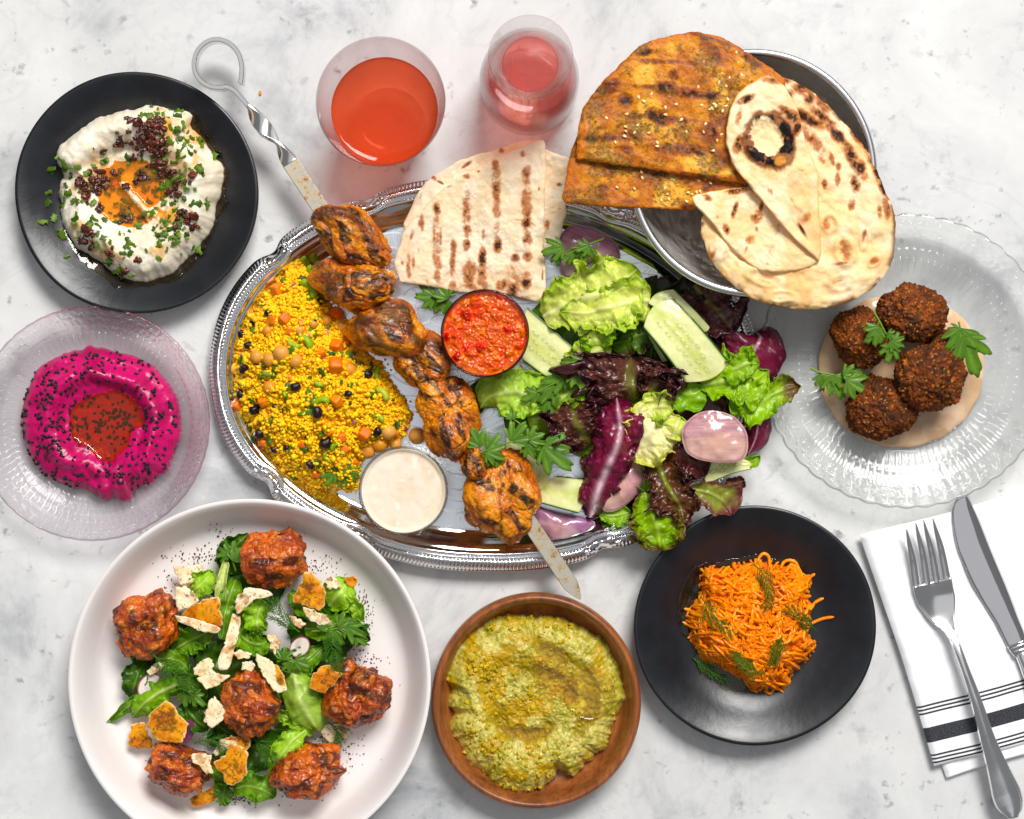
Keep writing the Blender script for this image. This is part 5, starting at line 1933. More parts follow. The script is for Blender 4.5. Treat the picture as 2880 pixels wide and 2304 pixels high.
# ================================================================== napkin and cutlery
def napkin():
    m = NT("striped_linen")
    uvn = m.n.new("ShaderNodeUVMap")
    sep = m.n.new("ShaderNodeSeparateXYZ")
    m.link(uvn.outputs[0], sep.inputs[0])
    v = sep.outputs["Y"]
    Wh, Bk = C(252, 252, 254), C(40, 43, 50)
    st = [(0.0, Wh)]
    for a, b in NAP_STRIPES:
        st += [(a, Bk), (b, Wh)]
    st = st[:32]
    c = m.ramp(v, st, 'CONSTANT')
    wv = m.n.new("ShaderNodeTexWave")
    wv.inputs["Scale"].default_value = 420
    m.link(m.obj, wv.inputs[0])
    wv2 = m.n.new("ShaderNodeTexWave")
    wv2.bands_direction = 'Y'
    wv2.inputs["Scale"].default_value = 420
    m.link(m.obj, wv2.inputs[0])
    wf = m.math('ADD', wv.outputs["Fac"], wv2.outputs["Fac"])
    c = m.mix(m.ramp(m.noise(1500, 2), [(0.35, 0.0), (0.7, .12)]), c, (.55, .56, .58), 'MIX')
    m.base(c)
    m.set(Roughness=.85)
    m.b.inputs["Specular IOR Level"].default_value = .15
    b = m.bump(wf, .12, .0002)
    m.bump(m.noise(30, 3), .12, .004, b)
    return m.m


def lam(p):     # position across the stripes, 0..1 along the napkin's left edge
    return (p - 280) / (1455 - 280)


# stripe positions measured along the left edge of the napkin
NAP_STRIPES = [(lam(1150), lam(1158)), (lam(1169), lam(1177)), (lam(1188), lam(1197)), (lam(1258), lam(1333)),
               (lam(1392), lam(1400)), (lam(1411), lam(1419)), (lam(1431), lam(1440))]


def nap_obj():
    mat = napkin()
    root = thing("napkin", *Z6(500, 800), 0, "folded white napkin with dark stripes under the cutlery", "napkin", zref=.006)

    def layer(name, TL, TRr, BL, BR, z0, th, seed, vrange):
        nu, nv = 70, 110
        u = np.linspace(0, 1, nu)[:, None]
        v = np.linspace(0, 1, nv)[None, :]
        P = lambda i: (TL[i] * (1 - u) * (1 - v) + TRr[i] * u * (1 - v) + BL[i] * (1 - u) * v + BR[i] * u * v)
        x, y = P(0), P(1)
        x = x + 4 * np.sin(v * 5 + seed) * (u < .5) * (1 - 2 * u)
        y = y + 3 * np.sin(u * 7 + seed) + 6 * np.sin(u * 2.2 + seed) * (1 - v)
        eu = np.minimum(u, 1 - u) * 30
        ev = np.minimum(v, 1 - v) * 45
        e = np.clip(np.minimum(eu + 0 * ev, ev + 0 * eu), 0, 1)
        prof = np.sqrt(np.clip(1 - (1 - e) ** 2, 0, 1))
        wav = .0016 * n2(x, y, 170, seed, 3) + .0005 * n2(x * .6 + y, y * .4, 46, seed + 2, 3)
        zt = z0 + th / 2 + th / 2 * prof + wav * prof
        zb = z0 + th / 2 - th / 2 * prof + 0 * wav
        V = np.concatenate([W(x, y, zt, .006).reshape(-1, 3), W(x, y, zb, .006).reshape(-1, 3)])
        q = quads(nu, nv)
        F = np.concatenate([q[:, ::-1], q + nu * nv])
        uv1 = np.stack([u + 0 * v, vrange[0] + (vrange[1] - vrange[0]) * v + 0 * u], -1).reshape(-1, 2)
        add(name, V, F, mat, root, uv=np.concatenate([uv1, uv1]), recalc=False)
    a = Z6(75, 280); b = Z6(1160, -40); c = Z6(455, 1458); d = Z6(1420, 1195)
    layer("under_layer", Z6(300, 900), Z6(1200, 640), Z6(515, 1522), Z6(1430, 1250), .0006, .0034, 3, (0, .6))
    layer("top_layer", a, b, c, d, .0042, .0042, 5, (0, 1.0))


nap_obj()

M_STEEL = NT("polished_steel")
M_STEEL.base((.86, .85, .85))
M_STEEL.set(Metallic=1.0)
M_STEEL.link(M_STEEL.ramp(M_STEEL.noise(45, 4), [(0.3, .13), (0.7, .22)]), M_STEEL.b.inputs["Roughness"])
M_STEEL.bump(M_STEEL.noise(250, 3), .03, .0004)
M_STEEL = M_STEEL.m


def ribbon(pts, hw, zc, zprof, th, n=90, nv=21, zref=.012, under=True):
    """solid bar along pts (pixels); hw half widths (pixels); zc heights; zprof(u, v) extra height on top"""
    q = crom(pts, n)
    s = np.linspace(0, 1, n)
    L = np.concatenate([[0], np.cumsum(np.linalg.norm(np.diff(np.asarray(pts, float)[:, :2], axis=0), axis=1))])
    L /= L[-1]
    w = np.interp(s, L, hw)
    w = np.convolve(np.pad(w, 3, mode='edge'), np.ones(7) / 7, 'valid')
    z = np.interp(s, L, zc)
    z = np.convolve(np.pad(z, 4, mode='edge'), np.ones(9) / 9, 'valid')
    t = np.gradient(q[:, :2], axis=0)
    t /= np.linalg.norm(t, axis=1)[:, None]
    nx, ny = -t[:, 1], t[:, 0]
    v = np.linspace(-1, 1, nv)
    x = q[:, 0][:, None] + nx[:, None] * w[:, None] * v
    y = q[:, 1][:, None] + ny[:, None] * w[:, None] * v
    zt = z[:, None] + zprof(s[:, None], v[None, :])
    zb = z[:, None] - th + 0 * v[None, :] + .35 * zprof(s[:, None], v[None, :])
    ring = np.concatenate([np.stack([x, y, zt], -1), np.stack([x, y, zb], -1)[:, ::-1]], 1)
    V = W(ring[..., 0], ring[..., 1], ring[..., 2], zref).reshape(-1, 3)
    F = [tuple(f) for f in quads(n, 2 * nv, wrap_v=True)]
    F.append(tuple(range(2 * nv)))
    F.append(tuple((n - 1) * 2 * nv + i for i in range(2 * nv)))
    return V, F


def cutlery():
    root = thing("fork", *Z6(530, 900), .009, "steel dinner fork lying on the striped napkin", "fork", zref=.012)
    pts = MAP(Z6, [(438, 505), (452, 560), (471, 610), (497, 685), (522, 735), (546, 800), (600, 955), (655, 1110), (715, 1300), (770, 1450), (820, 1590), (842, 1660), (850, 1700), (852, 1714)])
    hw = np.array([100, 101, 97, 66, 36, 23, 23, 30, 40, 56, 78, 70, 42, 14]) / 1.828
    zc = [.0135, .0120, .0112, .0120, .0145, .0175, .0205, .0200, .0180, .0160, .0150, .0148, .0147, .0147]

    def zp(u, v):
        bowl = .0022 * np.clip(1 - u / .26, 0, 1) * (v ** 2)
        hand = sst(.20, .34, u)
        bead = np.exp(-((np.abs(v) - .84) / .09) ** 2) * .00075
        body = .0013 * (1 - v ** 2) * (np.abs(v) < .74)
        edge = -.0016 * np.clip((np.abs(v) - .88) / .12, 0, 1) ** 2
        return bowl + hand * (bead + body + edge) + (1 - hand) * edge * .5
    V, F = ribbon(pts, hw, zc, zp, .0016, 150, 41)
    cut, row = 42, 82
    F = [f for f in F if len(f) == 4]
    fh = [f for f in F if max(f) < cut * row] + [tuple(range(row))]
    fb = [tuple(i - (cut - 1) * row for i in f) for f in F if min(f) >= (cut - 1) * row] + [tuple((150 - cut) * row + i for i in range(row))]
    head = add("head", V[:cut * row], fh, M_STEEL, root, recalc=True)
    add("handle", V[(cut - 1) * row:], fb, M_STEEL, root, recalc=True)
    for (t0, t1), (r0, r1) in zip([(298, 230), (345, 198), (385, 185), (433, 178)], [(362, 545), (417, 530), (467, 515), (518, 500)]):
        mx, my = t0 + (r0 - t0) * .55 + 3, t1 + (r1 - t1) * .5
        V, F = ribbon(MAP(Z6, [(t0, t1), (t0 + (mx - t0) * .3, t1 + (my - t1) * .3), (mx, my), (r0, r1)]), np.array([3, 9, 17, 19]) / 1.828, [.0200, .0185, .0160, .0134],
                      lambda u, v: -.0006 * v ** 2, .0014, 40, 9)
        add("tine", V, F, M_STEEL, head, recalc=True)
    root = thing("knife", *Z6(800, 700), .009, "steel table knife with serrated blade on the napkin, cut by the frame", "knife", zref=.011)
    # blade outline: left (cutting) edge and back
    Lf = crom(MAP(Z6, [(596, 43), (565, 85), (548, 150), (553, 230), (575, 335), (605, 410), (640, 490), (700, 605), (775, 725), (832, 842)]), 160)
    Rt = crom(MAP(Z6, [(600, 43), (622, 50), (645, 90), (690, 190), (745, 330), (800, 460), (845, 570), (890, 690), (915, 750), (932, 800)]), 160)
    # serrations along part of the cutting edge
    s = np.linspace(0, 1, 160)
    d = Lf - Rt
    d /= np.linalg.norm(d, axis=1)[:, None] + 1e-6
    Lf = Lf + d * (1.4 * np.abs(((s * 62) % 1) - .5) * 2 * ((s > .1) & (s < .62)))[:, None]
    nv = 13
    v = np.linspace(0, 1, nv)
    x = Lf[:, :1] * (1 - v) + Rt[:, :1] * v
    y = Lf[:, 1:] * (1 - v) + Rt[:, 1:] * v
    zt = .0098 + .0007 * np.sin(v * np.pi) + .0009 * np.minimum(v / .7, 1) * np.ones((160, 1)) - .0014 * np.clip((v - .80) / .2, 0, 1) * np.ones((160, 1)) + .0004 * s[:, None]
    zb = .0092 + 0 * zt
    ring = np.concatenate([np.stack([x, y, zt], -1), np.stack([x, y, zb], -1)[:, ::-1]], 1)
    V = W(ring[..., 0], ring[..., 1], ring[..., 2], .011).reshape(-1, 3)
    F = [tuple(f) for f in quads(160, 2 * nv, wrap_v=True)] + [tuple(range(2 * nv)), tuple(159 * 2 * nv + i for i in range(2 * nv))]
    blade_m = NT("blade_steel")
    blade_m.base((.74, .71, .73))
    blade_m.set(Metallic=1.0, Roughness=.10)
    blade_m.bump(blade_m.noise(28, 2), .25, .002)
    add("blade", V, F, blade_m.m, root, recalc=True)
    V, F = ribbon(MAP(Z6, [(882, 822), (893, 850), (905, 880)]), np.array([56, 50, 40]) / 1.828, [.0105, .0118, .0125], lambda u, v: .0016 * (1 - v ** 2) + .0006 * np.sin(u * 9), .003, 30, 15)
    add("bolster", V, F, M_STEEL, root, recalc=True)
    V, F = ribbon(MAP(Z6, [(902, 872), (925, 930), (985, 1090), (1060, 1290), (1130, 1480), (1150, 1535)]), np.array([36, 36, 42, 50, 60, 20]) / 1.828, [.0125, .0128, .0130, .0130, .0130, .0128],
                  lambda u, v: .0022 * (1 - v ** 2) + np.exp(-((np.abs(v) - .82) / .09) ** 2) * .0006, .0035, 60, 25)
    add("handle", V, F, M_STEEL, root, recalc=True)


cutlery()

# ================================================================== leaves
M_LEAF = food("lettuce", .34, .45, .10, 500, .3, 380, .0008, transl=.38, sat=1.05, val=1.28, coat=.15, coat_rough=.2)
M_RED = food("red_leaf", .30, .5, .15, 500, .35, 420, .0008, transl=.12, coat=.25, coat_rough=.18, sat=1.05)
M_CUKE = food("cucumber", .26, .45, .05, 400, .12, 500, .0004, sss=.2, sss_col=(.7, 1, .4), coat=.2, sat=1.0)
M_ONION = food("onion", .22, .5, .05, 500, .22, 120, .0014, coat=.5, coat_rough=.08, sss=.15, sss_col=(1, .5, .6), sat=.95)
M_PARS = food("parsley", .36, .4, .12, 700, .2, 600, .0004, transl=.22, sat=1.0)
M_DILL = food("dill", .45, .35, .15, 900, 0, base=C(52, 96, 26), rnd=C(70, 116, 34))

GREEN = ((206, 220, 136), (156, 192, 56), (132, 176, 38))
PALE = ((238, 236, 180), (216, 222, 118), (176, 200, 62))
YELL = ((250, 244, 214), (242, 236, 180), (212, 214, 96))
DARKG = ((150, 180, 80), (98, 142, 34), (78, 122, 26))
LOLLO = ((130, 126, 56), (96, 48, 46), (66, 24, 36))
REDOAK = ((150, 150, 60), (112, 52, 36), (74, 26, 32))
TIPRED = ((190, 206, 100), (140, 176, 30), (112, 48, 40))
RADIC = ((236, 196, 208), (120, 16, 54), (88, 8, 40))
BASE_Z = [0.0]


def leaf(label, pts, hw, pal, parent=None, name="lettuce_leaf", cat="lettuce", group=None, ruf=3.0, fr=5.0, jag=.18, cup=3.0, crk=1.2, seed=None,
         nu=52, nv=25, ribw=.10, mat=None, veins=.3, tipmix=None, z0=0.0, zref=.02, fold=0.0, wide=1.18, fine=.26):
    """pts: (x, y, z in mm) along the midrib; hw: half widths in photograph pixels"""
    leaf.k += 1
    sd = seed if seed is not None else leaf.k * 7
    P = np.asarray(pts, float)
    q = crom(P, nu)
    s = np.linspace(0, 1, nu)
    L = np.concatenate([[0], np.cumsum(np.linalg.norm(np.diff(P[:, :2], axis=0), axis=1))])
    L /= L[-1]
    w = np.interp(s, L, hw)
    w = np.convolve(np.pad(w, 3, mode='edge'), np.ones(7) / 7, 'valid')
    w = w * wide * np.sqrt(np.clip(1 - (np.clip(s - .82, 0, 1) / .182) ** 2, .004, 1)) * np.sqrt(np.clip(1 - (np.clip(.06 - s, 0, 1) / .075) ** 2, .1, 1))
    t = np.gradient(q[:, :2], axis=0)
    t /= np.linalg.norm(t, axis=1)[:, None] + 1e-9
    nx, ny = -t[:, 1], t[:, 0]
    v = np.linspace(-1, 1, nv)
    Uu = np.repeat(s[:, None], nv, 1)
    Vv = np.repeat(v[None], nu, 0)
    length = np.linalg.norm(np.diff(P[:, :2], axis=0), axis=1).sum()
    side = np.sign(Vv) * 3.7 + sd
    j = n2(Uu * length, side * 50, 26, sd, 3)
    j2 = n2(Uu * length, side * 50, 11, sd + 3, 2)
    ww = w[:, None] * (1 + jag * (j + .6 * j2) * np.abs(Vv) ** 2)
    ph = Uu * fr * 6.283 + 2.2 * n2(Uu * length, side * 30, 50, sd + 5, 2) + side
    x = q[:, 0][:, None] + nx[:, None] * ww * Vv
    y = q[:, 1][:, None] + ny[:, None] * ww * Vv
    a = np.abs(Vv)
    amp = ruf * (a ** 2.2) * np.clip(w[:, None] / (w.max() + 1e-6), .25, 1)
    wl = max(length / (fr * 2.4), 12)
    rf = 1.25 * n2(Uu * length + side * 91, Vv * w.max() * .55, wl, sd + 61, 2) + .55 * n2(Uu * length - side * 57, Vv * w.max(), wl * .45, sd + 62, 2)
    z = q[:, 2][:, None] + cup * (Vv ** 2) + amp * rf + 1.5 * crk * n2(x, y, 52, sd + 9, 2) + fine * crk * n2(x, y, 15, sd + 10, 2) * (1 - np.exp(-(Vv / .2) ** 2))
    z = z + 1.0 * np.exp(-(Vv / (ribw * 1.2)) ** 2) + fold * a
    sh = amp * .6 * n2(Uu * length + side * 33, Vv * 40, wl * .8, sd + 63, 2) / (U * 1000)
    x = x + t[:, 0][:, None] * sh
    y = y + t[:, 1][:, None] * sh
    z = np.maximum(z, z0 + 4.6)
    col_r, col_m, col_e = (lin(c) for c in pal)
    e = sst(.45, 1.0, np.maximum(a, sst(.75, 1.0, Uu) * 1.0) + .28 * n2(x, y, 26, sd + 20, 3))
    c = mixc(col_m, col_e, e)
    c = c * (1 + .16 * n2(x, y, 22, sd + 22, 3))[..., None]
    vein = np.abs(np.sin((Uu * length / 17 - a * w.max() / 30 + .8 * n2(x, y, 40, sd + 30, 2)) * 3.14159))
    c = mixc(c, col_r, (1 - sst(.0, .16, vein)) * veins * (1 - a * .6))
    rib = np.exp(-(Vv / (ribw * (1.3 - Uu))) ** 2) * (1 - Uu * .5)
    c = mixc(c, col_r, np.clip(rib, 0, .95))
    if tipmix is not None:
        c = mixc(c, lin(tipmix), sst(.55, .95, Uu + .2 * n2(x, y, 30, sd + 40)) * .9)
    V = W(x, y, z * .001, zref).reshape(-1, 3)
    return add(name, V, quads(nu, nv, flip=True), mat or M_LEAF, parent, c.reshape(-1, 3), label=label, cat=cat, group=group, solid=.0005)


leaf.k = 0


def leaflet_geo(x, y, ang, L, z, rise, seed, lobes=5, droop=2.0):
    """one toothed parsley leaflet from its base point; ang degrees on the photograph (0 = right, 90 = down)"""
    r = np.random.default_rng(seed)
    L = L * .76
    nt, nr = 71, 8
    th = np.linspace(-1.5, 1.5, nt)
    lob = [(0, 1.0, .36), (.70, .86, .31), (-.70, .86, .31), (1.22, .62, .26), (-1.22, .62, .26)][:lobes]
    R = np.full(nt, .16)
    for a0, l, wd in lob:
        a0 += r.normal(0, .05)
        l *= r.uniform(.88, 1.1)
        R = np.maximum(R, l * np.exp(-(np.abs(th - a0) / wd) ** 3.2))
    R = np.maximum(R, .62 * (1 - (np.abs(th) / 1.75) ** 2))
    saw = np.abs(((th * 4.3 + r.uniform(0, 1)) % 1) - .5) * 2
    R = R * (.91 + .13 * saw + r.normal(0, .012, nt))
    t = np.linspace(0.0, 1, nr)
    rad = t[:, None] * R[None] * L
    a = math.radians(ang) + th * .92
    X = x + rad * np.cos(a)
    Y = y + rad * np.sin(a)
    f = rad / L
    fold = np.zeros(nt)
    for a0, l, wd in lob:
        fold = np.maximum(fold, np.exp(-((th - a0) / .12) ** 2))
    zz = z + rise * f - droop * f ** 2 - .7 * fold[None] * f + .9 * np.sin(th * 3 + seed)[None] * f * f + r.normal(0, .05, (nr, nt))
    c = mixc(lin((80, 126, 22)), lin((120, 160, 46)), np.clip(fold[None] * .7 + .25 * n2(X, Y, 14, seed), 0, 1))
    return X, Y, zz, c, nr, nt


def parsley(label, stem, leaves, zref=.03, name="parsley_sprig", stem_r=3.0, light=0.0, group=None):
    """stem: list of polylines of (x, y, z mm); leaves: (x, y, angle, length px, z mm, rise mm)"""
    root = thing(name, stem[0][0][0], stem[0][0][1], stem[0][0][2] * .001, label, "parsley", group, zref=zref)
    for p in stem:
        q = crom(p, 18)
        V, F = tube(W(q[:, 0], q[:, 1], q[:, 2] * .001, zref), np.linspace(stem_r, stem_r * .6, 18) * U, 6)
        add("stem", V, F, M_STEM, root)
    for i, (x, y, ang, L, z, rise) in enumerate(leaves):
        X, Y, Zz, c, nr, nt = leaflet_geo(x, y, ang, L, z, rise, int(x * 7 + y) % 9973)
        if light: c = mixc(c, lin((140, 176, 60)), np.full(c.shape[:-1], light))
        V = W(X, Y, Zz * .001, zref).reshape(-1, 3)
        add("leaflet", V, quads(nr, nt), M_PARS, root, c.reshape(-1, 3), solid=.00035)
    return root


M_STEM = food("herb_stem", .4, .4, .1, 600, 0, base=C(112, 152, 50), rnd=C(96, 140, 40))


def dill(label, path, zref=.03, n=11, ln=34, seed=0, group="dill sprigs", droop=3.0):
    r = np.random.default_rng(seed + 100)
    q = crom(path, 40)
    root = thing("dill_sprig", q[0, 0], q[0, 1], q[0, 2] * .001, label, "dill", group, zref=zref)
    V, F = tube(W(q[:, 0], q[:, 1], q[:, 2] * .001, zref), np.linspace(2.0, .9, 40) * U, 5)
    add("stem", V, F, M_DILL, root)
    parts = []
    t = np.gradient(q[:, :2], axis=0)
    for i in range(n):
        k = int(4 + 35 * i / n)
        base = q[k]
        h = math.atan2(t[k, 1], t[k, 0])
        for sd in (-1, 1):
            L = ln * (1.15 - .55 * i / n) * r.uniform(.7, 1.2)
            a = h + sd * r.uniform(.45, .85)
            m = 10
            s = np.linspace(0, 1, m)
            aa = a - sd * s * r.uniform(.1, .6)
            bx = base[0] + np.cumsum(np.cos(aa)) * L / m
            by = base[1] + np.cumsum(np.sin(aa)) * L / m
            bz = base[2] + r.uniform(-.5, 1.5) * s - droop * .4 * s ** 2
            parts.append(tube(W(bx, by, bz * .001, zref), np.linspace(1.25, .55, m) * U, 4))
            for j in range(2, m, 1):
                sg = 1 if j % 2 else -1
                l2 = L * r.uniform(.22, .42) * (1.1 - .5 * s[j])
                a2 = aa[j] + sg * r.uniform(.4, .8)
                e = np.linspace(0, 1, 4)
                parts.append(tube(W(bx[j] + np.cos(a2) * l2 * e, by[j] + np.sin(a2) * l2 * e, (bz[j] + r.uniform(-.8, .9) * e) * .001, zref), np.linspace(.95, .5, 4) * U, 3))
    V, F = [], []
    n0 = 0
    for v_, f_ in parts:
        V.append(v_)
        F.append(f_ + n0)
        n0 += len(v_)
    add("fronds", np.concatenate(V), np.concatenate(F), M_DILL, root)
    return root


def cuke(label, corners, z, zref=.03, curl=2.0, seed=0, skin=(True, True), seeds=True, th=2.2, bend=None):
    """a long thin cucumber ribbon: four corners (start-left, end-left, end-right, start-right); skin along the two long edges; z: heights mm of the four corners"""
    nu, nv = 60, 41
    A, B, Cc, D = [np.array(c, float) for c in corners]
    u = np.linspace(0, 1, nu)[:, None]
    v = np.linspace(0, 1, nv)[None]
    bl = lambda a, b, c, d: a * (1 - u) * (1 - v) + b * u * (1 - v) + c * u * v + d * (1 - u) * v
    x, y = bl(A[0], B[0], Cc[0], D[0]), bl(A[1], B[1], Cc[1], D[1])
    zz = bl(*z)
    # rounded ends and gentle bowing
    d1 = (Cc - A + D - B) / 2
    bow = np.sin(v * np.pi)
    ax = ((B + Cc) - (A + D)) / 2
    x = x + ax[0] * (.10 * (u - .5) * 2 * (bow - .6)) * np.abs(u - .5) * 2
    y = y + ax[1] * (.10 * (u - .5) * 2 * (bow - .6)) * np.abs(u - .5) * 2
    if bend is not None:
        k = 4 * u * (1 - u)
        x = x + bend[0] * k
        y = y + bend[1] * k
    zz = zz + curl * np.sin(u * np.pi) + .8 * np.sin(u * 5 + seed) + .5 * n2(x, y, 50, seed)
    e = np.minimum(v, 1 - v) + 0 * u
    sk = np.zeros_like(x)
    if skin[0]: sk = np.maximum(sk, 1 - sst(.025, .06, v + 0 * u))
    if skin[1]: sk = np.maximum(sk, 1 - sst(.025, .06, 1 - v + 0 * u))
    c = mixc(lin((206, 212, 118)), lin((228, 230, 164)), sst(.0, .6, np.abs(v - .5) * 2 + .3 * n2(x, y, 40, seed)))
    c = mixc(c, lin((188, 210, 104)), sst(.78, .95, np.abs(v - .5) * 2 + 0 * u) * .6)
    if seeds:
        # two rows of pale seeds in darker pockets
        wpx = np.linalg.norm(d1)
        lpx = np.linalg.norm(ax)
        for row in (.34, .5, .66):
            n = max(3, int(lpx / 25))
            for k in range(n):
                su = (k + .5 + (.3 if row == .5 else 0)) / n
                if su < .14 or su > .88 or (k * 7 + int(row * 50) + seed) % 6 == 0: continue
                du = (u - su + .02 * math.sin(k * 5.1 + row * 40)) * lpx / 9.0
                dv = (v - row - .03 * math.sin(k * 3.3 + seed)) * wpx / 4.8
                r = np.sqrt(du ** 2 * .8 + dv ** 2)
                c = mixc(c, lin((166, 174, 80)), (1 - sst(.8, 1.2, r)) * .75)
                c = mixc(c, lin((232, 232, 166)), (1 - sst(.45, .72, r)) * .9)
                zz = zz + .25 * np.exp(-r ** 2)
    c = mixc(c, lin((36, 70, 16)), sk)
    V1 = W(x, y, (zz + th / 2) * .001, zref).reshape(-1, 3)
    V2 = W(x, y, (zz - th / 2) * .001, zref).reshape(-1, 3)
    V = np.concatenate([V1, V2])
    # join the two faces round the border
    q = quads(nu, nv)
    idx = np.arange(nu * nv).reshape(nu, nv)
    ring = np.concatenate([idx[0, :], idx[1:, -1], idx[-1, -2::-1], idx[-2:0:-1, 0]])
    r2 = np.roll(ring, -1)
    side = np.stack([ring, r2, r2 + nu * nv, ring + nu * nv], -1)
    F = np.concatenate([q[:, ::-1], q + nu * nv, side])
    return add("cucumber_ribbon", V, F, M_CUKE, None, np.concatenate([c.reshape(-1, 3)] * 2), label=label, cat="cucumber", group="cucumber ribbons in the tray salad", recalc=True)


def onion(label, outline, z, h, colr, zref=.025, ang=0, seed=0, c=None, th=.0022):
    S = Star(outline, c, 1.5, 40, seed)
    ca, sa = math.cos(math.radians(ang)), math.sin(math.radians(ang))

    def zt(x, y, t):
        return z * .001 + h * .001 * np.clip(1 - t ** 2, 0, 1) ** .8 + .0011 * n2(x, y, 42, seed + 8, 2)

    def col(x, y, t):
        u = (x - S.c[0]) * ca + (y - S.c[1]) * sa
        v = -(x - S.c[0]) * sa + (y - S.c[1]) * ca
        line = n2(v * 5.0 + .12 * u * np.sign(v), u * .3, 16, seed + 2, 3)
        b = mixc(lin(colr[0]), lin(colr[1]), sst(-.7, 1.1, line) * .8)
        g = sst(-1, 1, v / (S.R(0.0)))
        b = mixc(b, lin(colr[2]), sst(.35, .95, g + .25 * n2(x, y, 50, seed)) * .8)
        b = mixc(b, lin((206, 152, 116)), np.exp(-((u / 42) ** 2 + ((v - 12) / 26) ** 2)) * .55)
        b = mixc(b, lin((132, 74, 104)), np.exp(-((t - .93) / .03) ** 2) * .55)
        return mixc(b, lin(colr[2]), sst(.96, 1, t) * .6)
    V, F, cc = S.build(50, 160, lambda x, y, t: zt(x, y, t), lambda x, y, t: zt(x, y, t) - th * dome(t, 14, .5), zref, col, 1.3)
    return add("onion_petal", V, F, M_ONION, None, cc, label=label, cat="onion", group="pickled onion petals in the tray salad")


def mp(f, L):
    return MAP(f, L)


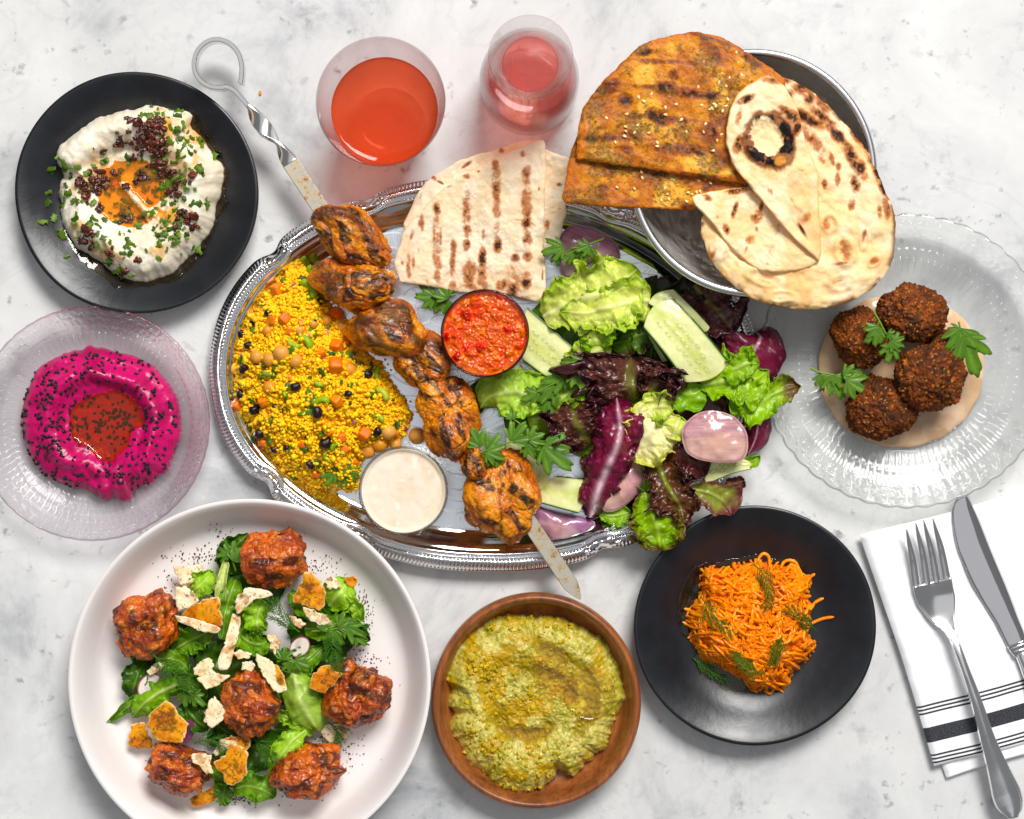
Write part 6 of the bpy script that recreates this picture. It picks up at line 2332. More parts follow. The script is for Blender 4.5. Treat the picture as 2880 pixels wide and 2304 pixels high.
def tray_salad():
    q = lambda L: MAP(B5, L)
    s = 1 / 2.104
    G = "lettuce leaves of the tray salad"
    # low filler leaves, hidden mostly
    leaf("dark green leaf low in the tray salad near the salsa bowl", q([(560, 500, 8), (760, 420, 10), (980, 300, 12), (1180, 200, 12)]), [60, 100, 110, 40], DARKG, group=G)
    leaf("dark red leaf low in the tray salad behind the large onion petal", q([(1180, 700, 10), (1330, 680, 14), (1480, 620, 16), (1600, 560, 14)]), [50, 90, 100, 40], LOLLO, mat=M_RED, group=G, ruf=5, fr=9, jag=.3)
    leaf("green leaf low under the middle of the tray salad", q([(640, 900, 8), (800, 760, 12), (1000, 640, 14), (1200, 560, 12)]), [50, 110, 120, 60], GREEN, group=G)
    leaf("dark red leaf low under the radicchio strip", q([(900, 1250, 8), (960, 1080, 10), (1060, 900, 12), (1160, 760, 12)]), [40, 90, 100, 60], REDOAK, mat=M_RED, group=G)
    leaf("dark green leaf low between the pita and the pale lettuce", q([(500, 60, 8), (640, 180, 10), (760, 260, 12), (860, 340, 10)]), [40, 90, 90, 40], DARKG, group=G)
    leaf("green leaf low beside the salsa side cucumber", q([(640, 560, 8), (760, 480, 10), (880, 420, 12), (980, 420, 10)]), [40, 80, 80, 40], ((150, 180, 80), (80, 128, 26), (60, 106, 20)), group=G)
    leaf("dark red leaf low at the right end of the tray", q([(1400, 420, 8), (1520, 440, 10), (1640, 560, 12), (1700, 720, 10)]), [60, 110, 110, 50], LOLLO, mat=M_RED, group=G, ruf=4, fr=8, jag=.25)
    leaf("dark leaf low below the shiny onion petal", q([(1180, 920, 8), (1320, 940, 10), (1460, 980, 12), (1580, 980, 10)]), [60, 90, 90, 40], REDOAK, mat=M_RED, group=G, ruf=4, fr=7, jag=.25)
    leaf("green leaf low under the parsley beside the chicken", q([(300, 820, 7), (420, 800, 9), (560, 820, 10), (680, 900, 9)]), [40, 70, 80, 50], DARKG, group=G)
    leaf("dark leaf low behind the big seeded cucumber", q([(1020, 60, 10), (1180, 150, 12), (1320, 260, 14), (1420, 420, 12)]), [60, 110, 110, 60], ((120, 140, 60), (60, 84, 22), (50, 34, 26)), group=G)
    # onion petals lying low
    pk = ((196, 142, 158), (168, 104, 132), (216, 168, 164))
    onion("onion petal under the bread bowl edge with parsley on it", MAP(B4, [(1145, 740), (1180, 660), (1260, 618), (1370, 640), (1470, 690), (1545, 770), (1550, 860), (1480, 880), (1400, 860), (1320, 900), (1230, 975), (1170, 960), (1150, 850)]), 13, 6, ((176, 118, 146), (140, 82, 116), (206, 168, 186)), seed=3, ang=20)
    onion("violet onion petal beside the skewer at the bottom of the tray", q([(455, 1270), (560, 1300), (700, 1330), (830, 1370), (800, 1420), (700, 1460), (600, 1480), (540, 1440), (480, 1370)]), 9, 5, ((170, 112, 152), (138, 78, 124), (214, 170, 190)), seed=4, ang=20, c=B5(620, 1390))
    onion("pink onion petal standing beside the radicchio strip", q([(930, 1000), (1010, 985), (1090, 990), (1130, 1050), (1125, 1130), (1080, 1210), (1000, 1280), (930, 1310), (880, 1300), (870, 1240), (880, 1120)]), 16, 6, ((206, 148, 152), (176, 112, 126), (222, 176, 158)), seed=5, ang=70)
    # leaves at the back and right
    leaf("dark frilly red lettuce below the bread bowl at the tray edge", q([(1420, -40, 14), (1500, 60, 18), (1580, 150, 20), (1650, 240, 18)]), [60, 62, 66, 30], LOLLO, mat=M_RED, group=G, ruf=6, fr=13, jag=.4, crk=2.5, veins=.1, fine=.9)
    leaf("deep red radicchio leaf with white veins at the tray's right end", q([(1560, 560, 16), (1660, 470, 22), (1740, 380, 26), (1800, 280, 24), (1780, 240, 20)]), [20, 62, 78, 74, 20], RADIC, mat=M_RED, name="radicchio_leaf", cat="radicchio", ruf=1.6, fr=2.5, jag=.06, cup=-6, crk=1.4, veins=.35, ribw=.06)
    leaf("dark radicchio strip hanging over the tray's right rim beside the glass plate", q([(1720, 590, 24), (1765, 680, 22), (1790, 780, 20), (1775, 880, 18), (1735, 980, 16)]), [12, 26, 36, 34, 6], RADIC, mat=M_RED, name="radicchio_leaf", cat="radicchio", ruf=1.0, fr=2, jag=.05, cup=-5, veins=.15, ribw=.05)
    leaf("pale crinkled lettuce leaf above the salsa bowl and cucumber", q([(520, 150, 18), (640, 90, 24), (800, 30, 28), (960, -40, 30), (1080, -130, 24)]), [30, 62, 84, 86, 40], PALE, group=G, ruf=5, fr=7, jag=.28, crk=2.4, nu=100, nv=47)
    leaf("pale leaf with yellow ribs in front of the bread bowl", q([(1150, 60, 26), (1040, 60, 30), (900, 100, 32), (760, 130, 28), (620, 120, 22)]), [40, 56, 60, 50, 14], PALE, group=G, ruf=4, fr=6, jag=.22, crk=2.0, veins=.6, nu=120, nv=51)
    leaf("narrow dark green leaf between the two cucumber ribbons", q([(760, 200, 14), (900, 190, 18), (1020, 170, 20), (1090, 130, 20)]), [20, 44, 50, 20], DARKG, group=G, ruf=4, fr=8, jag=.35)
    leaf("dark green and red leaf behind the folded cucumber", q([(920, 320, 14), (1020, 280, 18), (1120, 250, 20), (1200, 250, 18)]), [20, 46, 44, 16], ((150, 180, 70), (88, 128, 26), (70, 40, 26)), group=G, ruf=4, fr=6, jag=.3)
    leaf("bright green leaf right of the salsa side cucumber", q([(820, 170, 22), (825, 230, 26), (835, 300, 26), (850, 385, 20)]), [22, 44, 42, 14], GREEN, group=G, ruf=3.5, fr=4, jag=.2, crk=2)
    # cucumbers
    cuke("cucumber ribbon between the salsa bowl and the green lettuce", q([(405, 440), (560, 520), (778, 385), (415, 70)])[:0] or [B5(420, 72), B5(395, 400), B5(545, 515), B5(775, 385)], (16, 14, 16, 20), seed=2, skin=(False, False), seeds=False)
    return


def tray_salad2():
    q = lambda L: MAP(B5, L)
    G = "lettuce leaves of the tray salad"
    leaf("pale green lettuce leaf below the salsa bowl", q([(560, 600, 18), (440, 600, 24), (320, 600, 26), (210, 620, 22), (150, 690, 16)]), [34, 58, 62, 52, 12], ((220, 230, 150), (182, 210, 86), (156, 192, 60)), group=G, ruf=4, fr=4, jag=.12, crk=2.4, cup=-3, nu=120, nv=51)
    leaf("dark edge leaf curling beside the chicken under the pale lettuce", q([(230, 540, 12), (160, 580, 14), (130, 640, 14), (150, 720, 12)]), [14, 26, 26, 10], DARKG, group=G)
    leaf("smooth green leaf right of the parsley, beside the dark red lettuce", q([(430, 760, 16), (520, 740, 20), (600, 700, 20), (660, 640, 16)]), [24, 48, 46, 16], GREEN, group=G, ruf=3, fr=4, cup=-2)
    leaf("bright green leaf under the folded cucumber's lower end", q([(1240, 540, 16), (1320, 590, 20), (1400, 610, 22), (1470, 570, 18)]), [20, 44, 46, 14], ((190, 214, 110), (140, 184, 40), (120, 168, 30)), group=G, ruf=3, fr=3, crk=2)
    leaf("yellow green lettuce tuft between the salsa side cucumber and the dark red leaf", q([(700, 470, 18), (760, 400, 24), (840, 350, 26), (920, 330, 22)]), [24, 46, 46, 20], PALE, group=G, ruf=4, fr=5, jag=.3, crk=2)
    leaf("pale green leaf edge between dark red tufts and parsley", q([(560, 700, 16), (620, 640, 22), (690, 590, 24), (760, 560, 20)]), [20, 40, 42, 18], GREEN, group=G, ruf=4, fr=5, jag=.3, crk=2)
    leaf("bright curly leaf below the cream leaf in the lower middle", q([(1010, 1010, 12), (1060, 1040, 16), (1110, 1100, 16), (1130, 1180, 14)]), [16, 34, 36, 14], GREEN, group=G, ruf=4, fr=5, jag=.3)
    leaf("yellow green frill between the cream leaf and the red tuft", q([(1090, 720, 24), (1150, 690, 30), (1220, 680, 30), (1290, 690, 24)]), [18, 36, 36, 14], PALE, group=G, ruf=4, fr=6, jag=.35, crk=2)
    leaf("bright green frill just right of the big seeded cucumber", q([(1560, 470, 26), (1640, 460, 30), (1720, 430, 30), (1790, 430, 26)]), [14, 34, 36, 10], GREEN, group=G, ruf=4, fr=6, jag=.35)
    # frilly dark red lettuce, in the middle
    for lab, pts, hw in (("frilly dark red lettuce leaf in the middle of the tray salad", [(1060, 640, 20), (1040, 560, 28), (1030, 470, 32), (1040, 390, 28)], [70, 112, 122, 96]),
                         ("frilly dark red lettuce tuft left of the radicchio strip", [(800, 900, 16), (740, 820, 26), (700, 740, 28), (690, 650, 22)], [44, 66, 72, 40]),
                         ("small frilly red tuft at the edge of the middle red lettuce", [(1130, 620, 24), (1190, 540, 30), (1230, 470, 30), (1260, 420, 24)], [40, 50, 44, 20])):
        leaf(lab, q(pts), np.array(hw), ((126, 128, 50), (92, 50, 42), (64, 24, 34)), mat=M_RED, group=G, ruf=8, fr=8, jag=.5, crk=3.2, veins=.1, ribw=.14, nu=110, nv=51, fine=.75)
    leaf("bright green oak leaf lettuce towards the glass plate", q([(1450, 560, 22), (1550, 540, 26), (1650, 510, 28), (1760, 520, 28), (1850, 470, 24)]), [16, 50, 74, 60, 12], ((200, 218, 120), (158, 196, 34), (140, 182, 28)), group=G, ruf=4, fr=6, jag=.4, crk=2, nu=120, nv=51)
    leaf("green lettuce lobe with brown red tip overhanging the glass plate", q([(1620, 640, 22), (1720, 650, 26), (1800, 650, 26), (1880, 610, 24), (1960, 575, 22), (2042, 560, 20)]), [30, 56, 52, 26, 36, 8], ((200, 218, 120), (156, 194, 36), (136, 178, 30)), group=G, ruf=3.5, fr=5, jag=.3, tipmix=(112, 66, 46), nu=120)
    # onion on top
    onion("shiny pickled onion petal with highlight at the right of the salad", q([(1340, 830), (1380, 760), (1450, 715), (1540, 705), (1630, 730), (1700, 790), (1732, 870), (1728, 950), (1690, 1000), (1610, 1012), (1520, 1010), (1430, 990), (1360, 940)]), 33, 3.6, ((206, 152, 150), (150, 96, 122), (216, 170, 152)), seed=7, ang=-4, zref=.032)
    leaf("pale cream lettuce heart leaf right of the radicchio strip", q([(1000, 960, 18), (1080, 900, 26), (1150, 820, 28), (1210, 750, 26), (1300, 740, 20)]), [24, 60, 76, 60, 14], YELL, group=G, ruf=5, fr=5, jag=.25, crk=3, veins=.5, nu=120, nv=51)
    leaf("yellow green lettuce edge between cream leaf and onion", q([(1260, 900, 20), (1290, 840, 26), (1310, 780, 26), (1330, 740, 20)]), [16, 36, 40, 16], PALE, group=G, ruf=4, fr=5, jag=.3)
    leaf("red and white radicchio strip standing in front of the salad", q([(800, 1340, 16), (830, 1220, 24), (870, 1100, 30), (930, 960, 34), (970, 830, 36), (960, 720, 34), (950, 630, 28)]), [16, 40, 46, 50, 54, 56, 44], RADIC, mat=M_RED, name="radicchio_leaf", cat="radicchio", ruf=4, fr=5, jag=.14, cup=-7, crk=2, veins=.15, ribw=.18, nu=100, nv=41)
    leaf("dark red oak leaf lettuce below the shiny onion petal", q([(1260, 1000, 20), (1330, 990, 26), (1410, 1010, 26), (1480, 1090, 20)]), [24, 50, 48, 16], ((90, 60, 40), (84, 30, 28), (56, 16, 24)), mat=M_RED, group=G, ruf=4, fr=4, jag=.2, crk=2)
    leaf("long brown red oak leaf hanging off the tray towards the carrot plate", q([(1190, 980, 18), (1220, 1080, 24), (1270, 1180, 26), (1330, 1280, 26), (1350, 1390, 24)]), [26, 54, 56, 46, 12], ((130, 150, 50), (92, 50, 28), (66, 22, 26)), mat=M_RED, group=G, ruf=5, fr=6, jag=.3, crk=2.5, nu=120, nv=51)
    leaf("curly green lettuce with red margin hanging over the tray rim", q([(1120, 1190, 18), (1150, 1270, 24), (1180, 1360, 27), (1200, 1440, 27), (1210, 1525, 24)]), [20, 50, 62, 66, 40], ((190, 214, 90), (140, 176, 30), (112, 92, 36)), group=G, ruf=6, fr=5, jag=.2, crk=3.5, nu=120, nv=61)
    leaf("small green and red lobed leaf over the carrot plate's rim", q([(1380, 1170, 24), (1460, 1180, 27), (1540, 1210, 27), (1600, 1260, 26), (1630, 1320, 25)]), [10, 28, 34, 44, 12], ((190, 200, 100), (146, 150, 60), (118, 54, 56)), group=G, ruf=2.5, fr=3, jag=.25, tipmix=(120, 60, 62))
    leaf("tiny dark red leaf tip under the small cucumber slice", q([(1610, 1130, 14), (1660, 1140, 16), (1715, 1120, 16)]), [8, 22, 12], LOLLO, mat=M_RED, group=G, ruf=1)
    leaf("tiny green leaf tip right of the small cucumber slice", q([(1720, 1010, 16), (1770, 1000, 18), (1802, 970, 18)]), [10, 14, 3], GREEN, group=G, ruf=1)
    leaf("green leaf edge between the onion petals at the tray rim", q([(860, 1320, 10), (940, 1330, 12), (1040, 1310, 12)]), [10, 26, 14], GREEN, group=G)


def ribbon_cukes():
    Q = lambda *L: [B5(a, b) for a, b in L]
    cuke("cucumber ribbon between the salsa bowl and the green lettuce", Q((415, 75), (775, 390), (545, 515), (390, 400)), (18, 20, 18, 16), seed=3, curl=2)
    cuke("cucumber ribbon tucked under the one beside the salsa bowl", Q((380, 420), (470, 520), (420, 560), (330, 480)), (9, 10, 9, 9), seed=9, curl=1, seeds=False)
    cuke("back layer of cucumber just below the bread bowl", Q((1290, -30), (1530, 215), (1430, 240), (1130, 60)), (28, 26, 26, 28), seed=5, curl=2, seeds=False, zref=.035)
    cuke("big cucumber ribbon with seed rows folding down at the right of the salad", Q((1275, 18), (1645, 440), (1375, 560), (1095, 195)), (33, 31, 31, 33), seed=6, curl=3, zref=.035, bend=(8, 6))
    cuke("narrow cucumber fold standing below the big seeded ribbon", Q((1140, 235), (1350, 545), (1310, 550), (1180, 330)), (22, 22, 20, 20), seed=12, curl=1, seeds=False, zref=.028)
    cuke("small cucumber slice below the shiny onion petal", Q((1500, 1010), (1710, 985), (1775, 1050), (1480, 1150)), (20, 19, 19, 18), seed=7, curl=2, zref=.025, bend=(0, -6))
    cuke("cucumber slice under the parsley near the lowest chicken piece", Q((300, 830), (560, 1060), (545, 1215), (320, 1010)), (13, 14, 13, 12), seed=8, curl=2, zref=.02)
    cuke("curved cucumber ribbon left of the radicchio strip's foot", Q((590, 1090), (780, 1110), (745, 1320), (465, 1245)), (15, 16, 15, 14), seed=10, curl=3, zref=.022, seeds=False)


def tray_parsley():
    q = lambda *L: [B5(a, b) + (z,) for a, b, z in L]
    l = lambda a, b, ang, L, z, r=2: B5(a, b) + (ang, L / 2.104, z, r)
    parsley("parsley sprig lying over the onion under the bread bowl", [[B4(1440, 725) + (27,), B4(1320, 770) + (28,), B4(1230, 790) + (28,)]],
            [B4(1350, 770) + (160, 150 / 2.33, 29, 2), B4(1330, 765) + (100, 180 / 2.33, 28, 0), B4(1180, 780) + (165, 190 / 2.33, 29, 1), B4(1150, 800) + (95, 140 / 2.33, 27, 0), B4(1260, 800) + (120, 140 / 2.33, 27, 0)], zref=.028)
    parsley("parsley sprig between the pita and the salsa bowl", [[B4(470, 1090) + (16,), B4(400, 1110) + (16,), B4(340, 1110) + (15,)]],
            [B4(420, 1120) + (-130, 160 / 2.33, 17, 2), B4(340, 1105) + (180, 200 / 2.33, 15, 1), B4(370, 1130) + (115, 140 / 2.33, 14, 0), B4(420, 1130) + (100, 100 / 2.33, 14, 0)], zref=.016)
    parsley("light parsley leaf beside the dark red lettuce in the middle", [q((690, 470, 30), (720, 490, 31))], [l(715, 480, 70, 160, 33, 2)], zref=.033, light=.35)
    parsley("long dark green parsley across the middle of the salad", [q((780, 390, 28), (700, 470, 29), (590, 540, 29), (440, 620, 27))],
            [l(760, 410, 140, 200, 29, 1), l(660, 500, 165, 190, 29, 1), l(590, 560, 130, 190, 28, 1), l(500, 600, 160, 150, 27, 1), l(540, 640, 100, 150, 26, 0)], zref=.029)
    parsley("parsley sprig lying over the lowest chicken and cucumber", [q((90, 990, 36), (180, 940, 37), (330, 890, 36), (430, 880, 34), (520, 920, 32)), q((440, 840, 32), (380, 780, 32), (330, 750, 31))],
            [l(150, 920, -115, 190, 37, 2), l(190, 940, -50, 170, 37, 2), l(180, 950, 20, 160, 38, 1), l(150, 960, 100, 110, 37, 1), l(330, 890, -50, 190, 36, 2), l(430, 880, -25, 160, 35, 1), l(520, 920, 40, 270, 33, 1), l(520, 910, 10, 210, 33, 1), l(250, 960, 130, 150, 37, -1), l(420, 900, 60, 150, 34, 0), l(340, 760, -100, 90, 32, 1)], zref=.035)
    # couscous parsley
    parsley("parsley leaf lying on the middle of the couscous", [[B3(555, 1000) + (33,), B3(545, 990) + (33.5,)]], [B3(560, 1005) + (-160, 150 / 1.725, 34, 1), B3(545, 1000) + (-110, 70 / 1.725, 34, 1)], zref=.033)
    parsley("parsley sprig at the foot of the couscous beside the tahini bowl", [[B3(770, 1300) + (18,), B3(700, 1310) + (18,), B3(650, 1320) + (18,)]],
            [B3(720, 1310) + (-165, 120 / 1.725, 19, 1), B3(670, 1310) + (-130, 90 / 1.725, 19, 1), B3(650, 1320) + (165, 130 / 1.725, 18, 1), B3(680, 1330) + (110, 100 / 1.725, 17, 0), B3(720, 1320) + (75, 80 / 1.725, 17, 0)], zref=.018)


tray_salad()
for o in [o for o in bpy.data.objects if o.name.startswith("cucumber_ribbon")]:
    bpy.data.objects.remove(o)
tray_salad2()
ribbon_cukes()
tray_parsley()


def falafel_parsley():
    l = lambda a, b, ang, L, z, r=1: Z7(a, b) + (ang, L / 1.9827, z, r)
    p = lambda *L: [Z7(a, b) + (z,) for a, b, z in L]
    parsley("parsley sprig lying across the middle of the falafel", [p((650, 603, 41), (680, 660, 43), (720, 740, 44), (750, 790, 44)), p((680, 660, 43), (665, 710, 42))],
            [l(680, 690, 130, 160, 43), l(672, 700, 100, 130, 43), l(720, 730, 20, 80, 45), l(750, 780, -20, 110, 45), l(750, 790, 105, 140, 44), l(740, 770, 50, 110, 45)], zref=.043)
    parsley("parsley sprig at the left of the falafel over the tahini", [p((300, 922, 22), (345, 945, 23), (420, 960, 24), (480, 980, 26)), p((345, 945, 22), (370, 980, 22))],
            [l(360, 960, 85, 120, 23, 0), l(400, 970, 55, 190, 24), l(470, 960, -5, 150, 27, 2), l(490, 990, 30, 190, 28), l(430, 960, 60, 120, 25)], zref=.024)
    parsley("single parsley leaf at the right edge of the falafel", [p((1125, 665, 36), (1135, 710, 37))], [l(1130, 700, 85, 250, 38, 0), l(1130, 700, 140, 120, 38, 0), l(1150, 740, 70, 300, 38, -2)], zref=.037)


falafel_parsley()


def carrot_dill():
    d = lambda *L: [Z5(a, b) + (z,) for a, b, z in L]
    dill("dill sprig at the top of the carrot heap", d((860, 470, 24), (920, 540, 31), (950, 640, 34), (945, 760, 35)), .033, 12, 36, 1)
    dill("dill sprig at the left of the carrot heap", d((510, 690, 22), (560, 770, 27), (600, 840, 30), (700, 920, 32)), .030, 9, 40, 2)
    dill("dill sprig at the right of the carrot heap", d((1290, 925, 18), (1220, 870, 26), (1150, 810, 30), (1060, 760, 33)), .030, 11, 34, 3)
    dill("dill sprig right of the middle of the carrot heap", d((1040, 940, 34), (1020, 1000, 34), (1000, 1060, 33), (985, 1130, 30)), .033, 9, 34, 4)
    dill("dill sprig towards the bottom of the carrot heap", d((930, 1190, 27), (850, 1170, 29), (780, 1130, 30), (720, 1050, 29)), .029, 11, 34, 5)
    dill("dill sprig lying in the oil beside the carrot", d((450, 1090, 7), (520, 1150, 7), (590, 1200, 7.5), (680, 1240, 8)), .008, 8, 26, 6, droop=0)


carrot_dill()

# ================================================================== fattoush salad on the white plate
def fattoush():
    q = lambda *L: [Z3(a, b) + (z,) for a, b, z in L]
    k = 1 / 1.867
    G = "lettuce leaves of the fattoush"
    DK = ((130, 160, 66), (70, 112, 26), (54, 96, 20))
    MD = ((184, 206, 110), (116, 160, 40), (94, 142, 28))
    BR = ((220, 230, 150), (168, 204, 66), (144, 188, 46))

    def lf(label, pts, hw, pal, **kw):
        kw.setdefault('ruf', 3.5); kw.setdefault('fr', 4); kw.setdefault('jag', .26); kw.setdefault('crk', 2.0); kw.setdefault('veins', .2); kw.setdefault('ribw', .07)
        leaf(label, q(*pts), np.array(hw) * k, pal, group=G, zref=.02, wide=1.25, **kw)
    # dark base layer
    lf("dark leaf low under the left meatball", [(330, 900, 7), (480, 820, 9), (640, 760, 10), (780, 700, 9)], [40, 90, 90, 30], DK)
    lf("dark leaf low under the middle of the fattoush", [(640, 1120, 8), (780, 1000, 10), (940, 900, 12), (1120, 840, 10)], [60, 140, 150, 70], DK)
    lf("dark leaf low at the right of the fattoush", [(1180, 800, 8), (1300, 760, 10), (1440, 740, 10), (1560, 720, 8)], [60, 130, 120, 30], DK)
    lf("dark leaf low below the middle meatball", [(760, 1260, 8), (900, 1330, 10), (1040, 1360, 10), (1160, 1300, 8)], [40, 110, 110, 40], DK)
    lf("dark leaf low at the upper middle of the fattoush", [(820, 700, 8), (900, 600, 10), (1000, 520, 11), (1150, 520, 9)], [40, 120, 120, 50], DK)
    lf("dark leaf low beside the right meatball", [(1180, 900, 8), (1240, 1000, 10), (1330, 1080, 10), (1400, 1180, 8)], [50, 110, 120, 40], DK)
    # top left: dark serrated leaf
    lf("dark serrated leaf behind the top meatball", [(960, 228, 14), (920, 270, 18), (880, 330, 18), (900, 440, 14)], [6, 44, 62, 40], DK, jag=.3, ruf=3)
    lf("small light leaf tip left of the top meatball", [(860, 420, 10), (835, 350, 14), (810, 300, 12)], [30, 36, 10], DK, jag=.3)
    lf("bright green leaf piece beside the pale pita shards", [(660, 545, 14), (710, 500, 20), (750, 460, 20), (780, 430, 16)], [30, 52, 46, 20], BR, crk=2)
    lf("white green romaine rib standing left of the top meatball", [(855, 372, 20), (840, 450, 24), (830, 540, 24), (820, 620, 20)], [14, 20, 24, 20], ((224, 228, 180), (206, 214, 140), (190, 204, 110)), ruf=.8, jag=.04)
    lf("green leaf dusted with sumac right of the romaine rib", [(900, 470, 18), (880, 540, 22), (850, 640, 22), (830, 780, 18)], [26, 42, 46, 26], MD, ruf=3, fr=5)
    lf("green leaf at the left below the orange pita crisp", [(560, 850, 12), (640, 800, 18), (720, 760, 20), (800, 720, 18)], [20, 52, 60, 24], MD, crk=2.2)
    lf("curled green leaf right of the pita strip", [(1020, 760, 18), (1020, 690, 26), (1030, 630, 28), (1060, 580, 24)], [26, 44, 50, 30], BR, ruf=4, crk=3)
    lf("green ruffled leaf in the middle above the meatball", [(930, 760, 18), (980, 790, 24), (1040, 800, 24), (1080, 780, 18)], [30, 52, 46, 12], MD, ruf=4, crk=3)
    lf("bright green leaf square at the upper right of the fattoush", [(1380, 620, 14), (1420, 570, 20), (1460, 520, 20), (1500, 470, 14)], [34, 72, 70, 34], BR, ruf=2, jag=.08, crk=1.6)
    lf("leafy green leaf at the right edge of the fattoush", [(1260, 730, 16), (1360, 720, 20), (1470, 700, 20), (1540, 650, 16)], [30, 52, 56, 14], MD, jag=.3)
    lf("dark green leaf at the right reaching towards the plate rim", [(1440, 690, 14), (1500, 740, 18), (1560, 770, 16), (1605, 790, 12)], [30, 58, 46, 14], DK, jag=.35)
    lf("green leaf under the dill at the right of the fattoush", [(1130, 850, 16), (1200, 900, 20), (1280, 880, 20), (1350, 820, 16)], [36, 62, 56, 22], MD, jag=.25, crk=2)
    lf("large pale romaine leaf left of the right meatball", [(1210, 890, 18), (1220, 990, 26), (1250, 1090, 28), (1300, 1190, 24), (1340, 1270, 18)], [30, 58, 78, 86, 30], ((214, 226, 150), (170, 200, 84), (136, 178, 50)), ruf=2, jag=.06, cup=-5, ribw=.14, veins=.4)
    lf("green romaine leaf between the two lower meatballs", [(1270, 1260, 18), (1200, 1310, 24), (1140, 1390, 24), (1080, 1490, 16)], [20, 54, 52, 14], BR, ruf=3, crk=2)
    lf("green leaf under the romaine at the lower right", [(1100, 1270, 10), (1180, 1260, 16), (1240, 1210, 16)], [26, 50, 26], MD)
    lf("dark leaf at the left edge below the left meatball", [(340, 1100, 10), (370, 1010, 16), (390, 950, 16), (420, 900, 12)], [20, 56, 52, 20], DK, jag=.3)
    lf("long romaine leaf with pale rib pointing to the lower left", [(600, 1020, 20), (500, 1060, 24), (420, 1120, 22), (350, 1200, 16)], [36, 54, 50, 20], ((214, 226, 140), (138, 184, 44), (110, 162, 30)), cup=-3, ribw=.12)
    lf("narrow pointed leaf tip at the far left of the fattoush", [(400, 1090, 12), (330, 1140, 12), (270, 1190, 10), (205, 1235, 8)], [26, 26, 14, 4], MD, ruf=1)
    lf("dark green leaf left of the middle meatball", [(620, 1120, 16), (660, 1170, 20), (710, 1220, 20), (760, 1250, 16)], [24, 52, 50, 18], DK, crk=2)
    lf("green leaf above the middle meatball on the left", [(560, 980, 16), (640, 1000, 20), (700, 1060, 20), (720, 1120, 16)], [24, 46, 50, 24], MD, crk=2)
    lf("dark green leaf below the middle meatball", [(780, 1230, 12), (850, 1270, 16), (930, 1310, 16), (1000, 1330, 12)], [24, 44, 44, 16], DK)
    lf("dark flat leaf at the bottom of the fattoush", [(880, 1580, 12), (960, 1560, 16), (1040, 1570, 16), (1100, 1620, 10)], [16, 56, 66, 24], MD, crk=2.4, ruf=3)
    lf("small green leaf at the very bottom beside the orange crisp", [(800, 1500, 10), (820, 1560, 14), (840, 1620, 12), (825, 1670, 8)], [16, 30, 34, 12], MD, jag=.35)
    lf("frilled green leaf between the left meatball and the radish slice", [(470, 900, 12), (540, 880, 18), (600, 900, 18), (650, 950, 14)], [20, 46, 46, 20], MD, jag=.4)
    lf("bright leaf shred under the long pita strip", [(960, 640, 14), (950, 720, 20), (960, 800, 20), (990, 860, 14)], [20, 36, 40, 20], BR, jag=.4)
    lf("green leaf shred right of the top meatball", [(1180, 540, 12), (1240, 600, 18), (1300, 640, 18), (1380, 650, 12)], [20, 40, 40, 20], MD, jag=.4)
    lf("bright romaine shred above the lower right meatball", [(1100, 1180, 14), (1170, 1190, 20), (1240, 1230, 20), (1300, 1290, 14)], [16, 34, 36, 16], BR, jag=.3)
    lf("green leaf shred left of the tilted pita crisp", [(980, 960, 14), (1040, 980, 18), (1100, 1060, 18), (1150, 1130, 14)], [20, 36, 36, 20], MD, jag=.4)
    lf("leaf shred right of the lower left meatball", [(760, 1400, 10), (800, 1470, 14), (870, 1520, 14), (900, 1570, 10)], [16, 34, 34, 16], MD, jag=.4)
    lf("bright leaf shred at the far right edge of the fattoush", [(1440, 620, 14), (1500, 600, 18), (1540, 620, 18), (1560, 690, 12)], [18, 30, 34, 14], BR, jag=.4)
    P3 = lambda *L: [Z3(a, b) + (z,) for a, b, z in L]
    L3 = lambda a, b, ang, L, z, r=1: Z3(a, b) + (ang, L / 1.867, z, r)
    parsley("parsley sprig at the upper left beside the top meatball", [P3((900, 420, 22), (880, 350, 24), (860, 310, 23))], [L3(880, 340, -120, 120, 24), L3(870, 330, 170, 100, 24), L3(890, 370, -60, 110, 25)], zref=.023)
    parsley("parsley sprig at the right of the fattoush over the dark leaf", [P3((1300, 740, 26), (1400, 730, 28), (1480, 710, 27))], [L3(1440, 720, -30, 130, 28), L3(1480, 710, 30, 150, 28), L3(1420, 730, 60, 130, 27), L3(1520, 760, 40, 110, 25), L3(1350, 735, -60, 90, 28)], zref=.027)
    parsley("parsley leaves in the middle right of the fattoush", [P3((1120, 900, 26), (1180, 880, 28), (1220, 900, 28))], [L3(1150, 890, -80, 110, 28), L3(1210, 890, 20, 120, 28), L3(1190, 900, 100, 100, 27)], zref=.027)
    parsley("parsley leaves left of the middle under the ragged pita", [P3((560, 1060, 26), (620, 1040, 28), (680, 1080, 27))], [L3(620, 1040, -60, 100, 28), L3(670, 1070, 40, 120, 27), L3(640, 1060, 100, 110, 26)], zref=.027)
    parsley("parsley leaves at the bottom of the fattoush", [P3((850, 1540, 16), (840, 1590, 17), (830, 1630, 15))], [L3(840, 1580, 60, 90, 17), L3(835, 1610, 110, 80, 16), L3(840, 1580, 160, 80, 17)], zref=.016)
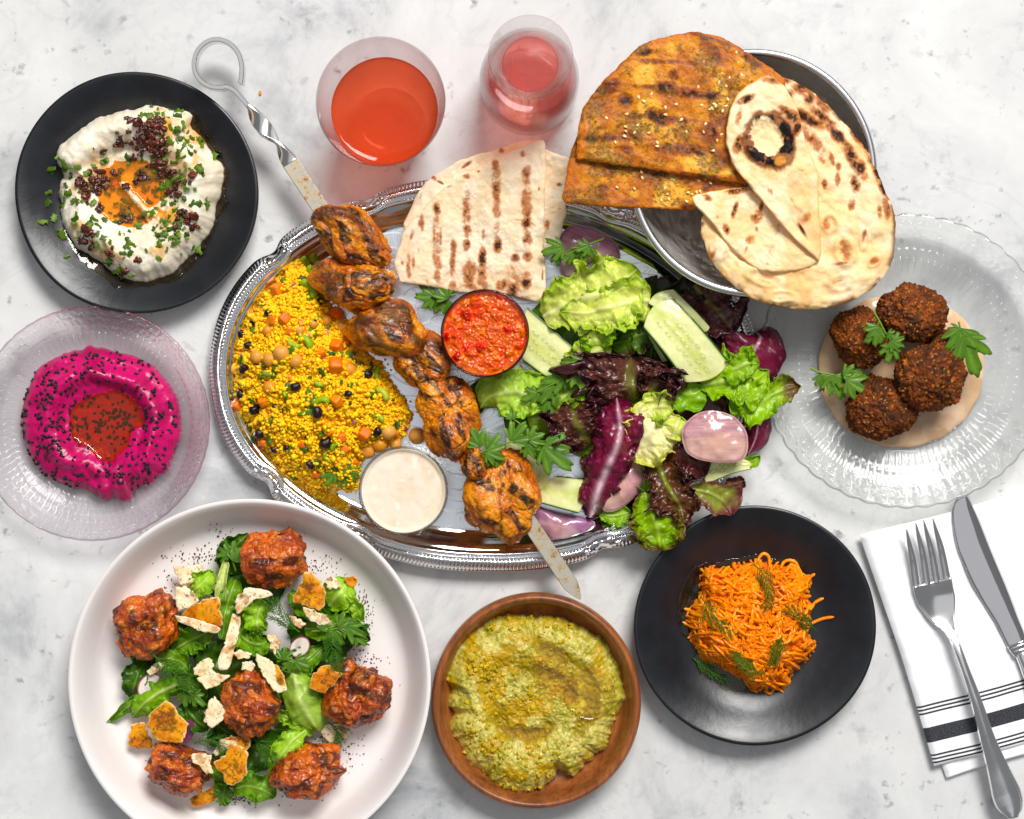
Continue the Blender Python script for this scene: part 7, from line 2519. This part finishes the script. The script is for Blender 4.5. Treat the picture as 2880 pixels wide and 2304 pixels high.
    # radish slices
    for lab, c, rx, ry, rot, z in (("thin radish slice at the left under the romaine", (452, 1030), 78, 62, -50, 20), ("radish slice with pink skin right of the middle", (1238, 822), 62, 48, -45, 25), ("purple radish slice beside the lower left crisp", (655, 1262), 30, 60, 15, 20)):
        o = circ(Z3(*c), rx * k, ry * k, 24, rot)
        S = Star(o, Z3(*c))
        colf = lambda x, y, t: mixc(mixc(lin((232, 222, 206)), lin((214, 196, 190)), sst(-.2, .6, n2(x, y, 20, 3))), lin((150, 40, 92)), sst(.84, .95, t))
        if 'purple' in lab: colf = lambda x, y, t: mixc(lin((120, 34, 84)), lin((84, 20, 60)), sst(-.3, .5, n2(x, y, 16, 3)))
        sl = .00006
        V, F, cc = S.build(26, 90, lambda x, y, t: z * .001 + .0008 + .0015 * np.sin((x - c[0]) / 30), lambda x, y, t: z * .001 - .0008 + .0015 * np.sin((x - c[0]) / 30), z * .001, colf)
        add("radish_slice", V, F, M_CUKE, None, cc, label=lab, cat="radish", group="radish slices in the fattoush")

    # pita crisps
    def crisp(label, pts, z, orange=True, tilt=(0, 0), curl=0.0, th=.0022, seed=0, mixpale=0.0, jag=5):
        o = [Z3(a, b) for a, b in pts]
        S = Star(o, None, jag, 13, seed, sharp=True)
        c0 = S.c

        def zf(x, y):
            dx, dy = (x - c0[0]) / 50, (y - c0[1]) / 50
            return (z + tilt[0] * dx + tilt[1] * dy + curl * (dx * dx + dy * dy)) * .001 + .0006 * n2(x, y, 26, seed + 3)

        def col(x, y, t):
            if orange:
                b = mixc(lin((224, 150, 44)), lin((200, 112, 22)), sst(-.4, .5, n2(x, y, 36, seed)))
                h = sst(-.05, .75, n2(x, y, 30, seed + 5, 3) + .7 * n2(x, y, 6, seed + 6, 2))
                b = mixc(b, lin((70, 54, 22)), h * .7)
                b = mixc(b, lin((240, 214, 160)), sst(.90, .98, t + .05 * n2(x, y, 12, seed)) * .75)
                if mixpale: b = mixc(b, lin((240, 222, 182)), sst(.1, .3, n2(x, y, 50, seed + 8, 1) + mixpale - .4))
            else:
                b = mixc(lin((244, 226, 190)), lin((232, 202, 152)), sst(-.2, .6, n2(x, y, 26, seed)))
                b = mixc(b, lin((186, 112, 40)), sst(.30, .7, n2(x, y, 30, seed + 9)) * .6)
                b = mixc(b, lin((112, 60, 20)), sst(.55, .8, n2(x, y, 22, seed + 10)) * .7)
            sp = n2(x, y, 5, seed + 14, 2)
            return mixc(b, lin((64, 24, 22)), (sp > .74) * .7)
        V, F, cc = S.build(22, 84, lambda x, y, t: zf(x, y) + th / 2 * dome(t, 12, .5), lambda x, y, t: zf(x, y) - th / 2 * dome(t, 12, .5), z * .001, col, 1.2)
        add("pita_crisp", V, F, M_CRISP, None, cc, label=label, cat="pita crisp", group="pita crisps in the fattoush")
    crisp("curved orange pita crisp right of the left meatball", [(600, 660), (660, 610), (740, 570), (815, 558), (826, 640), (830, 710), (770, 740), (690, 720), (620, 690)], 29, True, (1, -2), -3, seed=1)
    crisp("pale rolled edge of the curved pita crisp", [(585, 655), (640, 660), (720, 680), (790, 705), (832, 725), (800, 748), (740, 742), (660, 715), (600, 690)], 30, False, seed=2)
    crisp("large orange pita crisp right of the top meatball", [(1262, 425), (1300, 420), (1350, 490), (1375, 540), (1370, 600), (1345, 635), (1280, 605), (1198, 590), (1205, 550), (1250, 470)], 26, True, seed=3)
    crisp("tilted pita crisp with pale torn edge above the middle meatball", [(1005, 855), (1060, 880), (1120, 920), (1160, 970), (1178, 1050), (1130, 1065), (1080, 1020), (1030, 950), (1000, 890)], 36, True, (2, 2), 0, seed=4, mixpale=.25)
    crisp("orange pita crisp leaning on the right meatball", [(1340, 925), (1400, 920), (1455, 960), (1440, 1000), (1370, 1065), (1310, 1050), (1285, 1025), (1310, 960)], 34, True, seed=5)
    crisp("broad orange pita crisp above the lower left meatball", [(445, 1175), (500, 1130), (540, 1102), (580, 1130), (620, 1190), (652, 1225), (620, 1325), (540, 1325), (465, 1290), (435, 1220)], 29, True, seed=6)
    crisp("orange pita crisp at the left lying on the plate", [(350, 1225), (420, 1220), (450, 1290), (465, 1350), (400, 1352), (342, 1350), (345, 1290)], 14, True, seed=7)
    crisp("brown green pita crisp below the middle meatball", [(870, 1330), (930, 1340), (970, 1380), (955, 1440), (960, 1500), (900, 1545), (850, 1550), (835, 1490), (785, 1430), (850, 1390)], 32, True, seed=8)
    crisp("pita crisp edge behind the brown green one", [(820, 1310), (880, 1285), (970, 1290), (980, 1340), (950, 1380), (880, 1340), (800, 1400), (780, 1380)], 26, True, seed=9, mixpale=.2)
    crisp("orange pita crisp peeking out at the bottom", [(665, 1620), (720, 1580), (800, 1550), (830, 1560), (800, 1630), (690, 1662), (668, 1650)], 12, True, seed=10)
    crisp("tiny orange pita crisp at the upper right tip", [(1480, 465), (1520, 442), (1545, 465), (1520, 510), (1490, 515)], 20, True, seed=11)
    crisp("pale pita shard with burnt spots at the upper left", [(568, 392), (640, 400), (720, 385), (730, 430), (690, 460), (650, 510), (610, 500), (590, 440)], 18, False, seed=12)
    crisp("pale pita shard below the burnt one", [(588, 510), (640, 505), (690, 545), (715, 580), (660, 610), (600, 642), (585, 590)], 22, False, seed=13)
    crisp("pale curled pita strip end near the top meatball", [(890, 620), (905, 560), (950, 512), (1020, 505), (1100, 535), (1095, 570), (1030, 560), (980, 590), (930, 640), (905, 650)], 34, False, seed=14)
    crisp("long pale pita strip down the middle", [(880, 640), (930, 660), (925, 720), (905, 800), (890, 870), (870, 935), (820, 945), (805, 900), (830, 830), (860, 740)], 32, False, (0, 1), seed=15)
    crisp("ragged white pita piece left of the middle", [(680, 930), (740, 880), (785, 885), (780, 940), (800, 960), (740, 980), (690, 965)], 30, False, seed=16)
    crisp("triangular pita piece above the middle meatball", [(695, 985), (780, 960), (878, 970), (830, 1010), (750, 1045), (720, 1020)], 31, False, seed=17)
    crisp("small pita crumb above the middle meatball", [(885, 850), (930, 838), (985, 855), (970, 882), (910, 885)], 32, False, seed=18)
    crisp("small square pita crumb beside the tilted crisp", [(935, 900), (985, 895), (1005, 920), (985, 948), (935, 940)], 33, False, seed=19)
    crisp("small torn pita piece at the left of the middle meatball", [(755, 1110), (790, 1078), (825, 1110), (855, 1150), (840, 1200), (800, 1235), (770, 1250), (735, 1210), (745, 1150)], 36, False, seed=20)
    crisp("white torn pita piece on the lower left meatball", [(665, 1390), (720, 1380), (775, 1390), (770, 1430), (780, 1480), (750, 1490), (700, 1440), (675, 1430)], 40, False, seed=21)
    crisp("oval pale pita piece at the upper right", [(1255, 610), (1300, 620), (1370, 655), (1405, 690), (1370, 712), (1300, 690), (1260, 650)], 28, False, seed=22)
    crisp("pale pita piece between dill and lettuce at the right", [(1175, 655), (1220, 665), (1270, 700), (1240, 730), (1200, 700)], 26, False, seed=23)
    crisp("pale pita cube at the upper right", [(1368, 480), (1405, 445), (1445, 470), (1455, 505), (1400, 518)], 24, False, seed=24)
    crisp("pale pita piece beside the curled leaf in the middle", [(1065, 755), (1110, 755), (1140, 800), (1110, 870), (1085, 830)], 26, False, seed=25)
    crisp("pale pita piece under the dill near the lower right meatball", [(1340, 1240), (1420, 1210), (1505, 1260), (1480, 1300), (1400, 1330), (1350, 1290)], 12, False, seed=26)
    crisp("small yellow pita piece left of the left dill", [(430, 950), (480, 910), (530, 895), (520, 940), (450, 970)], 22, False, seed=27)
    # dill
    dl = lambda lab, pts, n, ln, sd: dill(lab, q(*pts), .03, n, ln, sd)
    dl("dill sprig in the upper middle of the fattoush", [(1240, 740, 34), (1180, 690, 36), (1130, 640, 36), (1090, 570, 34)], 11, 46, 21)
    dl("dill sprig hanging at the right of the fattoush", [(1390, 705, 34), (1400, 780, 36), (1420, 860, 36), (1440, 960, 34)], 13, 44, 22)
    dl("dill sprig at the left of the fattoush", [(465, 850, 33), (530, 910, 34), (600, 970, 33), (680, 1050, 31)], 13, 48, 23)
    dl("dill sprig below the middle meatball on the left", [(680, 1330, 28), (740, 1310, 30), (800, 1320, 30), (850, 1390, 28)], 9, 40, 24)
    dl("dill sprig below the middle meatball on the right", [(990, 1300, 26), (1030, 1340, 28), (1070, 1390, 27), (1090, 1440, 24)], 9, 42, 25)
    dl("dill sprig at the lower right near the plate floor", [(1380, 1230, 20), (1420, 1260, 20), (1430, 1300, 19), (1420, 1360, 17)], 8, 36, 26)
    # sumac dust: specks over plate and salad
    m = food("sumac", .6, .3, .3, 900, 0, base=C(70, 22, 24), rnd=C(96, 32, 26))
    Vi, Fi = ico(1)
    parts = []
    r = np.random.default_rng(3)
    cl = [((640, 350), 60, 30, 34), ((730, 350), 40, 16, 22), ((1330, 400), 60, 40, 40), ((1550, 620), 40, 60, 70), ((1560, 720), 40, 60, 40), ((1500, 880), 40, 50, 30), ((1450, 1330), 60, 60, 50), ((1580, 900), 60, 20, 24), ((930, 1620), 40, 20, 60), ((560, 490), 40, 40, 20), ((820, 240), 40, 40, 16), ((1350, 1330), 40, 40, 30), ((1000, 1000), 700, 560, 130), ((1480, 1400), 60, 80, 20)]
    for c, sx, sy, n in cl:
        for i in range(int(n * 1.4)):
            x, y = Z3(r.normal(c[0], sx), r.normal(c[1], sy))
            f = math.hypot(x - WHT[0], y - WHT[1]) / WHT[2]
            if f > .9: continue
            s = r.uniform(1.2, 2.6) * U
            parts.append((Vi * s * r.uniform(.7, 1.2, 3) + W(x, y, float(wpz(f)) + s * .6, .006), Fi))
    V, F = merge(parts)
    add("sumac_dust", V, F, m, None, label="dark red sumac specks scattered over the white plate", cat="spice", kind="stuff")


x, y = B6(715, 560)
V, F = ico(2)
add("crumb", V * np.array([4, 7, 3]) * U * (1 + .3 * fbm(V * 1.5, 2, 3))[:, None] + W(x, y, 2.5 * U), F, food("orange_crumb", .6, .3, .2, 900, 0, base=C(226, 160, 96)),
    label="tiny orange crumb on the marble between skewer and tumbler", cat="crumb")
M_CRISP = food("pita_crisp", .55, .25, .1, 900, .4, 700, .0006, sat=1.05, val=1.12)
fattoush()
